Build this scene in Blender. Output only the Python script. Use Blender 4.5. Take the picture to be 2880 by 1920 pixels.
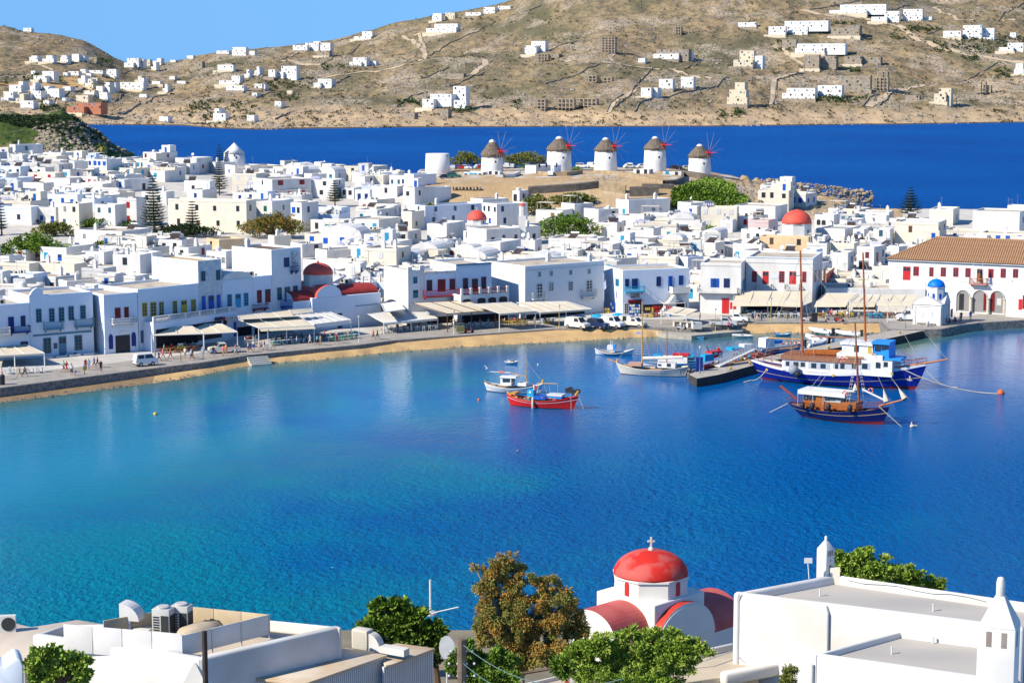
import bpy,math,random
from math import sin,cos,tan,pi,sqrt,atan2,radians
from mathutils import Vector,Matrix,noise
random.seed(7)
for o in list(bpy.data.objects): bpy.data.objects.remove(o)
S = bpy.context.scene
COL = S.collection
# ------------------------------------------------------------------ camera
F,CX,CY,HC = 5400.0,1440.0,960.0,45.0
PITCH = math.atan(760 / F)
cam = bpy.data.cameras.new('camera'); cam.lens = F / 2880 * 36; cam.sensor_width = 36
cam.clip_start = 1; cam.clip_end = 90000
co = bpy.data.objects.new('camera',cam); COL.objects.link(co)
co.location = (0,0,HC); co.rotation_euler = (pi / 2 - PITCH,0,0); S.camera = co
# ------------------------------------------------------------------ sky and sun
PHI,EL = radians(63),radians(37)
w = bpy.data.worlds.new('World'); S.world = w; w.use_nodes = True
nt = w.node_tree; nt.nodes.clear()
sky = nt.nodes.new('ShaderNodeTexSky'); sky.sky_type = 'NISHITA'; sky.sun_disc = False
sky.sun_elevation = EL; sky.sun_rotation = atan2(-sin(PHI),-cos(PHI)) % (2 * pi)
sky.air_density = 1.0; sky.dust_density = 0.0; sky.ozone_density = 3.0; sky.altitude = 0
tc = nt.nodes.new('ShaderNodeTexCoord'); sep = nt.nodes.new('ShaderNodeSeparateXYZ')
mm = nt.nodes.new('ShaderNodeMath'); mm.operation = 'ABSOLUTE'
ma = nt.nodes.new('ShaderNodeMath'); ma.operation = 'MAXIMUM'; ma.inputs[1].default_value = 0.13
cb = nt.nodes.new('ShaderNodeCombineXYZ'); bg = nt.nodes.new('ShaderNodeBackground'); wo = nt.nodes.new('ShaderNodeOutputWorld')
tint = nt.nodes.new('ShaderNodeMixRGB'); tint.blend_type = 'MULTIPLY'; tint.inputs[0].default_value = 1
tint.inputs[2].default_value = (0.57,0.9,1.27,1)
L = nt.links.new
L(tc.outputs['Generated'],sep.inputs[0]); L(sep.outputs[0],cb.inputs[0]); L(sep.outputs[1],cb.inputs[1])
L(sep.outputs[2],mm.inputs[0]); L(mm.outputs[0],ma.inputs[0]); L(ma.outputs[0],cb.inputs[2]); L(cb.outputs[0],sky.inputs[0])
L(sky.outputs[0],tint.inputs[1]); L(tint.outputs[0],bg.inputs[0]); bg.inputs[1].default_value = 0.105; L(bg.outputs[0],wo.inputs[0])
sl = bpy.data.lights.new('sun','SUN'); sl.energy = 5.0; sl.angle = radians(0.5); sl.color = (1.0,0.93,0.8)
so = bpy.data.objects.new('sun',sl); COL.objects.link(so)
SD = Vector((-sin(PHI) * cos(EL),-cos(PHI) * cos(EL),sin(EL)))
so.rotation_euler = SD.to_track_quat('Z','Y').to_euler(); so.location = (0,0,100)
S.view_settings.view_transform = 'Standard'; S.view_settings.look = 'None'
S.view_settings.exposure = 0.28; S.view_settings.gamma = 1; S.view_settings.use_curve_mapping = False
S.cycles.max_bounces = 5; S.cycles.diffuse_bounces = 1; S.cycles.glossy_bounces = 2; S.cycles.transparent_max_bounces = 4
S.cycles.caustics_reflective = False; S.cycles.caustics_refractive = False
# ------------------------------------------------------------------ picture helpers: a sight line to a real point
def ray(px,py):
 x = (px - CX) / F; v = -(py - CY) / F
 return Vector((x,cos(PITCH) + v * sin(PITCH),-sin(PITCH) + v * cos(PITCH)))
def at(px,py,z=0.0):
 d = ray(px,py); t = (z - HC) / d.z
 return Vector((d.x * t,d.y * t,z))
def atY(px,py,Y):
 d = ray(px,py); t = Y / d.y
 return Vector((d.x * t,Y,HC + d.z * t))
def proj(p):
 q = Vector(p) - Vector((0,0,HC))
 fy = q.y * cos(PITCH) - q.z * sin(PITCH); up = q.y * sin(PITCH) + q.z * cos(PITCH)
 return (CX + F * q.x / fy,CY - F * up / fy)
CR = {'H1': (0,0,3.267),'H2': (720,0,3.267),'H3': (1440,0,3.267),'H4': (2160,0,3.267),
  'T1': (0,380,3.92),'T2': (580,380,3.92),'T3': (1160,340,3.92),'T4': (1740,340,3.92),'T5': (2280,460,3.92),
  'A': (0,700,3.409),'B': (540,660,3.92),'C': (1000,640,4.2),'D': (1540,640,4.2),'E': (2080,640,4.9),
  'F': (2460,640,4.9),'G': (2080,700,2.94),'R': (1340,960,5.88),'W': (1650,900,4.704),'P': (1900,900,5.88),
  'Q': (2200,900,4.9),'S1': (0,1640,3.675),'S2': (600,1600,3.5636),'S3': (1220,1500,3.734),
  'S4': (1620,1480,3.564),'S5': (2040,1480,2.8),'D0': (0,0,0.81667),'I': (0,0,1)}
def c(k,x,y):
 a = CR[k]; return (a[0] + x / a[2],a[1] + y / a[2])
def lerp(tab,x):
 if x <= tab[0][0]: return tab[0][1]
 for (a,b),(p,q) in zip(tab,tab[1:]):
  if x <= p: return b + (q - b) * (x - a) / (p - a)
 return tab[-1][1]
def sst(x): x = max(0,min(1,x)); return x * x * (3 - 2 * x)
def nz(x,y,z=0.0): return noise.noise(Vector((x,y,z)))
def fbm(x,y,o=4,s=0.0):
 a,r = 1.0,0.0
 for i in range(o):
  r += a * nz(x,y,s + i * 7.3); x *= 2.03; y *= 2.03; a *= 0.5
 return r
# ------------------------------------------------------------------ materials
MATS = {}
def nodes(name):
 m = bpy.data.materials.new(name); m.use_nodes = True
 n = m.node_tree; b = n.nodes['Principled BSDF']; MATS[name] = m
 return m,n,b
def mat(name,col,rough=0.7,var=0.12,scale=1.5,bump=0.0,metal=0.0,spec=0.3,col2=None,stretch=(1,1,1),detail=4):
 if name in MATS: return MATS[name]
 m,n,b = nodes(name)
 b.inputs['Roughness'].default_value = rough; b.inputs['Metallic'].default_value = metal
 b.inputs['Specular IOR Level'].default_value = spec
 c2 = col2 or tuple(x * (1 - var) for x in col)
 if var <= 0 and not col2:
  b.inputs['Base Color'].default_value = (*col,1); return m
 t = n.nodes.new('ShaderNodeTexCoord'); mp = n.nodes.new('ShaderNodeMapping'); mp.inputs['Scale'].default_value = stretch
 x = n.nodes.new('ShaderNodeTexNoise'); x.inputs['Scale'].default_value = scale; x.inputs['Detail'].default_value = detail
 r = n.nodes.new('ShaderNodeValToRGB'); r.color_ramp.elements[0].position = 0.35; r.color_ramp.elements[1].position = 0.65
 r.color_ramp.elements[0].color = (*c2,1); r.color_ramp.elements[1].color = (*col,1)
 l = n.links.new
 l(t.outputs['Object'],mp.inputs[0]); l(mp.outputs[0],x.inputs['Vector']); l(x.outputs['Fac'],r.inputs[0]); l(r.outputs[0],b.inputs['Base Color'])
 if bump:
  bp = n.nodes.new('ShaderNodeBump'); bp.inputs['Strength'].default_value = 0.6; bp.inputs['Distance'].default_value = bump
  l(x.outputs['Fac'],bp.inputs['Height']); l(bp.outputs[0],b.inputs['Normal'])
 return m
def ramp(n,pts):
 r = n.nodes.new('ShaderNodeValToRGB'); e = r.color_ramp.elements
 while len(e) < len(pts): e.new(0.5)
 for k,(p,cc) in zip(e,pts): k.position = p; k.color = (*cc,1)
 return r
def mix(n,f,a,b,mode='MIX'):
 x = n.nodes.new('ShaderNodeMixRGB'); x.blend_type = mode
 for i,v in ((0,f),(1,a),(2,b)):
  if isinstance(v,(int,float)): x.inputs[i].default_value = v
  elif isinstance(v,tuple): x.inputs[i].default_value = (*v,1)
  else: n.links.new(v,x.inputs[i])
 return x.outputs[0]
def tex(n,kind,scale,vec,detail=5,rough=0.6):
 x = n.nodes.new(kind); x.inputs['Scale'].default_value = scale
 if 'Detail' in x.inputs: x.inputs['Detail'].default_value = detail; x.inputs['Roughness'].default_value = rough
 n.links.new(vec,x.inputs['Vector']); return x
# ------------------------------------------------------------------ mesh helpers
class MB:
 def __init__(s): s.v = []; s.f = []; s.m = []; s.M = None
 def add(s,vs,fs,m=0):
  k = len(s.v); M = s.M
  s.v += [tuple(M @ Vector(v)) for v in vs] if M else [tuple(v) for v in vs]
  s.f += [tuple(i + k for i in f) for f in fs]; s.m += [m] * len(fs); return s
 def hexa(s,b,t,m=0):
  n = len(b); vs = list(b) + list(t)
  fs = [tuple(range(n))[::-1],tuple(range(n,2 * n))] + [(i,(i + 1) % n,(i + 1) % n + n,i + n) for i in range(n)]
  return s.add(vs,fs,m)
 def box(s,x0,y0,z0,x1,y1,z1,m=0):
  return s.hexa([(x0,y0,z0),(x1,y0,z0),(x1,y1,z0),(x0,y1,z0)],[(x0,y0,z1),(x1,y0,z1),(x1,y1,z1),(x0,y1,z1)],m)
 def prism(s,poly,z0,z1,m=0):
  return s.hexa([(p[0],p[1],z0) for p in poly],[(p[0],p[1],z1) for p in poly],m)
 def tube(s,pts,r,n=5,m=0,cap=True):
  pts = [Vector(p) for p in pts]; k = len(pts); vs = []; fs = []
  rr = r if isinstance(r,(list,tuple)) else [r] * k
  for i,p in enumerate(pts):
   d = (pts[min(i + 1,k - 1)] - pts[max(i - 1,0)]).normalized()
   a = d.cross(Vector((0,0,1)) if abs(d.z) < 0.9 else Vector((1,0,0))).normalized(); b = d.cross(a)
   vs += [p + (a * cos(2 * pi * j / n) + b * sin(2 * pi * j / n)) * rr[i] for j in range(n)]
  for i in range(k - 1):
   fs += [(i * n + j,i * n + (j + 1) % n,(i + 1) * n + (j + 1) % n,(i + 1) * n + j) for j in range(n)]
  if cap: fs += [tuple(range(n)),tuple(range((k - 1) * n,k * n))[::-1]]
  return s.add(vs,fs,m)
 def lathe(s,prof,n=16,m=0,cx=0,cy=0,a0=0.0,sx=1,sy=1):
  vs = []; fs = []; k = len(prof)
  for r,z in prof: vs += [(cx + r * sx * cos(a0 + 2 * pi * j / n),cy + r * sy * sin(a0 + 2 * pi * j / n),z) for j in range(n)]
  for i in range(k - 1): fs += [(i * n + j,i * n + (j + 1) % n,(i + 1) * n + (j + 1) % n,(i + 1) * n + j) for j in range(n)]
  fs += [tuple(range(n))[::-1],tuple(range((k - 1) * n,k * n))]
  return s.add(vs,fs,m)
 def loft(s,rows,m=0,closed=False):
  n = len(rows[0]); vs = [v for r in rows for v in r]; fs = []
  for i in range(len(rows) - 1):
   for j in range(n if closed else n - 1):
    fs.append((i * n + j,i * n + (j + 1) % n,(i + 1) * n + (j + 1) % n,(i + 1) * n + j))
  return s.add(vs,fs,m)
 def ball(s,x,y,z,r,m=0,n=8,sz=1.0):
  k = n // 2 + 1
  return s.lathe([(max(r * sin(pi * i / k),1e-3),z - r * sz * cos(pi * i / k)) for i in range(k + 1)],n,m,x,y)
 def mesh(s,name,mats,smooth=False):
  me = bpy.data.meshes.new(name); me.from_pydata(s.v,[],s.f)
  for x in (mats if isinstance(mats,(list,tuple)) else [mats]): me.materials.append(x)
  if len(me.materials) > 1: me.polygons.foreach_set('material_index',s.m)
  if smooth: me.polygons.foreach_set('use_smooth',[True] * len(me.polygons))
  me.update(); return me
 def build(s,name,mats,parent=None,loc=(0,0,0),rz=0,smooth=False,bev=0,seg=2):
  o = bpy.data.objects.new(name,s.mesh(name,mats,smooth)); COL.objects.link(o)
  o.location = loc; o.rotation_euler = (0,0,rz); o.parent = parent
  if bev:
   b = o.modifiers.new('bevel','BEVEL'); b.width = bev; b.segments = seg; b.limit_method = 'ANGLE'; b.angle_limit = radians(40)
   for p in o.data.polygons: p.use_smooth = True
  return o
def inst(name,me,parent=None,loc=(0,0,0),rz=0,sc=None):
 o = bpy.data.objects.new(name,me); COL.objects.link(o); o.parent = parent
 o.location = loc; o.rotation_euler = (0,0,rz) if not hasattr(rz,'__len__') else rz
 if sc: o.scale = sc
 return o
def tag(o,label,cat,group=None,kind=None):
 if label: o['label'] = label
 if cat: o['category'] = cat
 if group: o['group'] = group
 if kind: o['kind'] = kind
 return o
def thing(name,label,cat,loc=(0,0,0),rz=0,group=None):
 o = bpy.data.objects.new(name,None); COL.objects.link(o); o.location = loc; o.rotation_euler = (0,0,rz)
 return tag(o,label,cat,group)
def struct(name,mb,mats,smooth=False,**k):
 o = mb.build(name,mats,smooth=smooth,**k); o['kind'] = 'structure'; return o
def copy_tree(o,parent=None):
 q = o.copy(); COL.objects.link(q); q.parent = parent
 for ch in o.children: copy_tree(ch,q)
 return q
# ------------------------------------------------------------------ terrain functions
EDGE = [(-500,1150),(0,1090),(205,1064),(560,1020),(693,999),(1000,971),(1100,958),(1560,926),(1780,922),(1840,922),
  (1945,924),(2010,920),(2088,912),(2100,908),(2480,906),(2500,926),(2560,928),(2650,926),(2700,915),(2760,908),(2880,901),(3300,880)]
YE = [(x,at(x,y,1.3).y) for x,y in EDGE]
HE = [(-500,1150),(0,1090),(205,1064),(560,1020),(693,999),(1000,971),(1100,958),(1560,926),(1800,914),(2100,908),(2480,907),(2700,908),(2880,899),(3300,880)]
YH = [(x,at(x,y,1.3).y) for x,y in HE]
RIDGE = [(-500,16),(0,15),(300,14),(600,11.5),(1000,10.5),(1100,10.8),(1200,13.6),(1300,14.4),(1500,14.7),(1850,14.6),(1980,13.6),
   (2060,12),(2100,10.9),(2200,8.6),(2260,5.6),(2340,5.0),(2400,2.8),(2460,1.2),(2520,-3),(3400,-3)]
def pxof(X,Y): return CX + F * X / (Y * cos(PITCH) + 33 * sin(PITCH))
def zt(X,Y):
 px = pxof(X,Y); yf = lerp(YH,px)
 if Y < yf: return 1.3
 b = 1.3 + 0.035 * max(0,Y - yf - 12)
 r = lerp(RIDGE,px)
 if px > 1100 and px < 2150: s0,s1 = 495,525
 elif px < 2350: s0,s1 = 540,600
 else: s0,s1 = 525,568
 s = sst((Y - s0) / (s1 - s0))
 z = b * (1 - s) + r * s
 yb = 612 if px > 900 else 612 + (900 - max(px,500)) / 400 * 60
 if Y > yb: z -= (Y - yb) * 0.45
 return z
# far shore hills
YSH = [(-500,345),(250,352),(520,353),(640,363),(735,366),(860,362),(1347,358),(2000,356),(2600,349),(2880,345),(3400,340)]
SKY = [(-500,40),(0,76),(30,78),(70,90),(120,96),(180,103),(245,117),(290,142),(330,166),(350,174),(365,180),(400,182),(460,181),(520,171),(560,160),
  (620,150),(700,142),(760,139),(830,131),(900,122),(960,112),(1010,99),(1060,86),(1110,70),(1200,54),(1300,36),(1400,18),
  (1450,5),(1500,-25),(1700,-90),(2300,-130),(3400,-150)]
YS2 = [(x,at(x,y,0).y) for x,y in YSH]
HD = 1500.0
def zh(X,Y):
 px = CX + F * X / (Y * cos(PITCH) + 20)
 y0 = lerp(YS2,px) + 14 * nz(X / 60,3.3) + 6 * nz(X / 17,9.3)
 t = (Y - y0) / HD
 if t < 0: return max(-4,t * 200)
 sk = lerp(SKY,px); ys = lerp(YSH,px)
 tt = min(t,1.0)
 g = tt ** 0.85
 g += 0.045 * sin(tt * 9 + px / 260) * sin(pi * tt) + 0.05 * sin(pi * tt) * nz(px / 300,tt * 3.1,5)
 yy = ys + (sk - ys) * g
 z = 45 - (yy - 200) * Y / F
 z0 = 45 - (ys - 200) * (y0 + 0) / F
 z -= z0 * (1 - tt)
 env = sst(t / 0.05) * (1 - 0.75 * sst((tt - 0.85) / 0.15))
 z += env * (7 * fbm(X / 130,Y / 170,3,1.0) + 2.2 * fbm(X / 22,Y / 34,3,4.0))
 z += min(1,t / 0.012) * 2.2 * (0.5 + 0.5 * nz(X / 26,1.7)) + env * 1.8 * (abs(fbm(X / 15,Y / 26,3,8.0)) - .3) * sst(nz(X / 160,Y / 260,6) * 2 + .6)
 if t > 1: z -= (Y - y0 - HD) * 0.35
 return max(z,-4)
def hit(fn,px,py,y0,y1,h=0.0,step=3.0):
 d = ray(px,py); Y = y0; prev = None
 while Y < y1:
  t = Y / d.y; z = HC + d.z * t; g = fn(d.x * t,Y) + h
  if z <= g:
   if prev is not None:
    a,b = prev,Y
    for _ in range(8):
     mid = (a + b) / 2; t = mid / d.y
     if HC + d.z * t <= fn(d.x * t,mid) + h: b = mid
     else: a = mid
    Y = b; t = Y / d.y
   return Vector((d.x * t,Y,HC + d.z * t))
  prev = Y; Y += step
 t = y1 / d.y; return Vector((d.x * t,y1,HC + d.z * t))
def hill(px,py): return hit(zh,px,py,1450,3600,0,8)
def town(px,py,h=0): return hit(zt,px,py,240,640,h)
# ------------------------------------------------------------------ materials for the setting
def m_land(name,pts,sc=1.0,vsc=0.16,bump=1.0,shore=None):
 m,n,b = nodes(name); b.inputs['Roughness'].default_value = 0.95; b.inputs['Specular IOR Level'].default_value = 0.1
 g = n.nodes.new('ShaderNodeNewGeometry').outputs['Position']
 mp = n.nodes.new('ShaderNodeMapping'); mp.inputs['Scale'].default_value = (1,0.35,1); n.links.new(g,mp.inputs[0]); v = mp.outputs[0]
 n1 = tex(n,'ShaderNodeTexNoise',0.011 * sc,v,4); n2 = tex(n,'ShaderNodeTexNoise',0.12 * sc,v,6,0.7); n3 = tex(n,'ShaderNodeTexVoronoi',vsc,v); n3.feature = 'F1'
 base = ramp(n,pts[0]); n.links.new(n1.outputs['Fac'],base.inputs[0])
 scr = ramp(n,[(0.44,(0,0,0)),(0.6,(1,1,1))]); n.links.new(n2.outputs['Fac'],scr.inputs[0])
 c1 = mix(n,scr.outputs[0],base.outputs[0],pts[1])
 n6 = tex(n,'ShaderNodeTexNoise',0.42 * sc,v,3,0.8); sp = ramp(n,[(0.54,(0,0,0)),(0.6,(0.5,0.5,0.5))]); n.links.new(n6.outputs['Fac'],sp.inputs[0]); c1 = mix(n,sp.outputs[0],c1,tuple(x * 0.75 for x in pts[1]))
 n4 = tex(n,'ShaderNodeTexNoise',0.02 * sc,v,3); n5 = tex(n,'ShaderNodeTexNoise',0.5 * sc,v,3,0.7)
 rk = ramp(n,[(0.5,(0,0,0)),(0.62,(1,1,1))]); n.links.new(n4.outputs['Fac'],rk.inputs[0])
 r2 = ramp(n,[(0.47,(0,0,0)),(0.53,(1,1,1))]); n.links.new(n5.outputs['Fac'],r2.inputs[0])
 f = mix(n,1.0,rk.outputs[0],r2.outputs[0],'MULTIPLY')
 vc = mix(n,n3.outputs['Color'],pts[2],pts[3])
 c2 = mix(n,f,c1,vc)
 if shore:
  s = n.nodes.new('ShaderNodeSeparateXYZ'); n.links.new(g,s.inputs[0])
  a = n.nodes.new('ShaderNodeMath'); a.operation = 'MULTIPLY_ADD'; n.links.new(n2.outputs['Fac'],a.inputs[0]); a.inputs[1].default_value = -8; n.links.new(s.outputs[2],a.inputs[2])
  q = ramp(n,[(0.0,(0,0,0)),(0.01,(1,1,1)),(0.55,(1,1,1)),(1.0,(0,0,0))])
  d = n.nodes.new('ShaderNodeMath'); d.operation = 'DIVIDE'; n.links.new(a.outputs[0],d.inputs[0]); d.inputs[1].default_value = 12
  inv = ramp(n,[(0.35,(1,1,1)),(0.9,(0,0,0))]); n.links.new(d.outputs[0],inv.inputs[0])
  c2 = mix(n,inv.outputs[0],c2,mix(n,scr.outputs[0],shore,tuple(x * 0.72 for x in shore)))
  wet = n.nodes.new('ShaderNodeMath'); wet.operation = 'LESS_THAN'; n.links.new(s.outputs[2],wet.inputs[0]); wet.inputs[1].default_value = 0.8
  c2 = mix(n,wet.outputs[0],c2,(0.12,0.09,0.065))
 n.links.new(c2,b.inputs['Base Color'])
 bp = n.nodes.new('ShaderNodeBump'); bp.inputs['Strength'].default_value = 1; bp.inputs['Distance'].default_value = bump
 hh = mix(n,0.4,n2.outputs['Fac'],n5.outputs['Fac']); n.links.new(hh,bp.inputs['Height']); n.links.new(bp.outputs[0],b.inputs['Normal'])
 return m
M_HILL = m_land('dry_hillside',([(0.36,(0.14,0.13,0.065)),(0.46,(0.28,0.215,0.115)),(0.56,(0.4,0.285,0.155)),(0.66,(0.3,0.21,0.12))],
    (0.15,0.13,0.08),(0.22,0.19,0.16),(0.5,0.41,0.31)),shore=(0.58,0.42,0.25),bump=1.3)
M_HEAD = m_land('headland_scrub',([(0.4,(0.05,0.09,0.02)),(0.55,(0.09,0.13,0.03)),(0.66,(0.3,0.2,0.11))],
    (0.03,0.06,0.015),(0.28,0.24,0.2),(0.42,0.36,0.28)),sc=2.5,vsc=0.3)
M_SANDH = m_land('sandy_earth',([(0.36,(0.42,0.29,0.15)),(0.5,(0.55,0.38,0.2)),(0.6,(0.6,0.43,0.24))],
    (0.5,0.34,0.18),(0.42,0.34,0.25),(0.56,0.46,0.34)),sc=4,vsc=0.6,bump=0.4)
M_PAVE = mat('promenade_paving',(0.42,0.38,0.32),0.85,0.2,0.6,0.01,col2=(0.33,0.3,0.26))
M_TOWN = mat('town_lanes',(0.68,0.63,0.55),0.9,0.2,0.3)
M_SAND = mat('beach_sand',(0.66,0.43,0.19),0.95,0.2,0.35,0.03,col2=(0.52,0.33,0.15),detail=8)
M_WET = mat('wet_sand',(0.36,0.24,0.12),0.5,0.25,0.5,0.02)
M_STONE = mat('quay_stone',(0.3,0.28,0.25),0.9,0.5,2.2,0.05,detail=8)
M_CONC = mat('pale_concrete',(0.5,0.45,0.37),0.9,0.25,1.2,0.01)
def m_water(name='sea_water'):
 m,n,b = nodes(name)
 g = n.nodes.new('ShaderNodeNewGeometry').outputs['Position']; l = n.links.new
 s = n.nodes.new('ShaderNodeSeparateXYZ'); l(g,s.inputs[0])
 def mth(op,a,bb=None,cc=None):
  x = n.nodes.new('ShaderNodeMath'); x.operation = op
  for i,v in enumerate((a,bb,cc)):
   if v is None: continue
   if isinstance(v,(int,float)): x.inputs[i].default_value = v
   else: l(v,x.inputs[i])
  return x.outputs[0]
 big = tex(n,'ShaderNodeTexNoise',0.02,g,3).outputs['Fac']
 mid = tex(n,'ShaderNodeTexNoise',0.07,g,4).outputs['Fac']
 # depth of the bay grows to the right; shelf near the near shore and near the beach
 a = mth('MULTIPLY_ADD',s.outputs[0],0.010,0.30)
 y1 = mth('MULTIPLY_ADD',s.outputs[1],0.0012,-0.1)
 a = mth('ADD',a,y1)
 a = mth('MULTIPLY_ADD',big,1.5,mth('SUBTRACT',a,0.75))
 a = mth('MULTIPLY_ADD',mid,0.9,mth('SUBTRACT',a,0.45))
 bay = ramp(n,[(0.0,(0.0,0.2,0.3)),(0.28,(0.0,0.16,0.33)),(0.5,(0.0,0.12,0.335)),(0.9,(0.0,0.1,0.33))]); l(a,bay.inputs[0])
 at_ = n.nodes.new('ShaderNodeAttribute'); at_.attribute_name = 'shallow'
 col = mix(n,at_.outputs['Fac'],bay.outputs[0],mix(n,mid,(0.02,0.17,0.18),(0.16,0.2,0.14)))
 far = mth('MULTIPLY_ADD',s.outputs[1],1 / 120.0,-540 / 120.0)
 fc = n.nodes.new('ShaderNodeClamp'); l(far,fc.inputs[0])
 op = ramp(n,[(0.3,(0.0,0.055,0.28)),(0.7,(0.0,0.09,0.37))]); l(tex(n,'ShaderNodeTexNoise',0.006,g,4).outputs['Fac'],op.inputs[0])
 col = mix(n,fc.outputs[0],col,op.outputs[0])
 l(col,b.inputs['Base Color'])
 rg = n.nodes.new('ShaderNodeMapRange'); rg.inputs[1].default_value = 450; rg.inputs[2].default_value = 650; rg.inputs[3].default_value = 0.07; rg.inputs[4].default_value = 0.38; l(s.outputs[1],rg.inputs[0]); l(rg.outputs[0],b.inputs['Roughness']); b.inputs['IOR'].default_value = 1.33; b.inputs['Specular IOR Level'].default_value = 0.17
 mp = n.nodes.new('ShaderNodeMapping'); mp.inputs['Scale'].default_value = (1,0.8,1); l(g,mp.inputs[0])
 w1 = tex(n,'ShaderNodeTexNoise',1.3,mp.outputs[0],4,0.65).outputs['Fac']
 w2 = tex(n,'ShaderNodeTexNoise',0.28,mp.outputs[0],3).outputs['Fac']
 w3 = tex(n,'ShaderNodeTexNoise',0.09,mp.outputs[0],2).outputs['Fac']
 hsum = mth('MULTIPLY_ADD',w2,.7,w1); hsum = mth('MULTIPLY_ADD',w3,.6,hsum)
 # ruffled offshore, calm under the quay
 calm = mth('MULTIPLY',mth('SUBTRACT',1.0,mth('MULTIPLY',at_.outputs['Fac'],0.45)),1.0)
 bp = n.nodes.new('ShaderNodeBump'); bp.inputs['Distance'].default_value = 0.9
 cm = n.nodes.new('ShaderNodeAttribute'); cm.attribute_name = 'ruffle'
 df = n.nodes.new('ShaderNodeBsdfDiffuse'); gl = n.nodes.new('ShaderNodeBsdfGlossy'); fr = n.nodes.new('ShaderNodeFresnel'); mx = n.nodes.new('ShaderNodeMixShader'); fr.inputs[0].default_value = 1.33
 l(col,df.inputs[0]); l(rg.outputs[0],gl.inputs['Roughness']); l(bp.outputs[0],df.inputs['Normal']); l(bp.outputs[0],gl.inputs['Normal']); l(bp.outputs[0],fr.inputs['Normal'])
 l(mix(n,cm.outputs['Fac'],(.9,.95,1.0),(.35,.75,1.0)),gl.inputs[0]); l(cm.outputs['Fac'],bp.inputs['Strength']); sv_ = n.nodes.new('ShaderNodeMapRange'); sv_.inputs[1].default_value = .1; sv_.inputs[2].default_value = .8; sv_.inputs[3].default_value = .95; sv_.inputs[4].default_value = .45; l(cm.outputs['Fac'],sv_.inputs[0]); l(mth('MULTIPLY',fr.outputs[0],sv_.outputs[0]),mx.inputs[0]); l(df.outputs[0],mx.inputs[1]); l(gl.outputs[0],mx.inputs[2]); l(mx.outputs[0],n.nodes['Material Output'].inputs['Surface']); l(hsum,bp.inputs['Height']); l(bp.outputs[0],b.inputs['Normal'])
 return m
# ------------------------------------------------------------------ the far hills
def grid(rows,m=0):
 mb = MB(); mb.loft(rows,m); return mb
rows = []
cols = [-1500 + 60 * i for i in range(18)] + [-420 + 8 * i for i in range(int(3700 / 8) + 1)] + [3340 + 60 * i for i in range(16)]
ts = []
t = -0.012
while t < 1.12:
 ts.append(t); t += 0.0022 if t < 0.03 else 0.0042
for t in ts:
 r = []
 for px in cols:
  Y = lerp(YS2,px) + t * HD
  X = (px - CX) * (Y * cos(PITCH) + 20) / F
  r.append((X,Y,zh(X,Y)))
 rows.append(r)
struct('hills',grid(rows),M_HILL,True)
# ------------------------------------------------------------------ left headland
def zhead(X,Y):
 px = CX + F * X / (Y * cos(PITCH) + 30)
 top = lerp([(-400,24),(0,23.5),(120,24),(205,24.5),(240,22),(270,18),(310,12),(340,8),(370,4.5),(395,1),(410,-3),(500,-6)],px + 10 * nz(Y / 20,3))
 v = (Y - 960) / (110 if Y > 960 else 120)
 prof = max(0,1 - v * v) ** 0.5 if abs(v) < 1 else -0.2
 zz = top * prof if top > 0 else top
 g = 6 * sst(-(px - 200) / 90) * sst((px - 60) / 60)
 zz += (2.2 * fbm(X / 14,Y / 18,4,2) - 0.28 * g) * min(1,max(0,zz) / 5)
 return zz
rows = []
for i in range(90):
 Y = 835 + i * 2.8
 rows.append([((px - CX) * (Y + 20) / F,Y,zhead((px - CX) * (Y + 20) / F,Y)) for px in range(-420,460,6)])
struct('headland',grid(rows),M_HEAD,True)
# ------------------------------------------------------------------ town ground, windmill hill, promenade
def ground_rows(y_lo,y_hi,px0,px1,step,dy,lift=0.0):
 rr = []; k = int((y_hi - y_lo) / dy) + 1
 for i in range(k + 1):
  Y = y_lo + (y_hi - y_lo) * i / k; r = []
  for px in range(px0,px1 + 1,step):
   X = (px - CX) * (Y * cos(PITCH) + 33 * sin(PITCH)) / F
   n_ = 0.0
   if Y > 545 and px > 1150: n_ = (1.6 if px > 2080 else 0.25) * fbm(X / 5,Y / 7,3,3) * min(1,(Y - 545) / 20)
   r.append((X,Y,zt(X,Y) + n_ + lift))
  rr.append(r)
 return rr
rr = []
for i in range(70):
 f = (i / 69) ** 1.2
 r = []
 for px in range(-480,3261,15):
  yf = lerp(YE,px); Y = yf + (704 - yf) * f
  X = (px - CX) * (Y * cos(PITCH) + 33 * sin(PITCH)) / F
  r.append((X,Y,zt(X,Y)))
 rr.append(r)
struct('town_ground',grid(rr),M_TOWN)
struct('windmill_hill',grid(ground_rows(500,700,1140,2540,5,2,0.03)),M_SANDH,True)
# paved promenade strip, 4 mm above the town ground sheet
mb = MB(); rA = []; rB = []
for px in range(-480,3261,15):
 yf = lerp(YE,px)
 for ro,dd in ((rA,0.05),(rB,11.5)):
  Y = yf + dd; ro.append(((px - CX) * (Y * cos(PITCH) + 33 * sin(PITCH)) / F,Y,1.31))
struct('promenade',grid([rA,rB]),M_PAVE)
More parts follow.
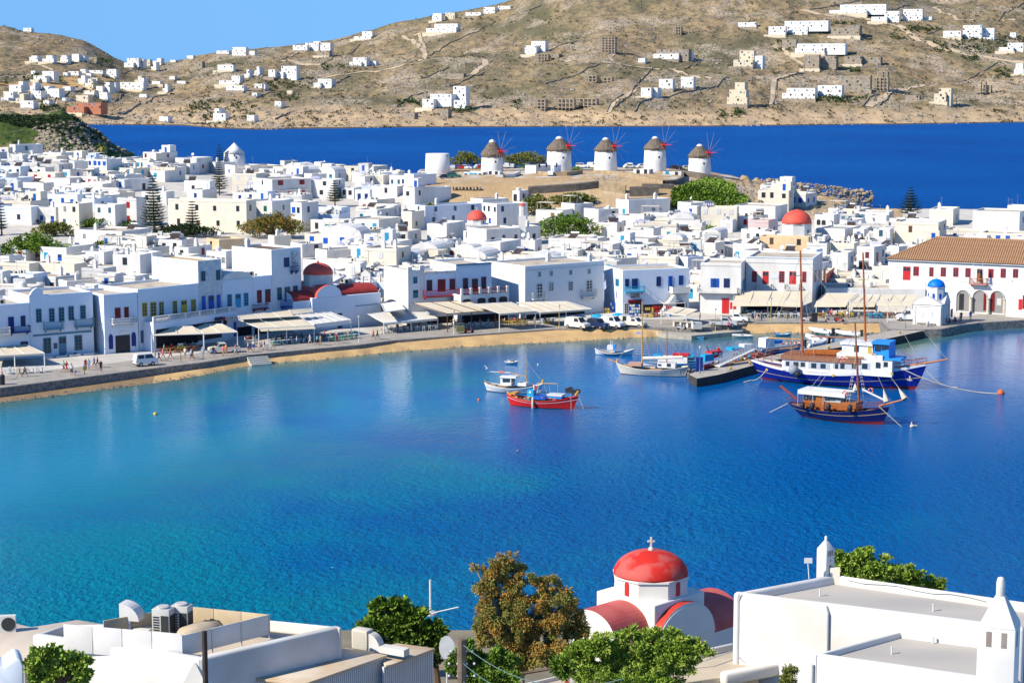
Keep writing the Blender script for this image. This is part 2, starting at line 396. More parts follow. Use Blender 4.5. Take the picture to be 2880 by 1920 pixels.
# quay wall: stones stacked under the promenade edge
def edge_pt(px,z=1.3):
 Y = lerp(YE,px); return Vector(((px - CX) * (Y * cos(PITCH) + 33 * sin(PITCH)) / F,Y,z))
mb = MB(); top = []; bot = []; top2 = []
px = -480
while px <= 3260:
 p = edge_pt(px); q = edge_pt(px + 8); t_ = (q - p).normalized(); nrm = Vector((t_.y,-t_.x,0)).normalized()
 a = p + nrm * 0.35; top.append((a.x,a.y,1.36)); bot.append((a.x + nrm.x * .2,a.y + nrm.y * .2,-1.5)); b_ = p - nrm * 0.35; top2.append((b_.x,b_.y,1.36))
 px += 8
mb.loft([top2,top,bot]); struct('quay_wall',mb,M_STONE)
# beach: slopes from the wall to under the water
BW = [(-500,1200),(0,1132),(205,1106),(400,1081),(540,1060),(640,1040),(718,1024),(922,1009),(1100,990),(1300,975),(1560,962),(1780,950),(1900,943),(1945,942)]
def strip(BW,x0,x1,zt0,name,wide=9):
 rws = [[] for _ in range(6)]
 for px in range(x0,x1 + 1,10):
  zt_ = zt0 * lerp([(0,.1),(350,.3),(700,1),(1000,1.2),(1300,1.68)] if zt0 < 1 else [(0,1)],px)
  e = edge_pt(px); wy = lerp(BW,px) + 2.0 * nz(px / 40,2.2); wp = at(px,wy,0); e.z = zt_
  rws[0].append((e.x,e.y + 0.6,e.z + .06)); rws[1].append((e.x,e.y,e.z))
  m1 = e.lerp(wp,0.5); rws[2].append((m1.x,m1.y,zt_ * 0.5 + 0.08)); rws[3].append(tuple(wp))
  m2 = at(px,wy + 14,-0.5); rws[4].append(tuple(m2)); m3 = at(px,wy + 40,-3); rws[5].append(tuple(m3))
 mb = MB(); k_ = max(0,(430 - x0) // 10) if x0 < 430 else 0
 for a_,b_,m_ in ((0,3,0),(2,4,0),(3,6,1)):
  if k_: mb.loft([r[:k_ + 1] for r in rws[a_:b_]],1)
  mb.loft([r[k_:] for r in rws[a_:b_]],m_)
 return struct(name,mb,[M_SAND,M_WET])
strip(BW,-480,1940,0.75,'beach')
BW2 = [(1960,946),(2090,938),(2216,936),(2400,936),(2480,936),(2560,940)]
strip(BW2,2090,2490,1.25,'inner_beach')
# ------------------------------------------------------------------ sea: one sheet, finer near the shore, with depth stored per vertex
def shallow(X,Y):
 px = pxof(X,Y)
 if Y > 560 or Y < 100: return 0
 d = Vector((X,Y)).length
 y_img = proj((X,Y,0))[1]
 w_ = lerp(BW,px) if px < 1945 else lerp(BW2,px) if px < 2500 else lerp([(2500,960),(2560,985),(2650,950),(2760,922),(2880,915)],px)
 k = 46 if px < 1945 else (70 if px < 2450 else 34)
 return max(0,1 - max(0,y_img - w_) / k) ** 1.4
me_rows = []; att = []; ruf = []
ys = [60,110] + [130 + 3 * i for i in range(75)] + [360 + 8 * i for i in range(40)] + [700,800,1000,1300,1700,2500,5000,12000,40000,80000]
for Y in ys:
 r = []
 for i in range(-8,193):
  px = 15 * i + 0.0; sp = 1.0
  if i == -8: px = -3000
  if i == 192: px = 5900
  X = (px - CX) * (Y * cos(PITCH) + 45 * sin(PITCH)) / F
  r.append((X,Y,0.0)); att.append(shallow(X,Y))
  sh = lerp(YE,px) - Y   # distance to the quay
  k_ = sst((sh - 50) / 90) if Y < 500 else 1.0
  if px > 1900 and Y < 500: k_ = max(0.0,k_ * 0.9)
  ruf.append(0.07 + 0.95 * k_)
 me_rows.append(r)
sea = struct('sea',grid(me_rows),m_water())
for nm,dat in (('shallow',att),('ruffle',ruf)):
 a = sea.data.attributes.new(nm,'FLOAT','POINT'); a.data.foreach_set('value',dat)
# ------------------------------------------------------------------ plaster, shutters and other building materials
WHITE = mat('white_plaster',(0.83,0.81,0.77),0.85,0.05,0.5,0.01,col2=(.7,.66,.6),stretch=(1,1,.35),detail=8)
CREAM = mat('cream_plaster',(0.82,0.74,0.6),0.85,0.08,0.5,0.004)
GREY = mat('greyed_plaster',(0.68,0.66,0.62),0.9,0.2,0.7,0.006)
OCHRE = mat('ochre_plaster',(0.78,0.56,0.33),0.9,0.15,0.6)
PINK = mat('pink_plaster',(0.72,0.55,0.52),0.9,0.1,0.6)
SHADEW = mat('shade_blue_plaster',(0.74,0.8,0.88),0.85,0.05,0.6)  # white plaster with the blue of shade mixed in; some fill houses too
TERRA = mat('terracotta_plaster',(0.5,0.2,0.12),0.9,0.15,0.6)
RAW = mat('raw_concrete',(0.46,0.38,0.29),0.95,0.2,0.8)
STONEW = mat('stone_masonry',(0.36,0.3,0.23),0.95,0.45,1.6,0.04,detail=8)
ROOFC = mat('cream_roof_screed',(0.62,0.53,0.41),0.9,0.3,0.5,detail=7)
ROOFG = mat('grey_roof_screed',(0.48,0.46,0.43),0.9,0.25,0.5,detail=7)
ROOFW = mat('whitewashed_roof',(0.8,0.77,0.7),0.85,0.1,0.5)
GLASS = mat('window_glass',(0.03,0.045,0.06),0.12,0,spec=0.5)
DARK = mat('shade_and_sign_dark',(0.02,0.02,0.025),0.9,0)  # near-black standing in for shaded interiors; also colours one sign board
COLS = {'b': (0.01,0.1,0.5),'n': (0.01,0.03,0.2),'c': (0.02,0.36,0.6),'r': (0.42,0.02,0.02),'R': (0.62,0.03,0.03),'g': (0.01,0.28,0.14),'t': (0.05,0.2,0.24),
  'y': (0.62,0.42,0.05),'w': (0.7,0.7,0.68),'k': (0.03,0.03,0.035),'m': (0.2,0.015,0.015),'a': (0.1,0.24,0.34),'o': (0.32,0.12,0.04)}
CN = {'b': 'blue','n': 'navy','c': 'turquoise','r': 'dark red','R': 'bright red','g': 'green','t': 'teal','y': 'yellow','w': 'white','k': 'black','m': 'maroon','a': 'grey-blue','o': 'brown'}
def paint(k): return mat('paint_' + CN[k].replace(' ','_').replace('-','_'),COLS[k],0.45,0.1,3)
WM = {}
def win_mesh(kind,col,part='f'):
 key = kind + col + part
 if key in WM: return WM[key]
 mb = MB(); P = paint(col)
 if part == 'p':
  if kind in 'wofdA':
   z0,z1 = (0.66,0.93) if kind == 'd' else (0.05,0.95)
   mb.box(-0.42,-0.035,z0,0.42,-0.012,z1)
  me = mb.mesh('pane',GLASS); WM[key] = me; return me
 if kind in 'wo':
  t = 0.1
  mb.box(-.5,-.07,0,-.5 + t,0,1); mb.box(.5 - t,-.07,0,.5,0,1)
  mb.box(-.5 + t,-.07,0,.5 - t,0,.07); mb.box(-.5 + t,-.07,.93,.5 - t,0,1)
  mb.box(-.04,-.06,.07,.04,-.036,.93)
  for z in (.3,.52,.74): mb.box(-.4,-.058,z - .02,-.04,-.036,z + .02); mb.box(.04,-.058,z - .02,.4,-.036,z + .02)
  if kind == 'o':
   for s in (-1,1): mb.box(s * .56 if s > 0 else -1.02,-.09,0,1.02 if s > 0 else -.56,-.04,1)
 elif kind == 's':
  mb.box(-.5,-.07,0,-.02,-.005,1); mb.box(.02,-.07,0,.5,-.005,1); mb.box(-.02,-.05,0,.02,-.005,1)
 elif kind == 'd':
  mb.box(-.5,-.06,0,-.42,0,1); mb.box(.42,-.06,0,.5,0,1); mb.box(-.42,-.06,.93,.42,0,1); mb.box(-.42,-.05,0,.42,-.01,.62); mb.box(-.42,-.06,.62,.42,-.01,.66)
  mb.box(-.03,-.055,.66,.03,-.036,.93); mb.box(-.02,-.062,0,.02,-.05,.62)
 elif kind == 'A':
  n = 8; pts = [(-.5,0),(.5,0)] + [(.5 * cos(pi * i / n),.72 + .28 * sin(pi * i / n)) for i in range(n + 1)]
  mb.hexa([(x,-.06,z) for x,z in pts],[(x,-.004,z) for x,z in pts])
 elif kind == 'h':
  mb.box(-.5,-.03,0,.5,-.005,1)
 me = mb.mesh('window',[P]); WM[key] = me; return me
def put_win(parent,kind,col,loc,rz,w,h,sub=False,name=None):
 nm = name or ('door' if kind == 'd' else 'window')
 o = inst(nm,win_mesh(kind,col),parent,loc,rz,(w,1,h))
 if kind in 'wod': inst('pane',win_mesh(kind,col,'p'),o)
 return o
def walls_mb(W,D,H,down=3.0,par=0.35,th=0.28):
 mb = MB()
 def ring(i,z): return [(i,i,z),(W - i,i,z),(W - i,D - i,z),(i,D - i,z)]
 mb.loft([ring(0,-down),ring(0,H - 0.08),ring(0.07,H),ring(th,H),ring(th + .02,H - par)],0,True)
 return mb
RM = {}
HOUSES = []
UN = 0
def extras(t,ex,W,D,H,rnd):
 z = H - .35
 for e in ex:
  x = rnd.uniform(0.8,max(0.9,W - 1.2)); y = rnd.uniform(0.8,max(.9,D - 1.2))
  if e == 'C':
   if 'C' not in RM:
    mb = MB(); mb.box(-.35,-.3,0,.35,.3,1.3); mb.box(-.42,-.37,1.3,.42,.37,1.4); mb.hexa([(-.3,-.25,1.4),(.3,-.25,1.4),(.3,.25,1.4),(-.3,.25,1.4)],[(-.1,-.1,1.8),(.1,-.1,1.8),(.1,.1,1.8),(-.1,.1,1.8)]); RM['C'] = mb.mesh('chimney',WHITE)
   inst('chimney',RM['C'],t,(x,y,z),0)
  elif e == 'S':
   if 'S' not in RM:
    mb = MB(); mb.hexa([(-1,-.9,.35),(1,-.9,.35),(1,.7,1.2),(-1,.7,1.2)],[(-1,-.93,.43),(1,-.93,.43),(1,.67,1.28),(-1,.67,1.28)],0)
    mb.tube([(-1,.85,1.5),(1,.85,1.5)],.27,10,1)
    for a in (-.8,.8): mb.tube([(a,.7,0),(a,.7,1.3)],.03,4,1); mb.tube([(a,-.9,0),(a,-.9,.4)],.03,4,1)
    RM['S'] = mb.mesh('solar_heater',[mat('solar_glass',(0.08,0.06,0.05),.2,.3,6),mat('galvanised',(.55,.56,.57),.35,.1,metal=.6)])
   inst('solar_heater',RM['S'],t,(x,y,z),rnd.uniform(-1.2,.6))
  elif e == 'D':
   if 'D' not in RM:
    mb = MB(); mb.tube([(0,0,0),(0,0,1.1)],.035,4)
    mb.M = Matrix.Translation((0,-.1,1.3)) @ Matrix.Rotation(radians(65),4,'X'); mb.lathe([(.02,0),(.3,.04),(.48,.14),(.5,.16),(.47,.15),(.3,.06),(.02,.02)],12); mb.M = None
    mb.tube([(0,-.2,1.1),(0,-.62,1.5)],.02,3); RM['D'] = mb.mesh('satellite_dish',mat('dish_paint',(.72,.72,.7),.5,.1))
   inst('satellite_dish',RM['D'],t,(x,y,z),rnd.uniform(-1,1))
  elif e == 'A':
   if 'A' not in RM:
    mb = MB(); mb.tube([(0,0,0),(0,0,2.9)],.03,4); mb.tube([(-.6,0,2.8),(.6,0,2.8)],.015,3)
    for k in range(6): mb.tube([(-.5 + .2 * k,-.28 + .03 * k,2.8),(-.5 + .2 * k,.28 - .03 * k,2.8)],.012,3)
    mb.tube([(0,-.35,2.3),(0,.35,2.3)],.015,3); RM['A'] = mb.mesh('antenna',mat('antenna_metal',(.45,.45,.45),.4,0,metal=.7))
   inst('antenna',RM['A'],t,(x,y,z),rnd.uniform(-1,1))
  elif e == 'K':
   if 'K' not in RM:
    mb = MB(); mb.box(-.45,-.18,0,.45,.18,.75,0); mb.M = Matrix.Translation((-.1,-.18,.38)) @ Matrix.Rotation(pi / 2,4,'X'); mb.lathe([(.28,0),(.28,.02),(.05,.03)],10,1); mb.M = None
    RM['K'] = mb.mesh('air_conditioner',[mat('ac_case',(.7,.68,.62),.5,.05),paint('k')])
   for q in range(rnd.choice((1,1,2))): inst('air_conditioner',RM['K'],t,(x + q * 1.1,y,z),rnd.uniform(-.2,.2))
  elif e == 'T':
   if 'T' not in RM:
    mb = MB(); mb.lathe([(.55,0),(.6,.1),(.6,.9),(.5,1.05),(.15,1.12),(.12,1.2),(.01,1.2)],12); RM['T'] = mb.mesh('water_tank',mat('tank_plastic',(.75,.74,.7),.5,.05))
   inst('water_tank',RM['T'],t,(x,y,z),0)
  elif e == 'B':
   for q in range(3): x = rnd.uniform(.3,W - 1.8); y = rnd.uniform(.3,D - 1.8); mb = MB(); mb.box(x,y,z - .1,x + rnd.uniform(.5,1.5),y + rnd.uniform(.4,1.4),z + rnd.uniform(.3,1.1)); mb.build('roof_block',rnd.choice((WHITE,CREAM,GREY)),t)
  elif e == 'U':
   w2,d2 = min(W * .45,3.6),min(D * .5,3.2); x = rnd.choice((.3,W - w2 - .3)); y = D - d2 - .3
   mb = walls_mb(w2,d2,2.5,0.3); mb.build('stair_head',WALLM.get(t.name,WHITE),t,(x,y,z))
   mb = MB(); mb.box(.3,.3,2.1,w2 - .3,d2 - .3,2.15); mb.build('roof',ROOFW,t,(x,y,z))
   put_win(t,'s',rnd.choice('bbcw'),(x + w2 * .5,y - .005,z),0,.8,1.9,name='door')
  elif e == 'P':
   mb = MB(); w2 = min(W * .6,4.5)
   for a in (.3,w2):
    for b in (.3,2.6): mb.tube([(a,b,z),(a,b,z + 2.2)],.06,4)
   mb.box(.1,.1,z + 2.2,w2 + .2,2.8,z + 2.28); mb.build('pergola',mat('pergola_cream',(.7,.62,.5),.8,.1),t)
  elif e == 'V':
   mb = MB(); n = 8; r = W / 2
   rowA = [(r - r * cos(pi * i / n),0.01,H - .1 + r * .45 * sin(pi * i / n)) for i in range(n + 1)]; rowB = [(p[0],D - .01,p[2]) for p in rowA]
   mb.loft([rowA,rowB]); mb.add(rowA,[tuple(range(n + 1))]); mb.add(rowB,[tuple(range(n + 1))[::-1]]); mb.build('vaulted_roof',WHITE,t)
  elif e == 'L':
   mb = MB(); k = 0
   for q in range(5):
    xx = .5 + q * .55; h_ = rnd.uniform(.5,.8); mb.box(xx,.34,z + .9 - h_ * .5,xx + .4,.37,z + 1.3)
   mb.tube([(.3,.35,z + 1.3),(3.4,.35,z + 1.3)],.015,3); mb.tube([(.3,.35,z),(.3,.35,z + 1.35)],.03,4); mb.tube([(3.4,.35,z),(3.4,.35,z + 1.35)],.03,4)
   mb.build('laundry_line',mat('washing',(.3,.3,.6),.9,.6,3,col2=(.8,.8,.8)),t)
WALLM = {}
def house(P,th,W,D,H,m=None,wf='',ws='',ex='',rnd=None,roofm=None,name='cube_house',group='whitewashed houses of the town'):
 """P front-left corner at ground; th turn of the front; wf / ws windows on the front and right side, as letter pairs kind+colour"""
 rnd = rnd or random.Random(int(P[0] * 31 + P[1] * 7)); m = m or WHITE
 if name == 'cube_house': name = 'two_storey_house' if H > 5 else 'vaulted_house' if 'V' in ex else 'terrace_house' if W > 8.6 else name
 t = thing(name,None,'house',P,th,group); WALLM[t.name] = m
 walls_mb(W,D,H).build('wall',m,t)
 mb = MB(); mb.box(.3,.3,H - .5,W - .3,D - .3,H - .35); roof = mb.build('roof',roofm or rnd.choice((ROOFC,ROOFC,ROOFW,ROOFG)),t)
 if H > 2.6 and rnd.random() < .5:
  mb = MB(); mb.box(-.06,-.06,H - .55,W + .06,-.004,H - .42); mb.build('cornice',m,t)
 rows = 2 if H > 5 else 1
 for s,side in ((wf,0),(ws,1)):
  n = len(s) // 2
  if not n: continue
  Ls = W if side == 0 else D; per = (n + rows - 1) // rows
  for i in range(n):
   kd,cl = s[2 * i],s[2 * i + 1]; r_ = rows - 1 - i // per; j = i % per
   u = Ls * (j + .5) / per + rnd.uniform(-.15,.15) * Ls / per
   hh = 1.95 if kd == 'd' else rnd.uniform(1.15,1.5); ww = .95 if kd == 'd' else rnd.uniform(.85,1.1)
   if kd in 'ow': ww = .8
   v = (H / rows) * r_ + (.15 if kd == 'd' else 1.0)
   if side == 0: put_win(t,kd,cl,(u,0,v),0,ww,hh)
   else: put_win(t,kd,cl,(W,u,v),pi / 2,ww,hh)
 extras(t,ex,W,D,H,rnd)
 HOUSES.append(dict(o=t,W=W,D=D,H=H,m=m,wf=wf,ws=ws,ex=ex,c=Vector(P) + Matrix.Rotation(th,3,'Z') @ Vector((W / 2,D / 2,0)),th=th))
 return t
MM = {'W': WHITE,'C': CREAM,'G': GREY,'O': OCHRE,'K': PINK,'B': SHADEW,'S': STONEW}
OCC = []   # picture rectangles of placed fronts
def hs(k,xl,xm,xr,yt,h,m='W',wf='',ws='',ex='',th=None):
 x0,y0 = c(k,xl,yt); x1 = c(k,xm,yt)[0]; x2 = c(k,xr,yt)[0]
 rnd = random.Random(int(x0 * 13 + y0 * 7))
 g = town(x0,y0,h); Y = g.y; s = Y / F
 fr = (x1 - x0) * s; sd = max((x2 - x1) * s,.1)
 th = th if th is not None else -radians(max(8,min(38,22 + (rnd.random() - .5) * 8 + (8 if sd > fr else 0))))
 W = max(2,fr / cos(th)); D = max(4.5,min(11,sd / max(.15,sin(-th)))); gz = g.z - h
 if sd > fr * 1.3: th = -radians(55); W = max(3,fr / cos(th)); D = sd / sin(-th)
 OCC.append((x0,x2,y0,y0 + h / s,Y))
 return house((g.x,g.y,gz),th,W,D,h,MM[m],wf,ws,ex,rnd)
for a in [
 ('T1',105,205,460,100,6,'W','sg','sthk','C'),('T1',475,700,935,190,3.6,'W','hk','hk','CA'),('T1',330,655,730,225,3.5,'C','srhk','','D'),
 ('T1',730,860,1045,280,3,'W','hkwa','',''),('T1',0,250,290,340,3.3,'B','ststhk','','S'),('T1',265,525,540,350,3,'W','hkhk','','S'),
 ('T1',305,640,700,410,3,'C','srsr','',''),('T1',690,780,870,380,3,'W','sc','db','P'),('T1',980,1205,1280,400,3,'C','snsn','','S'),
 ('T1',1195,1290,1560,430,3.5,'W','sk','','SD'),('T1',1290,1370,1660,480,3.5,'W','wk','hkdk','DK'),('T1',1650,1830,1930,390,3,'W','sc','','P'),
 ('T1',1780,1890,2060,310,3,'W','sb','',''),('T1',1590,1700,1780,300,3.2,'W','Ab','',''),('T1',1930,2180,2350,250,4.5,'W','','sm','D'),
 ('T1',1280,1400,1510,250,3,'W','','',''),('T1',0,200,310,470,3.2,'B','stsc','','D'),('T1',240,510,580,520,3.4,'W','','','S'),
 ('T1',580,730,790,575,2.6,'W','','',''),('T1',520,790,910,470,3.2,'W','','db',''),('T1',785,1165,1200,530,4,'W','sbsbhk','',''),
 ('T1',0,390,450,660,3,'C','srsrsb','','TD'),('T1',640,890,990,750,6,'C','wwhkwa','','K'),('T1',400,640,720,790,4.2,'G','dbdb','','C'),
 ('T1',0,380,400,780,4.2,'B','tthk'[2:],'',''),('T1',1045,1290,1320,760,6,'W','wtwawa','',''),('T1',1290,1520,1570,690,6.8,'W','ssrsr'[1:],'','P'),
 ('T1',1850,2760,2840,700,7.2,'C','wkwkwkwkwkwowkwk','wo',''),('T1',2060,2240,2352,600,3.2,'W','wb','','U'),('T1',820,1400,1720,1040,3,'W','wwww','Ak','SSC'),
 ('T1',440,760,1010,1230,3.5,'W','scdb','','CT'),('T1',1740,2020,2120,1150,3,'W','wkwk','','S'),('T1',1920,2090,2290,1230,3,'W','wk','sm','C'),
 ('T1',2030,2280,2320,500,3.5,'W','hk','','S'),('T1',1560,1850,1880,620,3.4,'W','wkwt','','SC'),('T1',1240,1350,1500,620,3,'C','wk','',''),
 ('T1',900,1050,1180,700,3.2,'B','','hk','C'),('T1',0,110,130,1330,3,'W','','',''),('T1',120,300,420,1260,2.6,'W','sr','','C'),
 ('T2',120,445,470,720,6.8,'W','wgdgwg','',''),('T2',450,740,930,725,6.8,'W','wgwgwg','wghk','C'),('T2',205,345,590,325,3.6,'W','sb','',''),
 ('T2',-10,130,330,290,3,'W','','','C'),('T2',340,520,830,330,3.5,'C','','',''),('T2',815,835,970,280,4.4,'G','','',''),('T2',580,860,950,370,3,'W','sc','',''),
 ('T2',520,770,1165,470,5.4,'W','wkwk','orororsr',''),('T2',590,740,1130,600,2.6,'C','','srsrsr','D'),('T2',1080,1180,1330,420,3.5,'W','','dc',''),
 ('T2',1210,1430,1530,330,3,'C','sb','','C'),('T2',1130,1410,1510,490,5.2,'W','hkhk','hk','L'),('T2',1520,1840,2070,340,3,'C','hksb','','TA'),
 ('T2',1640,1750,1890,450,3,'W','','hk',''),('T2',2020,2210,2352,440,3.6,'B','wawawa','wn','C'),('T2',1490,1630,1640,580,3,'W','hkhk','','A'),
 ('T2',1640,1810,1850,600,3.2,'B','dndn','',''),('T2',1830,2110,2160,560,5.6,'W','wkwk','',''),('T2',2170,2300,2400,570,6.6,'W','hk','hk','U'),
 ('T2',930,1060,1220,740,7,'W','sbwkwn','wn','A'),('T2',1220,1500,1520,790,4.6,'B','wawk','',''),('T2',1150,1530,1550,930,3.2,'W','wkstwk','','A'),
 ('T2',1640,1890,2130,820,3.5,'W','wcdw','hk','A'),('T2',1550,1915,2145,920,3.2,'W','wkwtsc','','D'),('T2',1740,2100,2160,1240,5.6,'C','swwowk','','C'),
 ('T2',1200,1350,1700,1250,3,'W','','swsw','KK'),('T2',1070,1700,1710,1370,3.2,'W','hk','','K'),('T2',1500,1590,1760,1150,3,'W','','','DA'),
 ('T2',2150,2270,2400,840,4.6,'C','hk','wt',''),('T2',0,230,245,1275,3.4,'W','wwwwwwww','','T'),('T2',930,1080,1290,1180,2.8,'W','','swhk','K'),
 ('T2',680,760,930,1100,2.6,'C','','','CD'),('T2',1910,2060,2110,1080,2.8,'W','scwk','','D'),('T2',0,180,430,1130,2.8,'O','hk','','D'),
 ('T3',-90,20,262,580,5,'B','','dndn',''),('T3',0,60,410,730,5,'W','hk','',''),('T3',-10,150,760,920,5.2,'B','wt','wawahkwtwt','C'),
 ('T3',640,780,1060,850,3.6,'W','sbsbdc','wkwk','C'),('T3',770,930,1270,900,6,'W','wkwkwksbsb','wnwnwnwn',''),('T3',1100,1180,1280,770,3,'W','dk','hk','T'),
 ('T3',1360,1650,1780,980,3,'W','so','','P'),('T3',1640,1780,1990,900,3,'W','','','SP'),('T3',1890,2040,2270,960,3,'W','','swhk','TA'),
 ('T3',600,820,1190,1170,4,'W','','dkwtwk','A'),('T3',1100,1230,1410,1150,4,'W','','hk','C'),('T3',160,380,590,1130,4,'W','','','S'),
 ('T3',740,970,1200,1330,4.6,'W','srsr','','A'),('T3',1150,1350,1420,1310,4,'W','sb','hk','DC'),('T3',480,680,690,1400,3.6,'W','wt','','V'),
 ('T3',0,280,480,1400,3.4,'C','','','VD'),('T3',1500,1900,2090,1290,3,'W','','','SA'),('T3',1920,2040,2150,1290,3.6,'W','','hk',''),
 ('T3',1430,1820,1850,1420,3.5,'W','wkwk','','C'),('T3',1830,2200,2330,1350,3.6,'W','hk','',''),('T3',2050,2250,2352,1120,3.6,'W','','wk','DS'),
 ('T3',210,330,540,1290,2.6,'W','hk','','SK'),('T3',560,640,700,1210,2.6,'W','hk','','A'),('T3',2000,2060,2180,1160,2.6,'C','','','A'),
 ('T4',-30,100,580,860,4.6,'W','sc','','CC'),('T4',0,270,390,1040,3.6,'W','hkhk','sa','K'),('T4',650,780,965,890,3,'W','','','D'),
 ('T4',1265,1700,1990,930,3.4,'W','','','A'),('T4',280,380,500,1180,4,'W','hk','',''),('T4',590,880,920,1220,3,'W','wkww','','S'),
 ('T4',1430,1640,1790,1090,4.4,'K','dbwk','sn','P'),('T4',920,1100,1240,1230,4,'W','ww','','V'),('T4',1600,1720,1790,1220,3.6,'W','stdk','wn','K'),
 ('T4',940,1060,1190,1340,4,'W','','dkwn','S'),('T4',480,700,720,1290,4,'C','wowk','','V'),('T4',1550,2060,2080,1270,5.4,'O','wohkwo','',''),
 ('T4',2080,2260,2352,1270,4,'W','','hk','C'),('T4',1350,1600,1640,1190,3.2,'W','wwwk','','K'),('T4',1260,1540,1560,1350,4,'W','scscdk','','S'),
 ('T4',2180,2352,2420,1180,4,'W','wk','','C'),('T4',1120,1250,1260,1090,3,'W','sw','','TD'),('T4',740,900,960,1170,2.8,'C','hk','','D'),
 ('T5',45,240,350,560,3.6,'W','AkAkAk','','A'),('T5',320,470,650,620,3,'W','sc','','K'),('T5',650,820,830,570,2.8,'W','','','A'),
 ('T5',870,1060,1310,600,3,'W','','','S'),('T5',930,1370,1690,640,6.6,'C','wohkhk'[:2],'hkwnsb',''),('T5',1310,1550,1720,500,4,'C','','wa','CA'),
 ('T5',1790,2250,2500,520,7.6,'W','','snhk','AA'),('T5',2170,2340,2400,460,5,'W','','','A'),('T5',60,350,690,710,5,'W','','',''),
 ('T5',690,860,870,720,5.2,'W','wawn','',''),('T5',220,460,560,870,4.6,'C','wo','wk','CK'),('T5',240,400,520,980,6.4,'W','','wawa',''),
 ('T5',510,680,860,910,6.6,'W','wr','drwawn',''),('T5',860,900,1020,900,3.6,'W','','','K'),('T5',1050,1330,1380,770,3,'C','','','T'),
 ('A',0,310,330,130,4,'C','hkhkhk','',''),('A',320,750,800,130,4,'C','hkhk','','C'),('A',0,350,365,230,4.2,'B','','','KAK'),
 ('A',560,680,990,290,3.6,'W','','smsm','CC'),('A',1080,1360,1380,50,6,'W','hkwt','','C'),('A',780,1010,1060,180,4.4,'G','so','','CA'),
 ('A',1060,1320,1340,250,4,'W','wydy','',''),('A',1350,1490,1620,250,2.8,'W','oyoy','',''),('C',100,490,640,240,6,'C','swwo','wo','CD'),
 ('C',410,630,640,560,5,'W','','','T'),('C',1700,2000,2010,450,7,'C','wkwk','','CCA'),('C',650,980,1000,250,4,'C','','','VDD'),
 ('D',660,780,1060,350,5,'W','wt','dtwtwbhk','KKA'),('D',1080,1500,1510,330,5,'C','snsbsb','','TCA'),('D',1510,1640,1840,330,5,'B','sbsw','sn','P'),
 ('D',1850,2260,2270,380,4.2,'W','hksn','','DT'),('E',0,230,560,300,4.4,'W','wcwc','','C'),('E',930,1190,1230,210,4.8,'W','','','CP'),
 ('E',440,700,720,380,4,'W','','','C'),
]:
 if not a: continue
 hs(*a)
N_HAND = len(HOUSES)
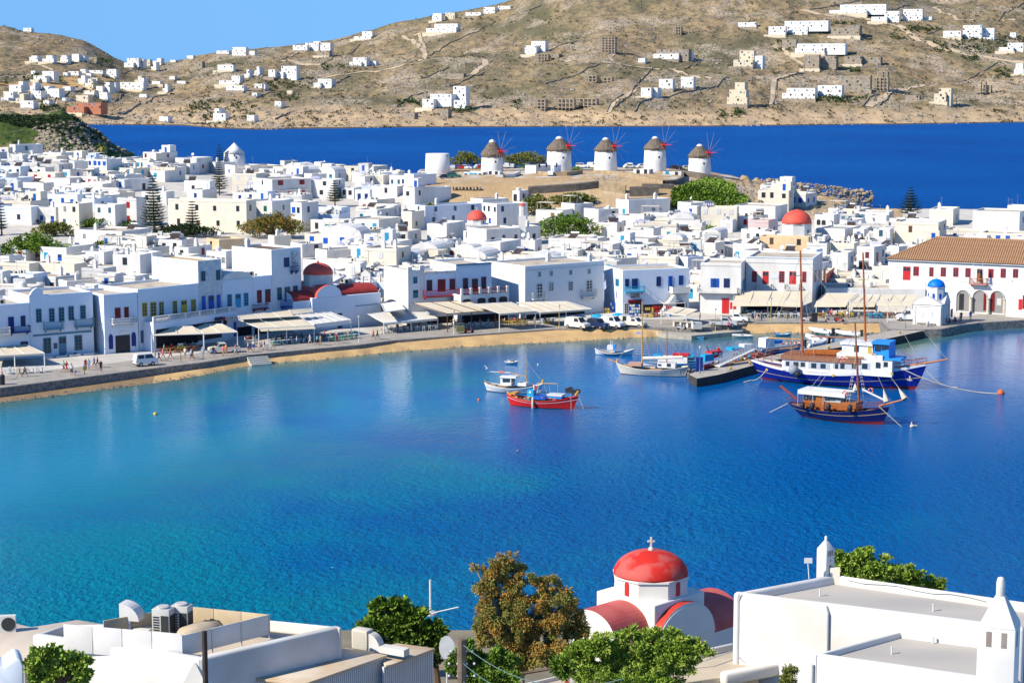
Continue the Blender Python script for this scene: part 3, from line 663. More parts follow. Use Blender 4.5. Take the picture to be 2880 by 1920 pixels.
# ------------------------------------------------------------------ waterfront buildings, each fitted to sight lines on its own facade plane
class FB:
 def __init__(s,name,label,k,a,b,ytop,D,m=None,z=1.33,roofm=None,cat='building',ytop2=None,group=None,par=.35,xt=None):
  m = m or WHITE; s.k = k; s.z = z
  pa = c(*a) if isinstance(a[0],str) else c(k,*a); pb = c(*b) if isinstance(b[0],str) else c(k,*b)
  s.P = at(*pa,z); s.Q = at(*pb,z); d = s.Q - s.P; s.W = d.length; s.th = atan2(d.y,d.x); s.D = D
  s.t = thing(name,label,cat,s.P,s.th,group); s.m = m
  s.M = Matrix.Translation(s.P) @ Matrix.Rotation(s.th,4,'Z'); s.Mi = s.M.inverted()
  yt = c(k,0,ytop)[1]; s.H = atY(pa[0] if xt is None else c(k,xt,0)[0],yt,(s.P.y if xt is None else s.hitp(c(k,xt,ytop),'F',True).y)).z - z
  walls_mb(s.W,D,s.H,2,par).build('wall',m,s.t)
  if par > 0: mb = MB(); mb.box(.3,.3,s.H - par - .15,s.W - .3,D - .3,s.H - par); mb.build('roof',roofm or ROOFC,s.t)
  WALLM[s.t.name] = m
 def hitp(s,p,side='F',world=False):
  o = s.Mi @ Vector((0,0,HC)); r = s.Mi.to_3x3() @ ray(*p)
  if side == 'F': t = -o.y / r.y
  elif side == 'L': t = -o.x / r.x
  elif side == 'R': t = (s.W - o.x) / r.x
  else: t = (side - o.y) / r.y
  v = o + r * t
  return s.M @ v if world else v
 def rect(s,xa,ya,xb,yb,k=None,side='F'):
  k = k or s.k; p = s.hitp(c(k,(xa + xb) / 2,yb),side); q = s.hitp(c(k,(xa + xb) / 2,ya),side)
  p1 = s.hitp(c(k,xa,yb),side); p2 = s.hitp(c(k,xb,yb),side)
  ax = 0 if side not in ('L','R') else 1
  return p,abs(p2[ax] - p1[ax]),q.z - p.z
 def win(s,kd,cl,xa,ya,xb,yb,k=None,side='F'):
  p,w_,h_ = s.rect(xa,ya,xb,yb,k,side)
  rz = {'F': 0,'R': pi / 2,'L': -pi / 2}[side]
  return put_win(s.t,kd,cl,(p.x,p.y,p.z),rz,w_,h_)
 def balcony(s,xa,ya,xb,yb,m,k=None,style='bars',dp=1.0,side='F'):
  """box balcony in front of the facade; y from rail top to slab bottom"""
  k = k or s.k; off = -dp
  p,w_,h_ = s.rect(xa,ya,xb,yb,k,off); x0 = p.x - w_ / 2; z0 = p.z
  h_ = max(.8,h_)
  mb = MB(); mb.box(x0,-dp,z0,x0 + w_,-.005,z0 + .16); sl = mb.build('balcony',m,s.t)
  mb = MB()
  zt_ = z0 + h_; segs = [((x0 + .04,-dp + .04),(x0 + w_ - .04,-dp + .04)),((x0 + .04,-dp + .04),(x0 + .04,-.03)),((x0 + w_ - .04,-dp + .04),(x0 + w_ - .04,-.03))]
  for (a,b) in segs:
   L_ = sqrt((b[0] - a[0]) ** 2 + (b[1] - a[1]) ** 2); n = max(2,int(L_ / (.16 if style == 'bars' else .24)))
   r = .018 if style == 'bars' else .06
   if style == 'solid':
    mb.prism([(a[0] - .03,a[1] - .03),(b[0] + .03,a[1] - .03),(b[0] + .03,b[1] + .03),(a[0] - .03,b[1] + .03)],z0 + .16,zt_)
    continue
   for i in range(n + 1):
    f = i / n; q = (a[0] + (b[0] - a[0]) * f,a[1] + (b[1] - a[1]) * f)
    if style == 'bars': mb.tube([(q[0],q[1],z0 + .16),(q[0],q[1],zt_ - .03)],r,4,cap=False)
    else: mb.lathe([(.04,z0 + .16),(.07,z0 + .16 + h_ * .25),(.03,zt_ - .25),(.05,zt_ - .1)],5,0,q[0],q[1])
   mb.prism([(min(a[0],b[0]) - .05,min(a[1],b[1]) - .05),(max(a[0],b[0]) + .05,min(a[1],b[1]) - .05),(max(a[0],b[0]) + .05,max(a[1],b[1]) + .05),(min(a[0],b[0]) - .05,max(a[1],b[1]) + .05)],zt_ - .08 if style != 'bal' else zt_ - .12,zt_)
  mb.build('railing',m,sl)
  mb = MB()
  for x in (x0 + .3,x0 + w_ - .3): mb.hexa([(x - .06,-.02,z0 - .45),(x + .06,-.02,z0 - .45),(x + .06,-.01,z0),(x - .06,-.01,z0)],[(x - .06,-.1,z0 - .4),(x + .06,-.1,z0 - .4),(x + .06,-dp * .7,z0 - .004),(x - .06,-dp * .7,z0 - .004)])
  mb.build('bracket',m,sl)
  return sl
 def band(s,xa,ya,xb,yb,m=None,pr=.08,name='cornice',side='F'):
  p,w_,h_ = s.rect(xa,ya,xb,yb); mb = MB(); mb.box(p.x - w_ / 2,-pr,p.z,p.x + w_ / 2,-.004,p.z + h_)
  return mb.build(name,m or s.m,s.t)
 def ex(s,e,seed=1): extras(s.t,e,s.W,s.D,s.H,random.Random(seed))
def text(body,size,m,parent,loc,rot,ext=.01):
 cu = bpy.data.curves.new('lettering','FONT'); cu.body = body; cu.size = size; cu.extrude = ext; cu.align_x = 'CENTER'; cu.align_y = 'CENTER'; cu.resolution_u = 2
 o = bpy.data.objects.new('l',cu); COL.objects.link(o); me = bpy.data.meshes.new_from_object(o.evaluated_get(bpy.context.evaluated_depsgraph_get())); bpy.data.objects.remove(o); me.materials.clear(); me.materials.append(m); o = bpy.data.objects.new('lettering',me); COL.objects.link(o); o.parent = parent; o.location = loc; o.rotation_euler = rot; return o
def frect(b,xa,ya,xb,yb,m,name,pr=.05,k=None):
 p,w_,h_ = b.rect(xa,ya,xb,yb,k); mb = MB(); mb.box(p.x - w_ / 2,-pr,p.z,p.x + w_ / 2,-.004,p.z + h_); return mb.build(name,m,b.t)
A0 = FB('waterfront_house','shaded white house with navy door and navy balcony at the left end of the quay','A',(-330,1120),(298,1066),515,11,SHADEW,xt=250)
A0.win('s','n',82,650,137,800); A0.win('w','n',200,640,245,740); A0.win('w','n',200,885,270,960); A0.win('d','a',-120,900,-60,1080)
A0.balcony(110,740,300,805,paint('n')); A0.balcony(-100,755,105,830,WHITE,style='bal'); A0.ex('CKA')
A1 = FB('waterfront_house','shaded white house with five tall grey-blue windows and two grey-blue balconies','A',(300,1065),(905,1012),448,9,SHADEW)
for q in ((347,573,400,705),(472,568,525,700),(565,558,618,700),(657,548,710,685),(770,540,823,670)): A1.win('w','a',*q)
A1.balcony(440,695,620,775,paint('a')); A1.balcony(738,670,912,750,paint('a')); A1.band(318,800,880,818,paint('a'))
A1.win('w','t',418,850,492,1000); A1.win('d','a',567,835,640,1035); A1.win('w','t',717,825,790,970); A1.win('w','a',515,900,550,955)
mb = MB(); n = 10
pts = [(0,A1.H - .1)] + [(2.2 * i / n,A1.H + 1.1 * sin(pi * (i / n) * .8) * (1 if i > 1 else .6)) for i in range(n + 1)] + [(2.2,A1.H - .1)]
mb.hexa([(x + .02,.02,z) for x,z in pts],[(x + .02,.5,z) for x,z in pts]); mb.build('gable',SHADEW,A1.t)
mb = MB()
for i in range(4): mb.box(1.2 + i * 2.2,-1.6,.02,2.9 + i * 2.2,-1.1,.5)
bn = mb  # low stone benches
for i in range(4):
 p = A1.M @ Vector((1.2 + i * 2.2,-1.6,0)); mb = MB(); mb.box(0,0,0,1.7,.5,.45); mb.box(-.04,-.03,.45,1.74,.53,.5)
 tag(mb.build('bench',WHITE,None,p,A1.th),['first','second','third','fourth'][i] + ' whitewashed masonry bench from the left under the grey-blue balconies','bench','masonry benches on the left quay')
for i,x in enumerate((640,690,722)):
 p = A1.hitp(c('A',x,1020),-.6,True); p.z = 1.31; mb = MB(); mb.lathe([(.12,0),(.26,.2),(.3,.4),(.2,.6),(.22,.66)],10)
 tag(mb.build('urn',paint('n' if i == 2 else 'w'),None,p,smooth=True),['left white','middle white','dark blue'][i] + ' clay urn beside the grey-blue door on the left quay','urn')
A2 = FB('waterfront_house','shaded white house with two maroon shutters above an arched clothes shop on the left quay','A',(1010,1020),(1330,988),438,9,SHADEW)
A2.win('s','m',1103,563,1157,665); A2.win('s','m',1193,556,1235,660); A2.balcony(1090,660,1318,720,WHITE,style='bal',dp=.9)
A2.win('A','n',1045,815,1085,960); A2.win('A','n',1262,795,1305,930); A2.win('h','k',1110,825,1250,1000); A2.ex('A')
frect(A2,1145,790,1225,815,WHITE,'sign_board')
A3 = FB('waterfront_house','long shaded white house with seven yellow windows over a cafe on the left quay','A',(1335,986),('B',85,1200),388,10,SHADEW)
for q in ((1365,515,1412,648),(1442,508,1500,648),(1525,505,1572,640),(1657,495,1700,625),(1832,482,1877,612)): A3.win('w','y',*q)
A3.win('d','y',1738,490,1793,615); A3.win('w','y',0,710,42,860,'B'); A3.win('w','a',1350,780,1385,900)
# projecting ground floor with balustraded terrace
T = FB('terrace_block','projecting cafe terrace with white balustrade under the yellow windows','A',(1478,993),('B',500,1160),705,3.6,SHADEW,par=0)
def balustrade(b,x0,x1,z,h=.9,gaps=(),y=.1,m=None,every=3.2):
 mb = MB(); m = m or WHITE; x = x0; i = 0
 mb.box(x0,y - .1,z,x1,y + .1,z + .12); mb.box(x0,y - .12,z + h - .12,x1,y + .12,z + h)
 while x < x1:
  if (x - x0) % every < .3: mb.box(x,y - .13,z + .12,x + .34,y + .13,z + h - .12); x += .4
  else: mb.lathe([(.04,z + .12),(.08,z + h * .35),(.035,z + h * .75),(.05,z + h - .12)],5,0,x + .1,y); x += .24
 return mb.build('balustrade',m,b.t)
balustrade(T,0,T.W,T.H); frect(T,1500,745,1900,925,DARK,'shop_shade_panel',.03); T.win('h','k',60,960,330,1150,'B')  # flat dark panels drawn for the shade inside the cafe front
frect(T,345,935,372,985,DARK,'sign_board',.3,'B')
sb = frect(T,352,898,473,932,mat('sign_white',(.75,.75,.75),.6,0),'sign_board',.32,'B'); r_,w_,h_ = T.rect(352,898,473,932,'B')
text('DELIA TRAVEL LTD',h_ * .62,paint('k'),T.t,(r_.x,-.335,r_.z + h_ / 2),(pi / 2,0,0))
frect(T,325,903,352,935,mat('logo_red',(.6,.02,.03),.5,0),'logo',.32,'B'); frect(T,250,908,325,940,mat('awning_dark',(.02,.03,.07),.6,0),'sign_board',.3,'B')
mb = MB(); p,w_,h_ = T.rect(455,960,488,1120,'B'); mb.box(p.x - .2,-.25,p.z,p.x + .2,-.05,p.z + h_); bsn = mb.build('banner',paint('b'),T.t)
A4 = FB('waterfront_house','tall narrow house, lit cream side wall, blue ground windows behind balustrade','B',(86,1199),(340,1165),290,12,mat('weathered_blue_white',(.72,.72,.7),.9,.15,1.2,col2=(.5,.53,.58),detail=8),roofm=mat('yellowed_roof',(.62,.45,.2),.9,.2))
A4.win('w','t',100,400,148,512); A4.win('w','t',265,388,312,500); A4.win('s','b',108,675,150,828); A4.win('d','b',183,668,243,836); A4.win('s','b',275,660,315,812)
A5 = FB('waterfront_house','low shaded house with three turquoise window doors left of the maroon doors','B',(344,1165),(680,1125),505,9,SHADEW)
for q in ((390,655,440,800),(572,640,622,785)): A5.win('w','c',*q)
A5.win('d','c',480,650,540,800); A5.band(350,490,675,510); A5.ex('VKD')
A6 = FB('waterfront_house','low shaded house with maroon window and maroon door beside the tall white house','B',(682,1124),(888,1098),462,9,SHADEW)
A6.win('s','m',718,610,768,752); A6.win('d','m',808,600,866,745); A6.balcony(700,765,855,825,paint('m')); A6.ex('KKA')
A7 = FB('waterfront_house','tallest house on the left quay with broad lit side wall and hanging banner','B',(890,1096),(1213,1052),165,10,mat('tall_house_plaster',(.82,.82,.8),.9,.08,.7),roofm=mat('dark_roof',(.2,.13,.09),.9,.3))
A7.win('w','n',1013,252,1072,357); A7.win('w','t',940,580,990,720); A7.win('d','t',1022,572,1082,735); A7.win('w','t',1115,560,1165,708)
frect(A7,1103,190,1168,405,mat('banner_print',(.75,.75,.75),.7,.6,1.5,col2=(.2,.22,.25)),'banner',.4); A7.balcony(1105,345,1185,410,paint('n'),dp=.6)
A7.balcony(1050,705,1325,790,paint('b'),dp=1.8); A7.ex('CA'); inst('air_conditioner',RM['K'],A7.t,(-.3,3.2,6.2),-pi / 2); inst('air_conditioner',RM['K'],A7.t,(-.3,1.8,6.2),-pi / 2)
# ---- middle
C1 = FB('waterfront_house','narrow white house with notched parapet and one pale blue window left of the red balcony','C',(625,1165),(818,1150),505,9)
C1.win('w','c',680,582,728,660); C1.win('d','t',680,738,738,830); mb = MB(); mb.box(0,0,C1.H,.8,.4,C1.H + .55); mb.box(C1.W - .9,0,C1.H,C1.W,.4,C1.H + .7); mb.build('parapet',WHITE,C1.t)
C2 = FB('waterfront_house','pale violet-white house with maroon door and long red railed balcony on brackets','C',(820,1150),(1183,1126),548,9,SHADEW)
C2.win('w','m',840,618,905,750); C2.win('s','m',970,610,1062,755); C2.win('w','m',1110,604,1175,735); C2.balcony(835,735,1240,820,paint('r'),dp=1.3)
mb = MB()
for x0 in (0,3,6): mb.box(.2 + x0 * C2.W / 9,-.02,C2.H - .1,2.4 + x0 * C2.W / 9,.3,C2.H + .35)
mb.build('parapet',WHITE,C2.t)
C3 = FB('waterfront_house','taller bluish house with maroon windows above three white arches and red rails','C',(1187,1126),(1606,1096),440,10,SHADEW)
C3.win('w','m',1268,596,1328,725); C3.win('d','m',1375,603,1445,780); C3.win('w','m',1485,580,1542,718); C3.band(1190,420,1605,440,paint('a'),.12); C3.band(1190,455,1605,462)
AR = FB('arched_terrace','white terrace with three pointed arches, square pillars and red rails','C',(1245,1160),(1812,1118),800,3,WHITE,par=0)
for q in ((1440,830,1535,900),(1568,822,1660,890),(1695,812,1790,885),(1265,845,1360,905)): AR.win('A','k',*q)
zt_ = AR.H
for i in range(6):
 x = .1 + i * (AR.W - .5) / 5; mb = MB(); mb.box(x,.02,zt_,x + .4,.42,zt_ + 1.15); mb.build('pillar',WHITE,AR.t)
 if i < 5:
  mb = MB(); x2 = x + (AR.W - .5) / 5
  for j in range(9): mb.tube([(x + .5 + j * (x2 - x - .6) / 8,.2,zt_),(x + .5 + j * (x2 - x - .6) / 8,.2,zt_ + .85)],.025,4,cap=False)
  mb.box(x + .4,.14,zt_ + .82,x2,.26,zt_ + .92); mb.box(x + .4,.14,zt_ + .05,x2,.26,zt_ + .12); mb.build('railing',paint('R'),AR.t)
C4 = FB('waterfront_mansion','large square white mansion with small upper grilles and two wrought balconies behind the long awning','C',(2002,1090),('D',662,1005),455,11,mat('mansion_plaster',(.82,.82,.8),.9,.04))
for q in ((2155,520,2190,583),(2295,512,2328,573)): C4.win('w','w',*q)
for q in ((255,500,290,560),(475,490,508,548),(25,510,60,572)): C4.win('w','w',*q,k='D')
C4.win('w','w',2140,655,2208,830); C4.win('w','w',2285,650,2340,750)
for q in ((15,640,70,750),(245,635,300,745),(457,618,530,765)): C4.win('w','w',*q,k='D')
C4.balcony(2105,770,2270,850,paint('w'),dp=.9); C4.balcony(425,735,590,825,paint('w'),'D',dp=.9); C4.ex('CAC',5)
p_,w_,h_ = C4.rect(0,455,1,475); mb = MB(); mb.box(-.08,-.1,C4.H - .9,C4.W + .08,-.004,C4.H - .75); mb.build('cornice',WHITE,C4.t)
mb = MB(); p = C4.hitp(c('D',592,740)); mb.tube([(0,0,0),(.3,-1.2,2.2)],.02,4); mb.add([(.2,-.8,1.5),(.28,-1.15,2.1),(.36,-1.3,.6),(.24,-.85,.2)],[(0,1,2,3)],1); FLAGM = mat('flag_cloth',(.75,.78,.85),.8,0,1,col2=(.02,.1,.5),stretch=(1,1,9)); mb.build('flag',[paint('w'),FLAGM],C4.t,(p.x,-.8,p.z))
D1 = FB('waterfront_house','pale blue-shaded house with bright blue door and small turquoise balcony over a souvenir shop','D',(885,1035),(1668,1000),502,9,SHADEW)
D1.win('w','n',915,605,960,697); D1.win('d','n',995,602,1065,720); D1.balcony(935,695,1155,765,paint('c')); D1.win('w','n',1285,578,1338,692); D1.win('s','b',1425,572,1472,745); D1.win('w','b',1548,565,1602,677)
D1.win('w','c',805,605,845,690,side='L'); frect(D1,950,850,1110,885,paint('m'),'sign_board',.3); D1.win('h','k',965,885,1110,1030); D1.win('w','w',905,890,955,1020)
frect(D1,980,775,1085,830,mat('shop_sign',(.6,.6,.6),.8,.8,2),'sign_board',.06)
D1.balcony(1480,700,1690,775,WHITE,style='solid',dp=1.6); mb = MB(); p = D1.hitp(c('D',1480,770)); q = D1.hitp(c('D',1400,870))
for i in range(10): mb.box(p.x - (i + 1) * .3,-1.5,0.01,p.x - i * .3,-.3,p.z - i * p.z / 10)
mb.build('stairs',WHITE,D1.t)
D2 = FB('waterfront_house','bright white house with open blue shutters over a white balustrade and a red door','D',(1800,1010),(2278,1024),412,9)
D2.win('o','b',1950,600,1998,708); D2.win('w','n',2080,600,2150,710); D2.balcony(1765,710,2240,775,WHITE,style='bal',dp=1.2); D2.win('s','R',2058,835,2140,1012); D2.win('s','R',2155,880,2225,960)
D2.win('s','c',2300,610,2335,730,side='R'); frect(D2,2075,785,2185,825,WHITE,'sign_board'); D2.band(1800,440,2275,452)
E1 = FB('waterfront_house','broad white house with five bright red windows and two white balconies over a striped-edge awning','E',(78,1140),(995,1172),405,14)
E1.win('w','R',168,600,237,752); E1.win('d','R',315,602,397,780); E1.win('w','R',543,600,615,755); E1.win('d','R',683,603,775,780); E1.win('w','R',862,605,915,752)
E1.balcony(225,780,430,862,WHITE,style='bal'); E1.balcony(618,780,820,865,WHITE,style='bal'); E1.band(80,478,993,490); frect(E1,432,648,538,702,mat('blank_sign',(.7,.74,.8),.5,0),'sign_board')
for q in ((1030,595,1053,748),(1090,583,1112,740)): E1.win('s','m',*q,side='R')
E1.win('s','m',1150,568,1180,800,side='R'); E1.win('s','r',1190,595,1300,800,side='R'); E1.win('s','k',1237,440,1252,495,side='R')
mb = MB(); mb.box(-.1,-.1,E1.H - .05,E1.W + .1,.25,E1.H + .12); mb.box(E1.W - .2,.25,E1.H - .05,E1.W + .1,E1.D,E1.H + .12); mb.build('cornice',SHADEW,E1.t)
E2 = FB('waterfront_cafe','long low white cafe building behind the cream awnings left of the blue domed chapel','E',(1180,1135),('F',690,1150),830,9,WHITE)
E2.ex('KT',3); E2.win('h','k',1250,1060,1480,1125); E2.win('h','k',1560,1060,1900,1130)
# ---- town hall with the tiled roof
TH = FB('town_hall','long white hall with terracotta tiled hip roof, red windows and arcade at the right edge','F',(190,1112),(2520,1240),430,11,mat('hall_plaster',(.86,.82,.78),.85,.04),par=0)
TH.win('d','R',387,535,490,720); TH.win('w','R',530,535,607,663)
for q in ((750,545,808,672),(908,547,980,673),(1080,550,1152,677),(1247,557,1320,682),(1563,568,1635,690),(1733,563,1805,690),(1903,568,1975,690)): TH.win('w','R',*q)
TH.win('d','o',1405,568,1490,750); TH.balcony(1295,700,1540,790,mat('salmon_paint',(.6,.24,.17),.6,.1),dp=1.1); TH.band(960,748,1800,756,GREY,.04)
# arcade: dark-backed deep arches with columns
def arch_open(b,xa,xb,ytop,ybot):
 p,w_,h_ = b.rect(xa,ytop,xb,ybot); n = 12; x0 = p.x - w_ / 2; zb = p.z; r = w_ / 2; zs = zb + h_ - r
 out = [(x0,zb)] + [(p.x - r * cos(pi * i / n),zs + r * sin(pi * i / n)) for i in range(n + 1)] + [(x0 + w_,zb)]
 mb = MB(); mb.loft([[(x,-.012,z) for x,z in out],[(x,-.02 - .16,z) for x,z in out]]);
 big = [(p.x + (x - p.x) * 1.07,z + (.12 if z > zb + .1 else 0)) for x,z in out]
 mb.loft([[(x,-.18,z) for x,z in out],[(x,-.18,z) for x,z in big],[(x,-.004,z) for x,z in big]]); mb.build('arch',GREY,b.t)
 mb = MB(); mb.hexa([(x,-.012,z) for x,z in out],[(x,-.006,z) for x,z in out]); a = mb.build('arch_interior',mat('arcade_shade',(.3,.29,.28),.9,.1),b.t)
 return p,w_
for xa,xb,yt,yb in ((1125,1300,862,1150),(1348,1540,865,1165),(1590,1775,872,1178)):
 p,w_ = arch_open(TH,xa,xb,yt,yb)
TH.win('s','k',1160,910,1225,1130); TH.win('s','m',1497,905,1540,1140); TH.win('s','m',1592,900,1650,1150); frect(TH,1682,975,1742,1070,GREY,'notice_board',.03)
for x,yb in ((1328,1165),(1566,1180),(1792,1195)):
 p = TH.hitp(c('F',x,yb)); mb = MB(); mb.lathe([(.4,0),(.4,.15),(.3,.25),(.27,2.6),(.38,2.8),(.38,2.95)],12); mb.build('column',mat('column_stone',(.6,.55,.45),.85,.1),TH.t,(p.x,-.4,0))
OV = .5; zR = TH.H; hD = TH.D / 2 + OV
p = TH.hitp(c('F',860,135),TH.D / 2); zr = p.z; hipx = p.x
TILE = mat('terracotta_tile',(.3,.14,.07),.85,.35,1.4,col2=(.2,.1,.05)); TILE2 = mat('terracotta_tile_light',(.52,.31,.17),.85,.25,1.1)
rp = thing('x',None,None); bpy.data.objects.remove(rp)
mb = MB(); W_ = TH.W
e0,e1,e2,e3 = (-OV,-OV,zR),(W_ + OV,-OV,zR),(W_ + OV,TH.D + OV,zR),(-OV,TH.D + OV,zR); r0 = (hipx,TH.D / 2,zr); r1 = (W_ - 3,TH.D / 2,zr)
mb.add([e0,e1,e2,e3,r0,r1],[(0,1,5,4),(1,2,5),(2,3,4,5),(3,0,4),(3,2,1,0)]); rf = mb.build('roof',TILE,TH.t)
# cover tiles: rows running up the slope, each row its own raised ridge of overlapping tiles
nrow = int((W_ + 2 * OV) / .42); slopeL = sqrt(hD ** 2 + (zr - zR) ** 2)
def tile_row(L_):
 k = ('tr',round(L_,1))
 if k in RM: return RM[k]
 mb = MB(); n = max(1,int(L_ / .42))
 for i in range(n):
  a,b = i * L_ / n,(i + 1) * L_ / n + .03
  rw = [[(-.15,a,0),(-.09,a,.11),(.09,a,.11),(.15,a,0)],[(-.12,b,.02),(-.07,b,.085),(.07,b,.085),(.12,b,.02)]]
  mb.loft(rw)
 RM[k] = mb.mesh('tile_row',TILE2); return RM[k]
ang = atan2(zr - zR,hD)
for i in range(nrow):
 x = -OV + .2 + i * .42; f = 1.0
 if x < hipx: f = (x + OV) / (hipx + OV)
 L_ = max(.5,round(slopeL * f,1)); o = inst('tile_row',tile_row(L_),rf,(x,-OV,zR + .004),(ang,0,0))
ns = int((TH.D + 2 * OV) / .42); angS = atan2(zr - zR,hipx + OV); sL = sqrt((hipx + OV) ** 2 + (zr - zR) ** 2)
for i in range(ns):
 y = -OV + .2 + i * .42; f = 1 - abs(y - TH.D / 2) / hD; L_ = max(.4,round(sL * f,1)); o = inst('tile_row',tile_row(L_),rf,(-OV,y,zR + .004)); o.rotation_euler = Matrix.Rotation(-pi / 2,3,'Z').to_euler(); o.rotation_mode = 'QUATERNION'
 o.rotation_quaternion = (Matrix.Rotation(-angS,3,'Y') @ Matrix.Rotation(-pi / 2,3,'Z')).to_quaternion()
mb = MB(); mb.tube([(e0[0],e0[1],e0[2] + .1),(r0[0],r0[1],r0[2] + .1),(r1[0],r1[1],r1[2] + .1)],.14,6); mb.build('ridge_tiles',TILE2,rf)
mb = MB(); mb.box(-OV + .1,-OV + .1,zR - .22,W_ + OV - .1,-.005,zR - .04); mb.box(-OV + .1,-.005,zR - .22,-.005,TH.D,zR - .04); mb.build('eaves',GREY,TH.t)
for xo,cl in ((1385,'f'),(1510,'g')):
 p = TH.hitp(c('F',xo,700)); mb = MB(); mb.tube([(0,0,0),(-.1,-.6,3.2)],.03,4); mb.add([(-.06,-.45,2.6),(-.09,-.6,3.1),(.15,-.75,1.6),(.3,-.7,.3),(0,-.3,.4)],[(0,1,2,3,4)],1)
 tag(mb.build('flag',[paint('w'),FLAGM],None,TH.M @ Vector((p.x,-1.0,p.z)),TH.th),'blue and white striped flag on a slanted pole at the left of the hall balcony' if cl == 'f' else 'pale drooping flag at the right of the hall balcony door','flag')
RB = FB('hall_annex','plain white block with a red shutter at the right edge of the quay','F',(1802,1222),(2300,1260),745,8,WHITE); RB.win('s','R',1980,985,2030,1130); RB.win('w','R',2036,930,2090,1120)
WL = FB('garden_wall','low white wall with recessed panel between the cafe and the hall','F',(195,1120),(690,1140),725,2.0,WHITE)
frect(WL,320,790,480,868,WHITE,'panel',.05)
# ---- blue domed chapel
CH = FB('blue_domed_chapel','small white chapel with bright blue dome, gables and two blind arches on the quay','F',(527,1328),(905,1352),1040,5.6,WHITE,cat='chapel',par=0)
W_,D_,H_ = CH.W,CH.D,CH.H
p = CH.hitp(c('F',715,935)); gz = max(.8,p.z - H_)
mb = MB(); mb.add([(-.1,-.1,H_),(W_ + .1,-.1,H_),(W_ / 2,-.1,H_ + gz),(-.1,.5,H_),(W_ + .1,.5,H_),(W_ / 2,.5,H_ + gz)],[(0,1,2),(3,5,4),(0,2,5,3),(1,4,5,2),(0,3,4,1)])
mb.add([(0,0,H_),(W_,0,H_),(W_,D_,H_),(0,D_,H_),(W_ / 2,.4,H_ + gz * .8),(W_ / 2,D_ - .4,H_ + gz * .8)],[(0,1,4),(1,2,5,4),(2,3,5),(3,0,4,5)])
yc = D_ * .66; g2 = gz * 1.25
mb.add([(W_ + .1,D_ * .32,H_),(W_ + .1,D_ + .1,H_),(W_ + .1,yc,H_ + g2),(W_ - .5,D_ * .32,H_),(W_ - .5,D_ + .1,H_),(W_ - .5,yc,H_ + g2)],[(0,1,2),(3,5,4),(0,2,5,3),(1,4,5,2)])
mb.build('gable',WHITE,CH.t)
mb = MB(); mb.box(-.1,-.14,H_ - .16,W_ + .14,-.004,H_ - .004); mb.box(W_ + .004,-.004,H_ - .16,W_ + .14,D_,H_ - .004); mb.box(-.05,-.08,H_ - .5,W_ + .08,-.004,H_ - .42); mb.build('cornice',WHITE,CH.t)
for x in (-.02,W_ - .42): mb = MB(); mb.box(x,-.09,0,x + .44,-.004,H_ - .5); mb.build('pilaster',WHITE,CH.t)
for y in (.02,D_ * .34,D_ * .58,D_ * .82,D_ - .35): mb = MB(); mb.box(W_ + .004,y,0,W_ + .09,y + .3,H_ - .16); mb.build('pilaster',WHITE,CH.t)
for q in ((632,1138,678,1225),(752,1138,795,1225)):
 CH.win('A','w',*q)
CH.win('s','n',1042,1120,1070,1235,side='R')
mb = MB(); mb.box(.8,-.45,-.3,W_ - .9,-.1,.35); mb.build('plinth',M_STONE,CH.t)
dp_ = CH.hitp(c('F',848,830),D_ * .55); dr = 1.55; cx_,cy_ = dp_.x,D_ * .55
dz = CH.hitp(c('F',848,825),cy_ - dr).z
mb = MB(); mb.lathe([(dr,H_ + .1),(dr,dz - .12),(dr * 1.06,dz - .1),(dr * 1.06,dz)],8,0,cx_,cy_,pi / 8); dm = mb.build('drum',WHITE,CH.t)
BD = mat('blue_dome_paint',(.0,.19,.72),.5,.08,2); dh = CH.hitp(c('F',858,705),cy_).z - dz
mb = MB(); mb.lathe([(dr * .99 * cos(a * pi / 2 / 9),dz + dh * sin(a * pi / 2 / 9)) for a in range(9)] + [(.05,dz + dh * 1.03)],24,0,cx_,cy_); mb.build('dome',BD,CH.t,smooth=True)
def cross(parent,x,y,z,h,m=None,r=.04):
 mb = MB(); mb.lathe([(r * 3.4,0),(r * 2.6,h * .2),(r,h * .24)],8,0); mb.box(-r,-r,h * .2,r,r,h); mb.box(-h * .27,-r * .9,h * .62,h * .27,r * .9,h * .62 + 2 * r); return mb.build('cross',m or WHITE,parent,(x,y,z))
cross(CH.t,cx_,cy_,dz + dh,.95,mat('iron_white',(.7,.68,.66),.5,0),.03)
for a in (-pi / 2 + pi / 4 * 0,-pi / 2 + pi / 4,-pi / 2 - pi / 4): put_win(CH.t,'A','b',(cx_ + (dr * .93) * cos(a),cy_ + (dr * .93) * sin(a),H_ + .75),a + pi / 2,.42,.95)
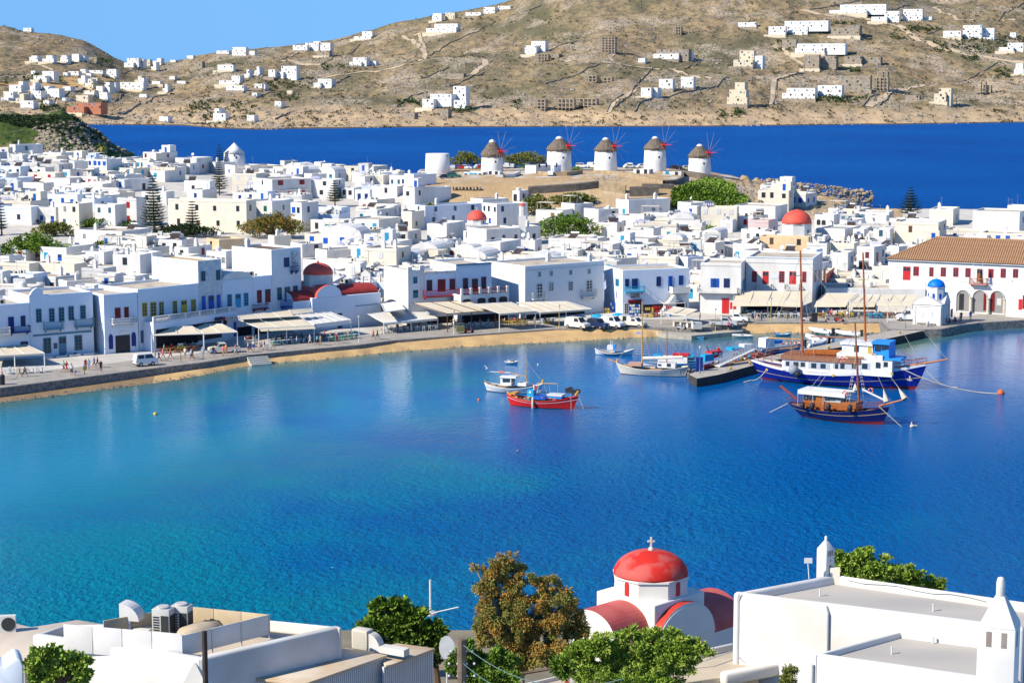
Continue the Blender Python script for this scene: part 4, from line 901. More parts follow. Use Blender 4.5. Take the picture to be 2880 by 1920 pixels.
# ---- red domed church on the left quay
RC = FB('red_domed_church','white waterfront church with red dome on an octagonal drum and red vaulted roofs','B',(1330,1075),(2085,1000),700,9,SHADEW,cat='church',par=0)
RED = mat('red_dome_paint',(.78,.11,.07),.6,.12,1.5); REDD = mat('dark_red_roof',(.42,.045,.04),.7,.2,1.2)
W_,D_,H_ = RC.W,RC.D,RC.H
def vault(b,x0,x1,y0,y1,z,rise,axis='y',mw=None,mr=None,name='vaulted_roof',th=.12,n=12):
 """barrel roof; axis is the direction the barrel runs; its round gable ends are plaster"""
 def arc(e):
  if axis == 'y': return [((x0 + x1) / 2 - (x1 - x0) / 2 * cos(pi * i / n),e,z + rise * sin(pi * i / n)) for i in range(n + 1)]
  return [(e,(y0 + y1) / 2 - (y1 - y0) / 2 * cos(pi * i / n),z + rise * sin(pi * i / n)) for i in range(n + 1)]
 A_,B_ = (arc(y0),arc(y1)) if axis == 'y' else (arc(x0),arc(x1)); e = -.0
 mb = MB(); mb.loft([A_,B_],0); nf = len(mb.f); mb.add(A_,[tuple(range(n + 1))],1); mb.add(B_,[tuple(range(n + 1))[::-1]],1)
 v = mb.build(name,[mr or RED,mw or WHITE],b.t if hasattr(b,'t') else b); return v
W3 = W_ * .36
vault(RC,.9,.9 + W3,.0,D_,H_ - .02,2.0,'y',SHADEW); vault(RC,W3 + 1.2,W_ - .3,.3,D_ * .7,H_ - .02,1.5,'x',SHADEW,REDD)
vault(RC,-3.4,.9,.6,D_ * .65,H_ - .4,1.5,'x',SHADEW,REDD); mb = MB(); mb.box(-3.4,.5,-1,-.01,D_ * .8,H_ - .4); mb.build('wall',SHADEW,RC.t)
mb = MB(); x0 = .9 + W3 * .5 - 2.5; cyd = D_ * .5
p = RC.hitp(c('B',1468,440),cyd - 2.2); zd = p.z; cxd = p.x
mb.box(cxd - 2.3,cyd - 2.3,H_ - .2,cxd + 2.3,cyd + 2.3,zd - 1.9); mb.build('drum_base',SHADEW,RC.t)
dr = 2.55; mb = MB(); mb.lathe([(dr,H_ + .2),(dr,zd - .15),(dr * 1.05,zd - .13),(dr * 1.05,zd)],8,0,cxd,cyd,pi / 8); mb.build('drum',WHITE,RC.t)
dh = RC.hitp(c('B',1475,300),cyd).z - zd; mb = MB(); mb.lathe([(dr * 1.02 * cos(a * pi / 2 / 10),zd + dh * sin(a * pi / 2 / 10)) for a in range(10)] + [(.25,zd + dh),(.15,zd + dh + .25),(.02,zd + dh + .3)],28,0,cxd,cyd); mb.build('dome',RED,RC.t,smooth=True)
cross(RC.t,cxd,cyd,zd + dh + .3,.7,None,.03)
for a in (-pi / 2,-pi / 4,-3 * pi / 4,0): put_win(RC.t,'A','w',(cxd + (dr * .93) * cos(a),cyd + (dr * .93) * sin(a),zd - 1.5),a + pi / 2,.4,1.0)
RC.band(1800,770,2050,778,paint('a'),.05); RC.win('h','k',1600,865,1655,890); RC.win('h','k',1605,1005,1655,1035)
# belfry behind the church
p = town(*c('B',1920,520),6); mb = MB(); mb.box(-.9,-.3,-6,.9,.3,-.2); mb.box(-.9,-.3,-.2,-.5,.3,1); mb.box(.5,-.3,-.2,.9,.3,1); n = 6
arch = [(-.9,1),(.9,1),(.9,1.5),(0,2.2),(-.9,1.5)]; mb.hexa([(x,-.3,z) for x,z in arch],[(x,.3,z) for x,z in arch]); o = mb.build('belfry',WHITE,None,p,-.3); tag(o,'small white open belfry behind the red vaults of the waterfront church','belfry')
# ---- red domes in the town
def dome_church(k,xl,xr,ybase,ytop,h,label,drum=1.6,mw=WHITE,md=RED,cr=.8,windows=True,name='domed_church'):
 xm,yb = c(k,(xl + xr) / 2,ybase); yt = c(k,0,ytop)[1]; g = town(xm,yb,h); s = g.y / F; r = (xr - xl) / CR[k][2] * s / 2
 t = thing(name,label,'church',(g.x,g.y + r,g.z - h)); hh = (yb - yt) * s
 mb = MB(); mb.box(-r * 1.15,-r * 1.15,-3,r * 1.15,r * 1.15,h - drum); mb.build('wall',mw,t)
 mb = MB(); mb.lathe([(r * 1.0,h - drum - .3),(r,h - .12),(r * 1.05,h - .1),(r * 1.05,h)],8,0,0,0,pi / 8); mb.build('drum',mw,t)
 mb = MB(); mb.lathe([(r * cos(a * pi / 2 / 10),h + hh * sin(a * pi / 2 / 10)) for a in range(10)] + [(.1,h + hh * 1.02)],28); mb.build('dome',md,t,smooth=True)
 cross(t,0,0,h + hh,cr)
 if windows: put_win(t,'A','k',(r * .93 * cos(-pi / 4),r * .93 * sin(-pi / 4),h - drum * .8),pi / 4,.4,.8)
 return t
dome_church('T3',595,820,1098,992,3.6,'church with a low bright red dome between the palm and bell tower',1.0)
dome_church('T4',1820,2155,1142,990,6.5,'church with the largest red dome in the upper town on a white octagon',2.6,cr=.01)
tw = dome_church('T3',1175,1245,940,910,9,'white bell tower with a tiny red cupola and balustrade behind the low red dome',2.2,name='bell_tower',windows=False)
CLUSTER = []
# ------------------------------------------------------------------ piers
FR_ = [(2720,909),(2680,914),(2618,925),(2537,943),(2496,952),(2363,976),(2302,986),(2200,1008),(2118,1027),(2022,1053),(1960,1064),(1937,1052)]
BK_ = [(1976,1041),(2017,1033),(2119,1010),(2200,993),(2261,981),(2333,966),(2384,953),(2465,939),(2520,926),(2560,915)]
pl = [at(x,y,1.25) for x,y in FR_ + BK_]
mb = MB(); n = len(pl); mb.loft([[(p.x,p.y,-2) for p in pl],[(p.x,p.y,1.245) for p in pl]],1,True); mb.add([(p.x,p.y,1.245) for p in pl],[tuple(range(n))],0)
struct('pier',mb,[M_CONC,mat('wet_dark_stone',(.07,.065,.06),.8,.4,2,.05)])
mb = MB(); pl = [at(x,y,.72) for x,y in ((1826,929),(1870,939),(1945,944),(2088,931),(2098,920),(2098,906),(1830,915))]; mb.prism([(p.x,p.y) for p in pl],-2,.72); struct('ramp',mb,M_CONC)
rk = random.Random(3); mb = MB()
def rock_at(mb,x,y,z,r,rnd,m=0,sq=.7):
 n = 6; base = [[(x + r * rnd.uniform(.7,1.2) * cos(2 * pi * j / n) * k,y + r * rnd.uniform(.7,1.2) * sin(2 * pi * j / n) * k,z + r * sq * h) for j in range(n)] for h,k in ((-.6,.7),(0,1),(.6,.75))]
 mb.loft(base,m,True); mb.add(base[2] + [(x,y,z + r * sq * rnd.uniform(.8,1.1))],[(j,(j + 1) % n,n) for j in range(n)],m)
for i in range(120):
 q = at(*rk.choice([(rk.uniform(1935,2020),rk.uniform(1056,1066)),(rk.uniform(1930,1960),rk.uniform(1046,1060))]),0); rock_at(mb,q.x,q.y,rk.uniform(-.1,.6),rk.uniform(.15,.4),rk)
for i in range(160):
 px = rk.uniform(2700,2880); q = at(px,lerp(EDGE,px) + rk.uniform(10,16),0); rock_at(mb,q.x,q.y,rk.uniform(-.1,.6),rk.uniform(.15,.5),rk)
tag(mb.build('rubble',M_STONE),'rough tan rubble at the waterline of the pier end and quay','rubble',kind='stuff')
mb = MB()
for i in range(900):
 px = rk.uniform(-20,1900); w0 = lerp(BW,px); q = at(px,w0 + rk.uniform(-7,2),0.1); rock_at(mb,q.x,q.y,.02 + rk.uniform(0,.2),rk.uniform(.05,.14),rk)
for i in range(250):
 px = rk.uniform(2150,2480); q = at(px,934 + rk.uniform(-5,6),0.1); rock_at(mb,q.x,q.y,.1,rk.uniform(.05,.2),rk)
tag(mb.build('pebbles',M_STONE),'loose pebbles and weed scattered along the waterline of the beach','pebbles',kind='stuff')
p = at(*c('B',605,1345),1.2); q = at(*c('B',830,1330),1.2); th = atan2(q.y - p.y,q.x - p.x); st = thing('beach_steps','flight of pale concrete steps from the quay down to the sand','steps',(p.x,p.y,0),th)
Ls = (q - p).length
for i in range(5):
 mb = MB(); mb.box(0,-.45 * (i + 1),-.4,Ls,-.45 * i,1.15 - i * .22); mb.build('step',mat('step_stone',(.6,.57,.5),.9,.2),st)
# ------------------------------------------------------------------ awnings
CANV = mat('cream_canvas',(.74,.64,.47),.9,.06,.6,col2=(.7,.59,.42)); CANW = mat('white_canvas',(.82,.78,.7),.9,.05,.6); STEEL = mat('awning_frame_white',(.75,.73,.7),.5,0); BRN = mat('awning_frame_brown',(.13,.06,.035),.6,0)
def canopy(label,k,pts,zb=4.3,zf=3.3,n=4,val=.55,m=CANV,fm=STEEL,posts=True,slope_val=0.0,gap=.07,name='awning'):
 P = [at(*(c(k,*q) if not isinstance(q[0],str) else c(*q)),z) for q,z in zip(pts,(zb,zb,zf,zf))]
 o = Vector((P[3].x,P[3].y,1.32)); t = thing(name,label,'awning',o); P = [p - o for p in P]
 for i in range(n):
  a,b = i / n,(i + 1) / n
  q = [P[0].lerp(P[1],a),P[0].lerp(P[1],b),P[3].lerp(P[2],b),P[3].lerp(P[2],a)]
  ce = sum(q,Vector()) / 4; q = [x.lerp(x + (ce - x).normalized() * gap,1) for x in q]
  mid1 = q[0].lerp(q[3],.5) - Vector((0,0,.1)); mid2 = q[1].lerp(q[2],.5) - Vector((0,0,.1))
  mb = MB();
  for dz in (0,):
   mb.hexa([x - Vector((0,0,.03)) for x in (q[0],q[1],mid2,mid1)],[q[0],q[1],mid2,mid1]); mb.hexa([x - Vector((0,0,.03)) for x in (mid1,mid2,q[2],q[3])],[mid1,mid2,q[2],q[3]])
  mb.build('canvas_panel',m,t)
  if val:
   d = (q[3] - q[0]); d.z = 0; d.normalize(); r1 = q[3] + d * (slope_val + .05); r2 = q[2] + d * (slope_val + .05)
   mb = MB(); mb.hexa([r1 - Vector((0,0,val)),r2 - Vector((0,0,val)),q[2] + d * .05 - Vector((0,0,.04)),q[3] + d * .05 - Vector((0,0,.04))],
        [r1 - Vector((0,0,val)) + d * .03,r2 - Vector((0,0,val)) + d * .03,q[2] + d * .08 - Vector((0,0,.04)),q[3] + d * .08 - Vector((0,0,.04))]); mb.build('valance',m,t)
 for i in range(n + 1):
  a = i / n; mb = MB(); mb.tube([P[0].lerp(P[1],a) + Vector((0,0,.03)),P[3].lerp(P[2],a) + Vector((0,0,.03))],.055,4); mb.build('beam',fm,t)
 mb = MB(); mb.tube([P[3],P[2]],.07,4); mb.build('beam',fm,t); mb = MB(); mb.tube([P[0],P[1]],.07,4); mb.build('beam',fm,t)
 if posts:
  np_ = max(1,int((P[2] - P[3]).length / 4.2))
  for i in range(np_ + 1):
   q = P[3].lerp(P[2],i / np_); mb = MB(); mb.tube([(q.x,q.y,-.02),(q.x,q.y,q.z)],.09,6); mb.build('post',fm,t)
 return t
canopy('cream awning over white tables at the far left of the quay','A',[(-150,885),(140,872),(425,998),(-150,1030)],4.2,3.3,3,.3)
canopy('small cream awning under the yellow windowed terrace','A',[(1500,748),('B',0,1010),('B',130,1090),(1452,830)],5.0,4.1,2,.12)
canopy('cream awning between the yellow windowed terrace and the travel office','B',[(10,985),(325,985),(500,1072),(120,1095)],4.7,3.9,2,.12)
canopy('large peaked cream awning left of the red domed church','B',[(515,940),(1180,905),(1345,1000),(735,1030)],5.0,4.1,3,.5,slope_val=.5)
canopy('blue-shaded awning behind the large peaked cream awning','B',[(505,895),(1060,830),(1180,895),(520,935)],5.7,5.3,3,0,posts=False)
canopy('slatted white awning of open panels beside the red domed church','B',[(1110,885),(1520,852),(1752,940),(1345,990)],4.9,3.9,5,.6,CANW,gap=.28,slope_val=.3)
canopy('small shaded awning under the blue balcony','B',[(1075,830),(1305,812),(1335,850),(1100,878)],6.0,5.5,1,0,posts=False)
canopy('white-cream awning just right of the red domed church, half in its shade','C',[(145,1022),(740,935),(970,1072),(335,1128)],4.1,3.2,3,.35,CANW)
canopy('faded awning in the lane behind the striped flag','C',[(290,872),(520,885),(590,965),(345,1000)],5.3,5.0,1,0,CANW,posts=False)
canopy('cream awning on a dark brown frame beneath the red balcony','C',[(665,890),(1310,860),(1650,975),(1085,1020)],5.6,4.4,3,.3,fm=BRN)
canopy('cream awning beneath the pointed arches','C',[(1400,905),(1830,882),(2125,985),(1700,1018)],5.5,4.3,2,.3)
canopy('long cream awning in front of the square mansion','C',[(1900,885),('D',215,872),('D',520,962),(2180,1003)],5.0,3.9,5,.3)
canopy('small square cream sunshade left of the souvenir shop front','D',[(1190,842),(1375,870),(1125,908),(1052,882)],3.4,3.1,1,0)
canopy('raised cream sunshade on white frame before the blue-door house','D',[(1215,805),(1470,797),(1625,888),(1375,903)],4.0,3.3,2,0)
canopy('two-piece cream roof over the fish market counter','D',[(1480,935),(1772,972),(1640,1042),(1345,1003)],3.6,3.3,2,0,name='market_canopy')
canopy('broad cream awning with drop valance beneath the red windows','E',[(-60,878),(960,878),(870,1010),(-90,1012)],5.4,4.2,4,.8,slope_val=1.2)
canopy('cream awning left half of the low cafe, with drop valance','E',[(1190,905),(1630,905),(1500,1015),(1060,1015)],5.0,4.0,1,.9,slope_val=1.2,gap=.02)
canopy('three-bay cream awning right of the bare wooden mast','E',[(1650,925),('F',70,930),('F',20,1025),(1520,1030)],4.8,3.9,3,.8,slope_val=1.0)
canopy('cream awning bay next to the blue domed chapel','F',[(80,930),(610,930),(530,1025),(30,1025)],4.8,3.9,3,.6,slope_val=.6)
for b,q,k in ((E1,(100,1085,860,1150),None),(C2,(850,1050,1150,1140),None),(C3,(1200,1045,1590,1110),None),(C4,(2020,1015,2340,1080),None),(C4,(-60,970,440,1040),'D'),
    (A5,(360,1020,660,1120),None),(A6,(690,1020,870,1090),None),(A7,(900,980,1200,1050),None),(AR,(1260,1020,1800,1110),None),(D1,(1130,900,1640,990),None)):
 frect(b,*q,DARK,'shop_shade_panel',.02,k)  # black sheets on the walls stand in for shade under the awnings
# ------------------------------------------------------------------ tables and chairs
def chair_me(col):
 k = 'ch' + col
 if k in RM: return RM[k]
 mb = MB(); mb.box(-.22,-.22,.43,.22,.22,.48)
 for x in (-.2,.17):
  mb.box(x,-.2,0,x + .04,-.16,.43); mb.box(x,.17,0,x + .04,.21,.95)
 mb.box(-.2,.175,.62,.2,.205,.72); mb.box(-.2,.175,.84,.2,.205,.95); RM[k] = mb.mesh('chair',paint(col)); return RM[k]
def table_me(col):
 k = 'tb' + col
 if k in RM: return RM[k]
 mb = MB(); mb.box(-.45,-.38,.72,.45,.38,.76); mb.box(-.06,-.06,.05,.06,.06,.72); mb.box(-.3,-.3,0,.3,.3,.05); RM[k] = mb.mesh('table',paint(col)); return RM[k]
def furn(k,x0,y0,x1,y1,n,cc,tc,where,off=0,th0=None):
 a = at(*c(k,x0,y0),1.32); b = at(*c(k,x1,y1),1.32); th = atan2(b.y - a.y,b.x - a.x)
 for i in range(n):
  p = a.lerp(b,(i + .5) / n); rr_ = random.Random(i * 7 + int(x0))
  j = Vector((rr_.uniform(-.1,.1),rr_.uniform(-.15,.15),0))
  if i % 2 == 0 and tc:
   o = inst('table',table_me(tc),None,p + j,th); tag(o,'%s square cafe table %s' % (CN[tc],where),'table','cafe tables ' + where)
  for s in ((-1,1) if not tc or i % 2 else ()):
   o = inst('chair',chair_me(cc),None,p + Vector((-sin(th),cos(th),0)) * s * .45 + j,th + (0 if s > 0 else pi) + rr_.uniform(-.5,.5)); tag(o,'%s slatted cafe chair %s' % (CN[cc],where),'chair','cafe chairs ' + where)
furn('A',20,1200,430,1180,9,'w','w','on the open quay at the far left')
furn('A',1530,1005,1900,975,9,'o','o','under the small awnings of the yellow windowed house'); furn('A',1520,985,1880,955,8,'o','o','under the small awnings of the yellow windowed house')
furn('B',560,1215,720,1205,4,'w','w','by the left post of the peaked awning'); furn('B',850,1225,1230,1190,12,'a','w','under the peaked awning'); furn('B',850,1190,1230,1155,11,'a','a','under the peaked awning')
furn('B',1480,1180,1830,1140,10,'g','w','under the slatted awning'); furn('B',1250,1170,1480,1150,6,'a','a','under the slatted awning')
furn('C',290,1245,620,1225,8,'w','w','right of the striped flag'); furn('C',650,1225,960,1205,8,'w','w','right of the striped flag')
furn('C',1130,1190,1640,1170,13,'w','w','under the brown framed awning'); furn('C',1690,1160,2050,1145,9,'y','y','under the awning by the arches'); furn('C',2200,1140,2352,1130,5,'y','w','under the mansion awning')
furn('E',120,1240,420,1240,6,'w','w','below the red windows'); furn('E',470,1245,830,1245,8,'w','w','below the red windows'); furn('E',1070,1235,1180,1235,3,'o','y','at the left of the low cafe')
furn('E',1330,1235,1560,1235,6,'y','y','in the middle of the low cafe'); furn('E',1740,1245,1960,1245,6,'c','c','at the right of the low cafe'); furn('F',60,1240,250,1240,6,'o','o','left of the parked white van')
furn('F',1020,1310,1160,1290,4,'n','n','in the shade beside the blue domed chapel')
furn('E',100,1205,860,1205,12,'a','a','deep under the broad awning'); furn('C',1120,1150,2000,1120,18,'k','o','deep under the middle awnings')
# ------------------------------------------------------------------ street lamps, signs, stalls
def lamp(k,x,y,yt,label,col='w'):
 gz = .72 if k == 'D' and x > 1900 else 1.3; p = at(*c(k,x,y),gz); h = atY(*c(k,x,yt),p.y).z - gz; t = thing('street_lamp',label,'street lamp',p)
 mb = MB(); mb.lathe([(.12,0),(.1,.3),(.06,.4),(.045,h - .45)],8); mb.build('post',paint(col),t)
 mb = MB(); mb.lathe([(.08,h - .45),(.2,h - .12),(.24,h - .1),(.1,h),(.02,h + .06)],6); mb.build('lantern',mat('lantern_glass',(.6,.58,.5),.3,0),t); return t
lamp('B',840,1280,1040,'white lamp post before the peaked awning, among walking people'); lamp('B',1842,1180,895,'white lamp post with lantern left of the striped flag'); lamp('C',1163,1255,975,'cream lamp post beside the red cargo scooter')
lamp('D',137,1180,905,'cream lamp post left of the parked white vans','y'); lamp('D',1982,1218,950,'yellowish lamp post on the ramp before the silver pickup','y'); lamp('E',432,1295,960,'yellowish lamp post on the inner beach edge','y')
lamp('F',177,1305,975,'lamp post on the quay left of the parked van'); lamp('F',425,1385,1075,'lamp post at the corner of the blue domed chapel','a'); lamp('P',400,870,430,'lamp post standing on the pier end','a')
def post_sign(k,x,y,yt,w_,col,label,txt=None):
 p = at(*c(k,x,y),1.3); h = atY(*c(k,x,yt),p.y).z - 1.3; t = thing('sign_post',label,'sign',p,.5)
 mb = MB(); mb.tube([(0,0,0),(0,0,h)],.06,6); mb.build('post',paint('o'),t); mb = MB(); mb.box(-w_ / 2,-.12,h - .8,w_ / 2,-.06,h - .3); mb.build('board',paint(col),t)
 mb = MB(); mb.box(-w_ * .4,-.12,h - .22,w_ * .4,-.07,h); mb.build('board',paint('w'),t)
post_sign('A',1735,1080,905,1.0,'y','brown sign post with orange and white boards before the cafe'); post_sign('A',812,1205,1108,.5,'y','short post with a yellow bin board on the left quay'); post_sign('E',660,1290,1175,.6,'y','low post with a yellow box at the edge of the inner beach')
for x,y,lb in ((20,1300,'dark steel bollard bin at the far left quay edge'),):
 p = at(*c('A',x,y),1.32); mb = MB(); mb.lathe([(.42,0),(.42,1.3),(.36,1.4),(.02,1.45)],12); tag(mb.build('litter_bin',paint('k'),None,p),lb,'bin')
p = at(*c('E',1030,1300),1.32); mb = MB(); mb.box(-.5,-.4,0,.5,.4,1.5); mb.box(-.53,-.43,1.5,.53,.43,1.62); tag(mb.build('litter_bin',paint('k'),None,p),'dark square bin at the corner of the inner beach','bin')
# parasols of the fruit sellers
for (x,y,yt,cl,lb) in ((375,1075,1020,'w','white and blue parasol behind the leftmost parked van'),(590,1080,1018,'c','blue parasol between the parked vans'),(835,1065,1005,'c','turquoise parasol behind the second white van')):
 p = at(*c('D',x,y + 60),1.3); h = atY(*c('D',x,yt),p.y).z - 1.3; t = thing('parasol',lb,'parasol',p); mb = MB(); mb.tube([(0,0,0),(0,0,h)],.03,5); mb.build('pole',paint('w'),t)
 mb = MB(); mb.lathe([(1.25,h - .5),(.9,h - .25),(.45,h - .07),(.02,h)],10); mb.build('canopy',paint(cl),t)
# fish market counter
p = at(*c('D',1470,1165),1.32); q = at(*c('D',1740,1190),1.32); th = atan2(q.y - p.y,q.x - p.x); t = thing('market_counter','pale stone fish market counter on arched supports under its cream roof','counter',p,th); Lm = (q - p).length
mb = MB(); mb.box(0,0,.85,Lm,1.2,1.0); mb.build('counter_top',M_CONC,t)
for i in range(4): mb = MB(); mb.box(.1 + i * (Lm - .5) / 3,.1,0,.4 + i * (Lm - .5) / 3,1.1,.85); mb.build('support',CREAM,t)
p = at(*c('D',1720,1200),1.32); mb = MB(); mb.box(0,0,0,1.6,1.2,1.1); mb.box(-.1,-.1,1.1,.1,1.3,1.3); tag(mb.build('stone_trough',GREY,None,p,.2),'grey concrete trough at the right end of the market counter','trough')
# souvenir racks in front of the shops
rr_ = random.Random(5)
def rack(k,x,y,w_,h_,cols,label,name='souvenir_rack'):
 p = at(*c(k,x,y),1.32); t = thing(name,label,'rack',p,0); mb = MB(); mb.tube([(-w_ / 2,0,0),(-w_ / 2,0,h_),(w_ / 2,0,h_),(w_ / 2,0,0)],.025,4); mb.build('frame',paint('k'),t)
 n = int(w_ / .3); rows_ = int(h_ / .55)
 for i in range(n):
  for j in range(rows_):
   mb = MB(); x0 = -w_ / 2 + i * w_ / n; z0 = j * h_ / rows_; d_ = rr_.uniform(.03,.18); mb.box(x0 + .03,-d_,z0 + .06,x0 + w_ / n - .03,d_,z0 + h_ / rows_ * rr_.uniform(.75,.95)); mb.build('item',paint(rr_.choice(cols)),t)
rack('D',1030,1045,1.9,2.2,'bwcw','rack of blue and white postcards at the souvenir shop door'); rack('D',1190,1060,1.8,1.9,'yoky','rack of straw hats and baskets right of the souvenir shop door'); rack('D',1290,1050,1.8,2.0,'kmrw','dark rack of scarves before the red posters')
rack('D',770,1010,1.0,2.0,'bwb','blue and white rack at the corner of the lane'); rack('D',700,1020,1.0,1.2,'yyo','rack of sponges and shells left of the lane'); rack('D',1430,1050,.9,2.0,'Rwb','red souvenir rack under the raised sunshade'); rack('D',555,1010,1.2,1.0,'oyr','fruit crates stand behind the first van','fruit_stand')
rack('A',1090,1000,1.2,2.0,'nkn','rack of dark clothes left of the clothes shop door','clothes_rack'); rack('A',1170,1000,1.4,2.0,'kanm','rack of printed clothes at the clothes shop door','clothes_rack'); rack('A',1260,990,1.6,2.3,'nkbn','rack of blue clothes at the right of the clothes shop','clothes_rack'); rack('A',1330,975,1.2,1.9,'kno','rack of dark shawls by the cafe corner','clothes_rack')
# ------------------------------------------------------------------ vehicles
TYRE = mat('tyre_rubber',(.02,.02,.02),.8,0); RIM = mat('wheel_rim',(.5,.5,.52),.3,0,metal=.7); CGL = mat('car_glass',(.03,.04,.05),.08,0); CARC = {}
def carpaint(n,col):
 return mat('car_paint_' + n,col,.3,0,spec=.5)
SH = {'van': (4.6,1.75,1.95,[(0,.35),(0,1.0),(.25,1.85),(.6,1.93),(2.9,1.93),(3.55,1.15),(4.45,.95),(4.6,.35)],[(.5,1.2,2.75,1.75,.9),],(2.92,1.9,3.52,1.2)),
  'minivan': (3.5,1.5,1.85,[(0,.35),(0,1.1),(.15,1.75),(.4,1.84),(2.5,1.84),(3.1,1.15),(3.45,1.0),(3.5,.35)],None,(2.52,1.8,3.08,1.2)),
  'car': (4.0,1.65,1.42,[(0,.3),(0,.85),(.3,.95),(.75,1.38),(2.2,1.42),(2.9,.95),(3.85,.8),(4.0,.5),(4.0,.3)],None,(2.23,1.39,2.88,.98)),
  'jeep': (4.1,1.7,1.7,[(0,.4),(0,1.05),(.15,1.65),(2.3,1.7),(2.75,1.12),(3.95,1.0),(4.1,.4)],None,(2.32,1.66,2.74,1.15)),
  'pickup': (4.9,1.7,1.6,[(0,.4),(0,.95),(2.05,.95),(2.2,1.6),(3.2,1.62),(3.8,1.05),(4.75,.92),(4.9,.4)],None,(3.22,1.58,3.78,1.1)),
  'camper': (4.7,1.75,2.0,[(0,.4),(0,1.9),(2.1,1.9),(2.25,1.6),(3.1,1.62),(3.65,1.05),(4.55,.92),(4.7,.4)],None,(3.12,1.58,3.63,1.1))}
def car_proto(kind,cn,col):
 k = (kind,cn)
 if k in CARC: return CARC[k]
 Lc,Wc,Hc,prof,_,ws = SH[kind]; parts = []
 mb = MB(); b2 = Wc / 2; half = []
 def wy(z): return b2 - .05 - max(0,z - 1.0) * .14
 Lf = [(x,-wy(z),z) for x,z in prof]; Rt = [(x,wy(z),z) for x,z in prof]; mb.hexa(Lf,Rt)
 if kind == 'pickup': pass
 parts.append(('body',mb.mesh('body',carpaint(cn,col)),(0,0,0)))
 x0,z0,x1,z1 = ws; mb = MB(); y0,y1 = wy(z0) - .08,wy(z1) - .08
 nx,nz_ = (z0 - z1),(x1 - x0); nn = sqrt(nx * nx + nz_ * nz_); ox,oz = nx / nn * .02,nz_ / nn * .02
 mb.hexa([(x0,-y0,z0),(x0,y0,z0),(x1,y1,z1),(x1,-y1,z1)],[(x0 + ox,-y0,z0 + oz),(x0 + ox,y0,z0 + oz),(x1 + ox,y1,z1 + oz),(x1 + ox,-y1,z1 + oz)]); parts.append(('windscreen',mb.mesh('windscreen',CGL),(0,0,0)))
 top = Hc - .12; lo = {'van': 1.25,'minivan': 1.2,'car': .98,'jeep': 1.15,'pickup': 1.1,'camper': 1.1}[kind]
 spans = {'van': [(2.1,2.85)],'minivan': [(.35,1.3),(1.5,2.5)],'car': [(.85,1.5),(1.58,2.25)],'jeep': [(.2,1.1),(1.2,2.25)],'pickup': [(2.3,3.15)],'camper': [(2.35,3.05),(.7,1.4)]}[kind]
 for s in (-1,1):
  for a,b in spans:
   zt1 = top if not (kind == 'camper' and a > 2) else 1.5; mb = MB(); ya,yb = wy(lo) * s,wy(zt1) * s; e = .015 * s
   mb.hexa([(a,ya - e,lo),(b + (.35 if (a,b) == spans[-1] and kind != 'camper' else 0),ya - e,lo),(b,yb - e,zt1),(a,yb - e,zt1)],[(a,ya + e,lo),(b + (.35 if (a,b) == spans[-1] and kind != 'camper' else 0),ya + e,lo),(b,yb + e,zt1),(a,yb + e,zt1)])
   parts.append(('side_window',mb.mesh('side_window',CGL),(0,0,0)))
  for x in (.75,Lc - .85):
   mb = MB(); mb.M = Matrix.Rotation(pi / 2,4,'X'); mb.lathe([(.2,-.1),(.32,-.1),(.33,0),(.32,.1),(.2,.1)],14,0); mb.lathe([(.19,-.102),(.19,.102)],10,1); mb.M = None
   if 'wheel' not in RM: RM['wheel'] = mb.mesh('wheel',[TYRE,RIM])
   parts.append(('wheel',RM['wheel'],(x,s * (b2 - .12),.33)))
  if 'hl' not in RM: mb = MB(); mb.box(-.02,-.14,-.07,.03,.14,.07); RM['hl'] = mb.mesh('headlight',mat('headlight',(.75,.75,.72),.15,0))
  parts.append(('headlight',RM['hl'],(Lc - .02,s * (b2 - .3),.72)))
  if 'tl' not in RM: mb = MB(); mb.box(-.03,-.1,-.1,.02,.1,.1); RM['tl'] = mb.mesh('tail_light',mat('tail_light',(.4,.01,.01),.2,0))
  parts.append(('tail_light',RM['tl'],(0,s * (b2 - .2),.8)))
 mb = MB(); mb.box(Lc - .06,-b2 + .1,.3,Lc + .07,b2 - .1,.5); mb.box(-.07,-b2 + .1,.3,.04,b2 - .1,.48); parts.append(('bumper',mb.mesh('bumper',mat('bumper_grey',(.12,.12,.12),.6,0)),(0,0,0)))
 if kind == 'pickup': mb = MB(); mb.box(.08,-b2 + .16,.93,2.0,b2 - .16,.965); parts.append(('load_bed',mb.mesh('load_bed',paint('k')),(0,0,0)))
 CARC[k] = parts; return parts
CC_ = {'white': (.78,.78,.76),'cream': (.75,.7,.58),'silver': (.5,.5,.5),'navy': (.015,.03,.1),'red': (.5,.02,.02),'green': (.02,.1,.08),'blue': (.03,.12,.35),'black': (.02,.02,.025),'yellow': (.6,.6,.1),'grey': (.25,.27,.3)}
def car(kind,cn,p,th,label,cat='car',group=None,simple=False):
 t = thing('parked_' + {'van': 'van','minivan': 'minivan','car': 'car','jeep': 'jeep','pickup': 'pickup','camper': 'pickup'}[kind],label,cat,p,th,group)
 for n,me,l in car_proto(kind,cn,CC_[cn]):
  if simple and n in ('headlight','tail_light','bumper'): continue
  inst(n,me,t,l)
 return t
def carpx(kind,cn,k,x,y,th,label,cat='car',z=1.32,**kw):
 p = at(*c(k,x,y),z); Lc = SH[kind][0]; p -= Vector((cos(th) * Lc / 2,sin(th) * Lc / 2,0)); return car(kind,cn,p,th,label,cat,**kw)
carpx('minivan','white','A',1395,1118,radians(35),'small white minivan driving along the left quay','van'); carpx('pickup','cream','B',350,1300,radians(200),'cream pickup parked between walkers below the travel office','pickup')
carpx('van','cream','D',355,1190,radians(-42),'leftmost white van parked at the edge of the sand','van'); carpx('jeep','navy','D',600,1190,radians(-48),'dark navy open jeep between the two white vans','jeep')
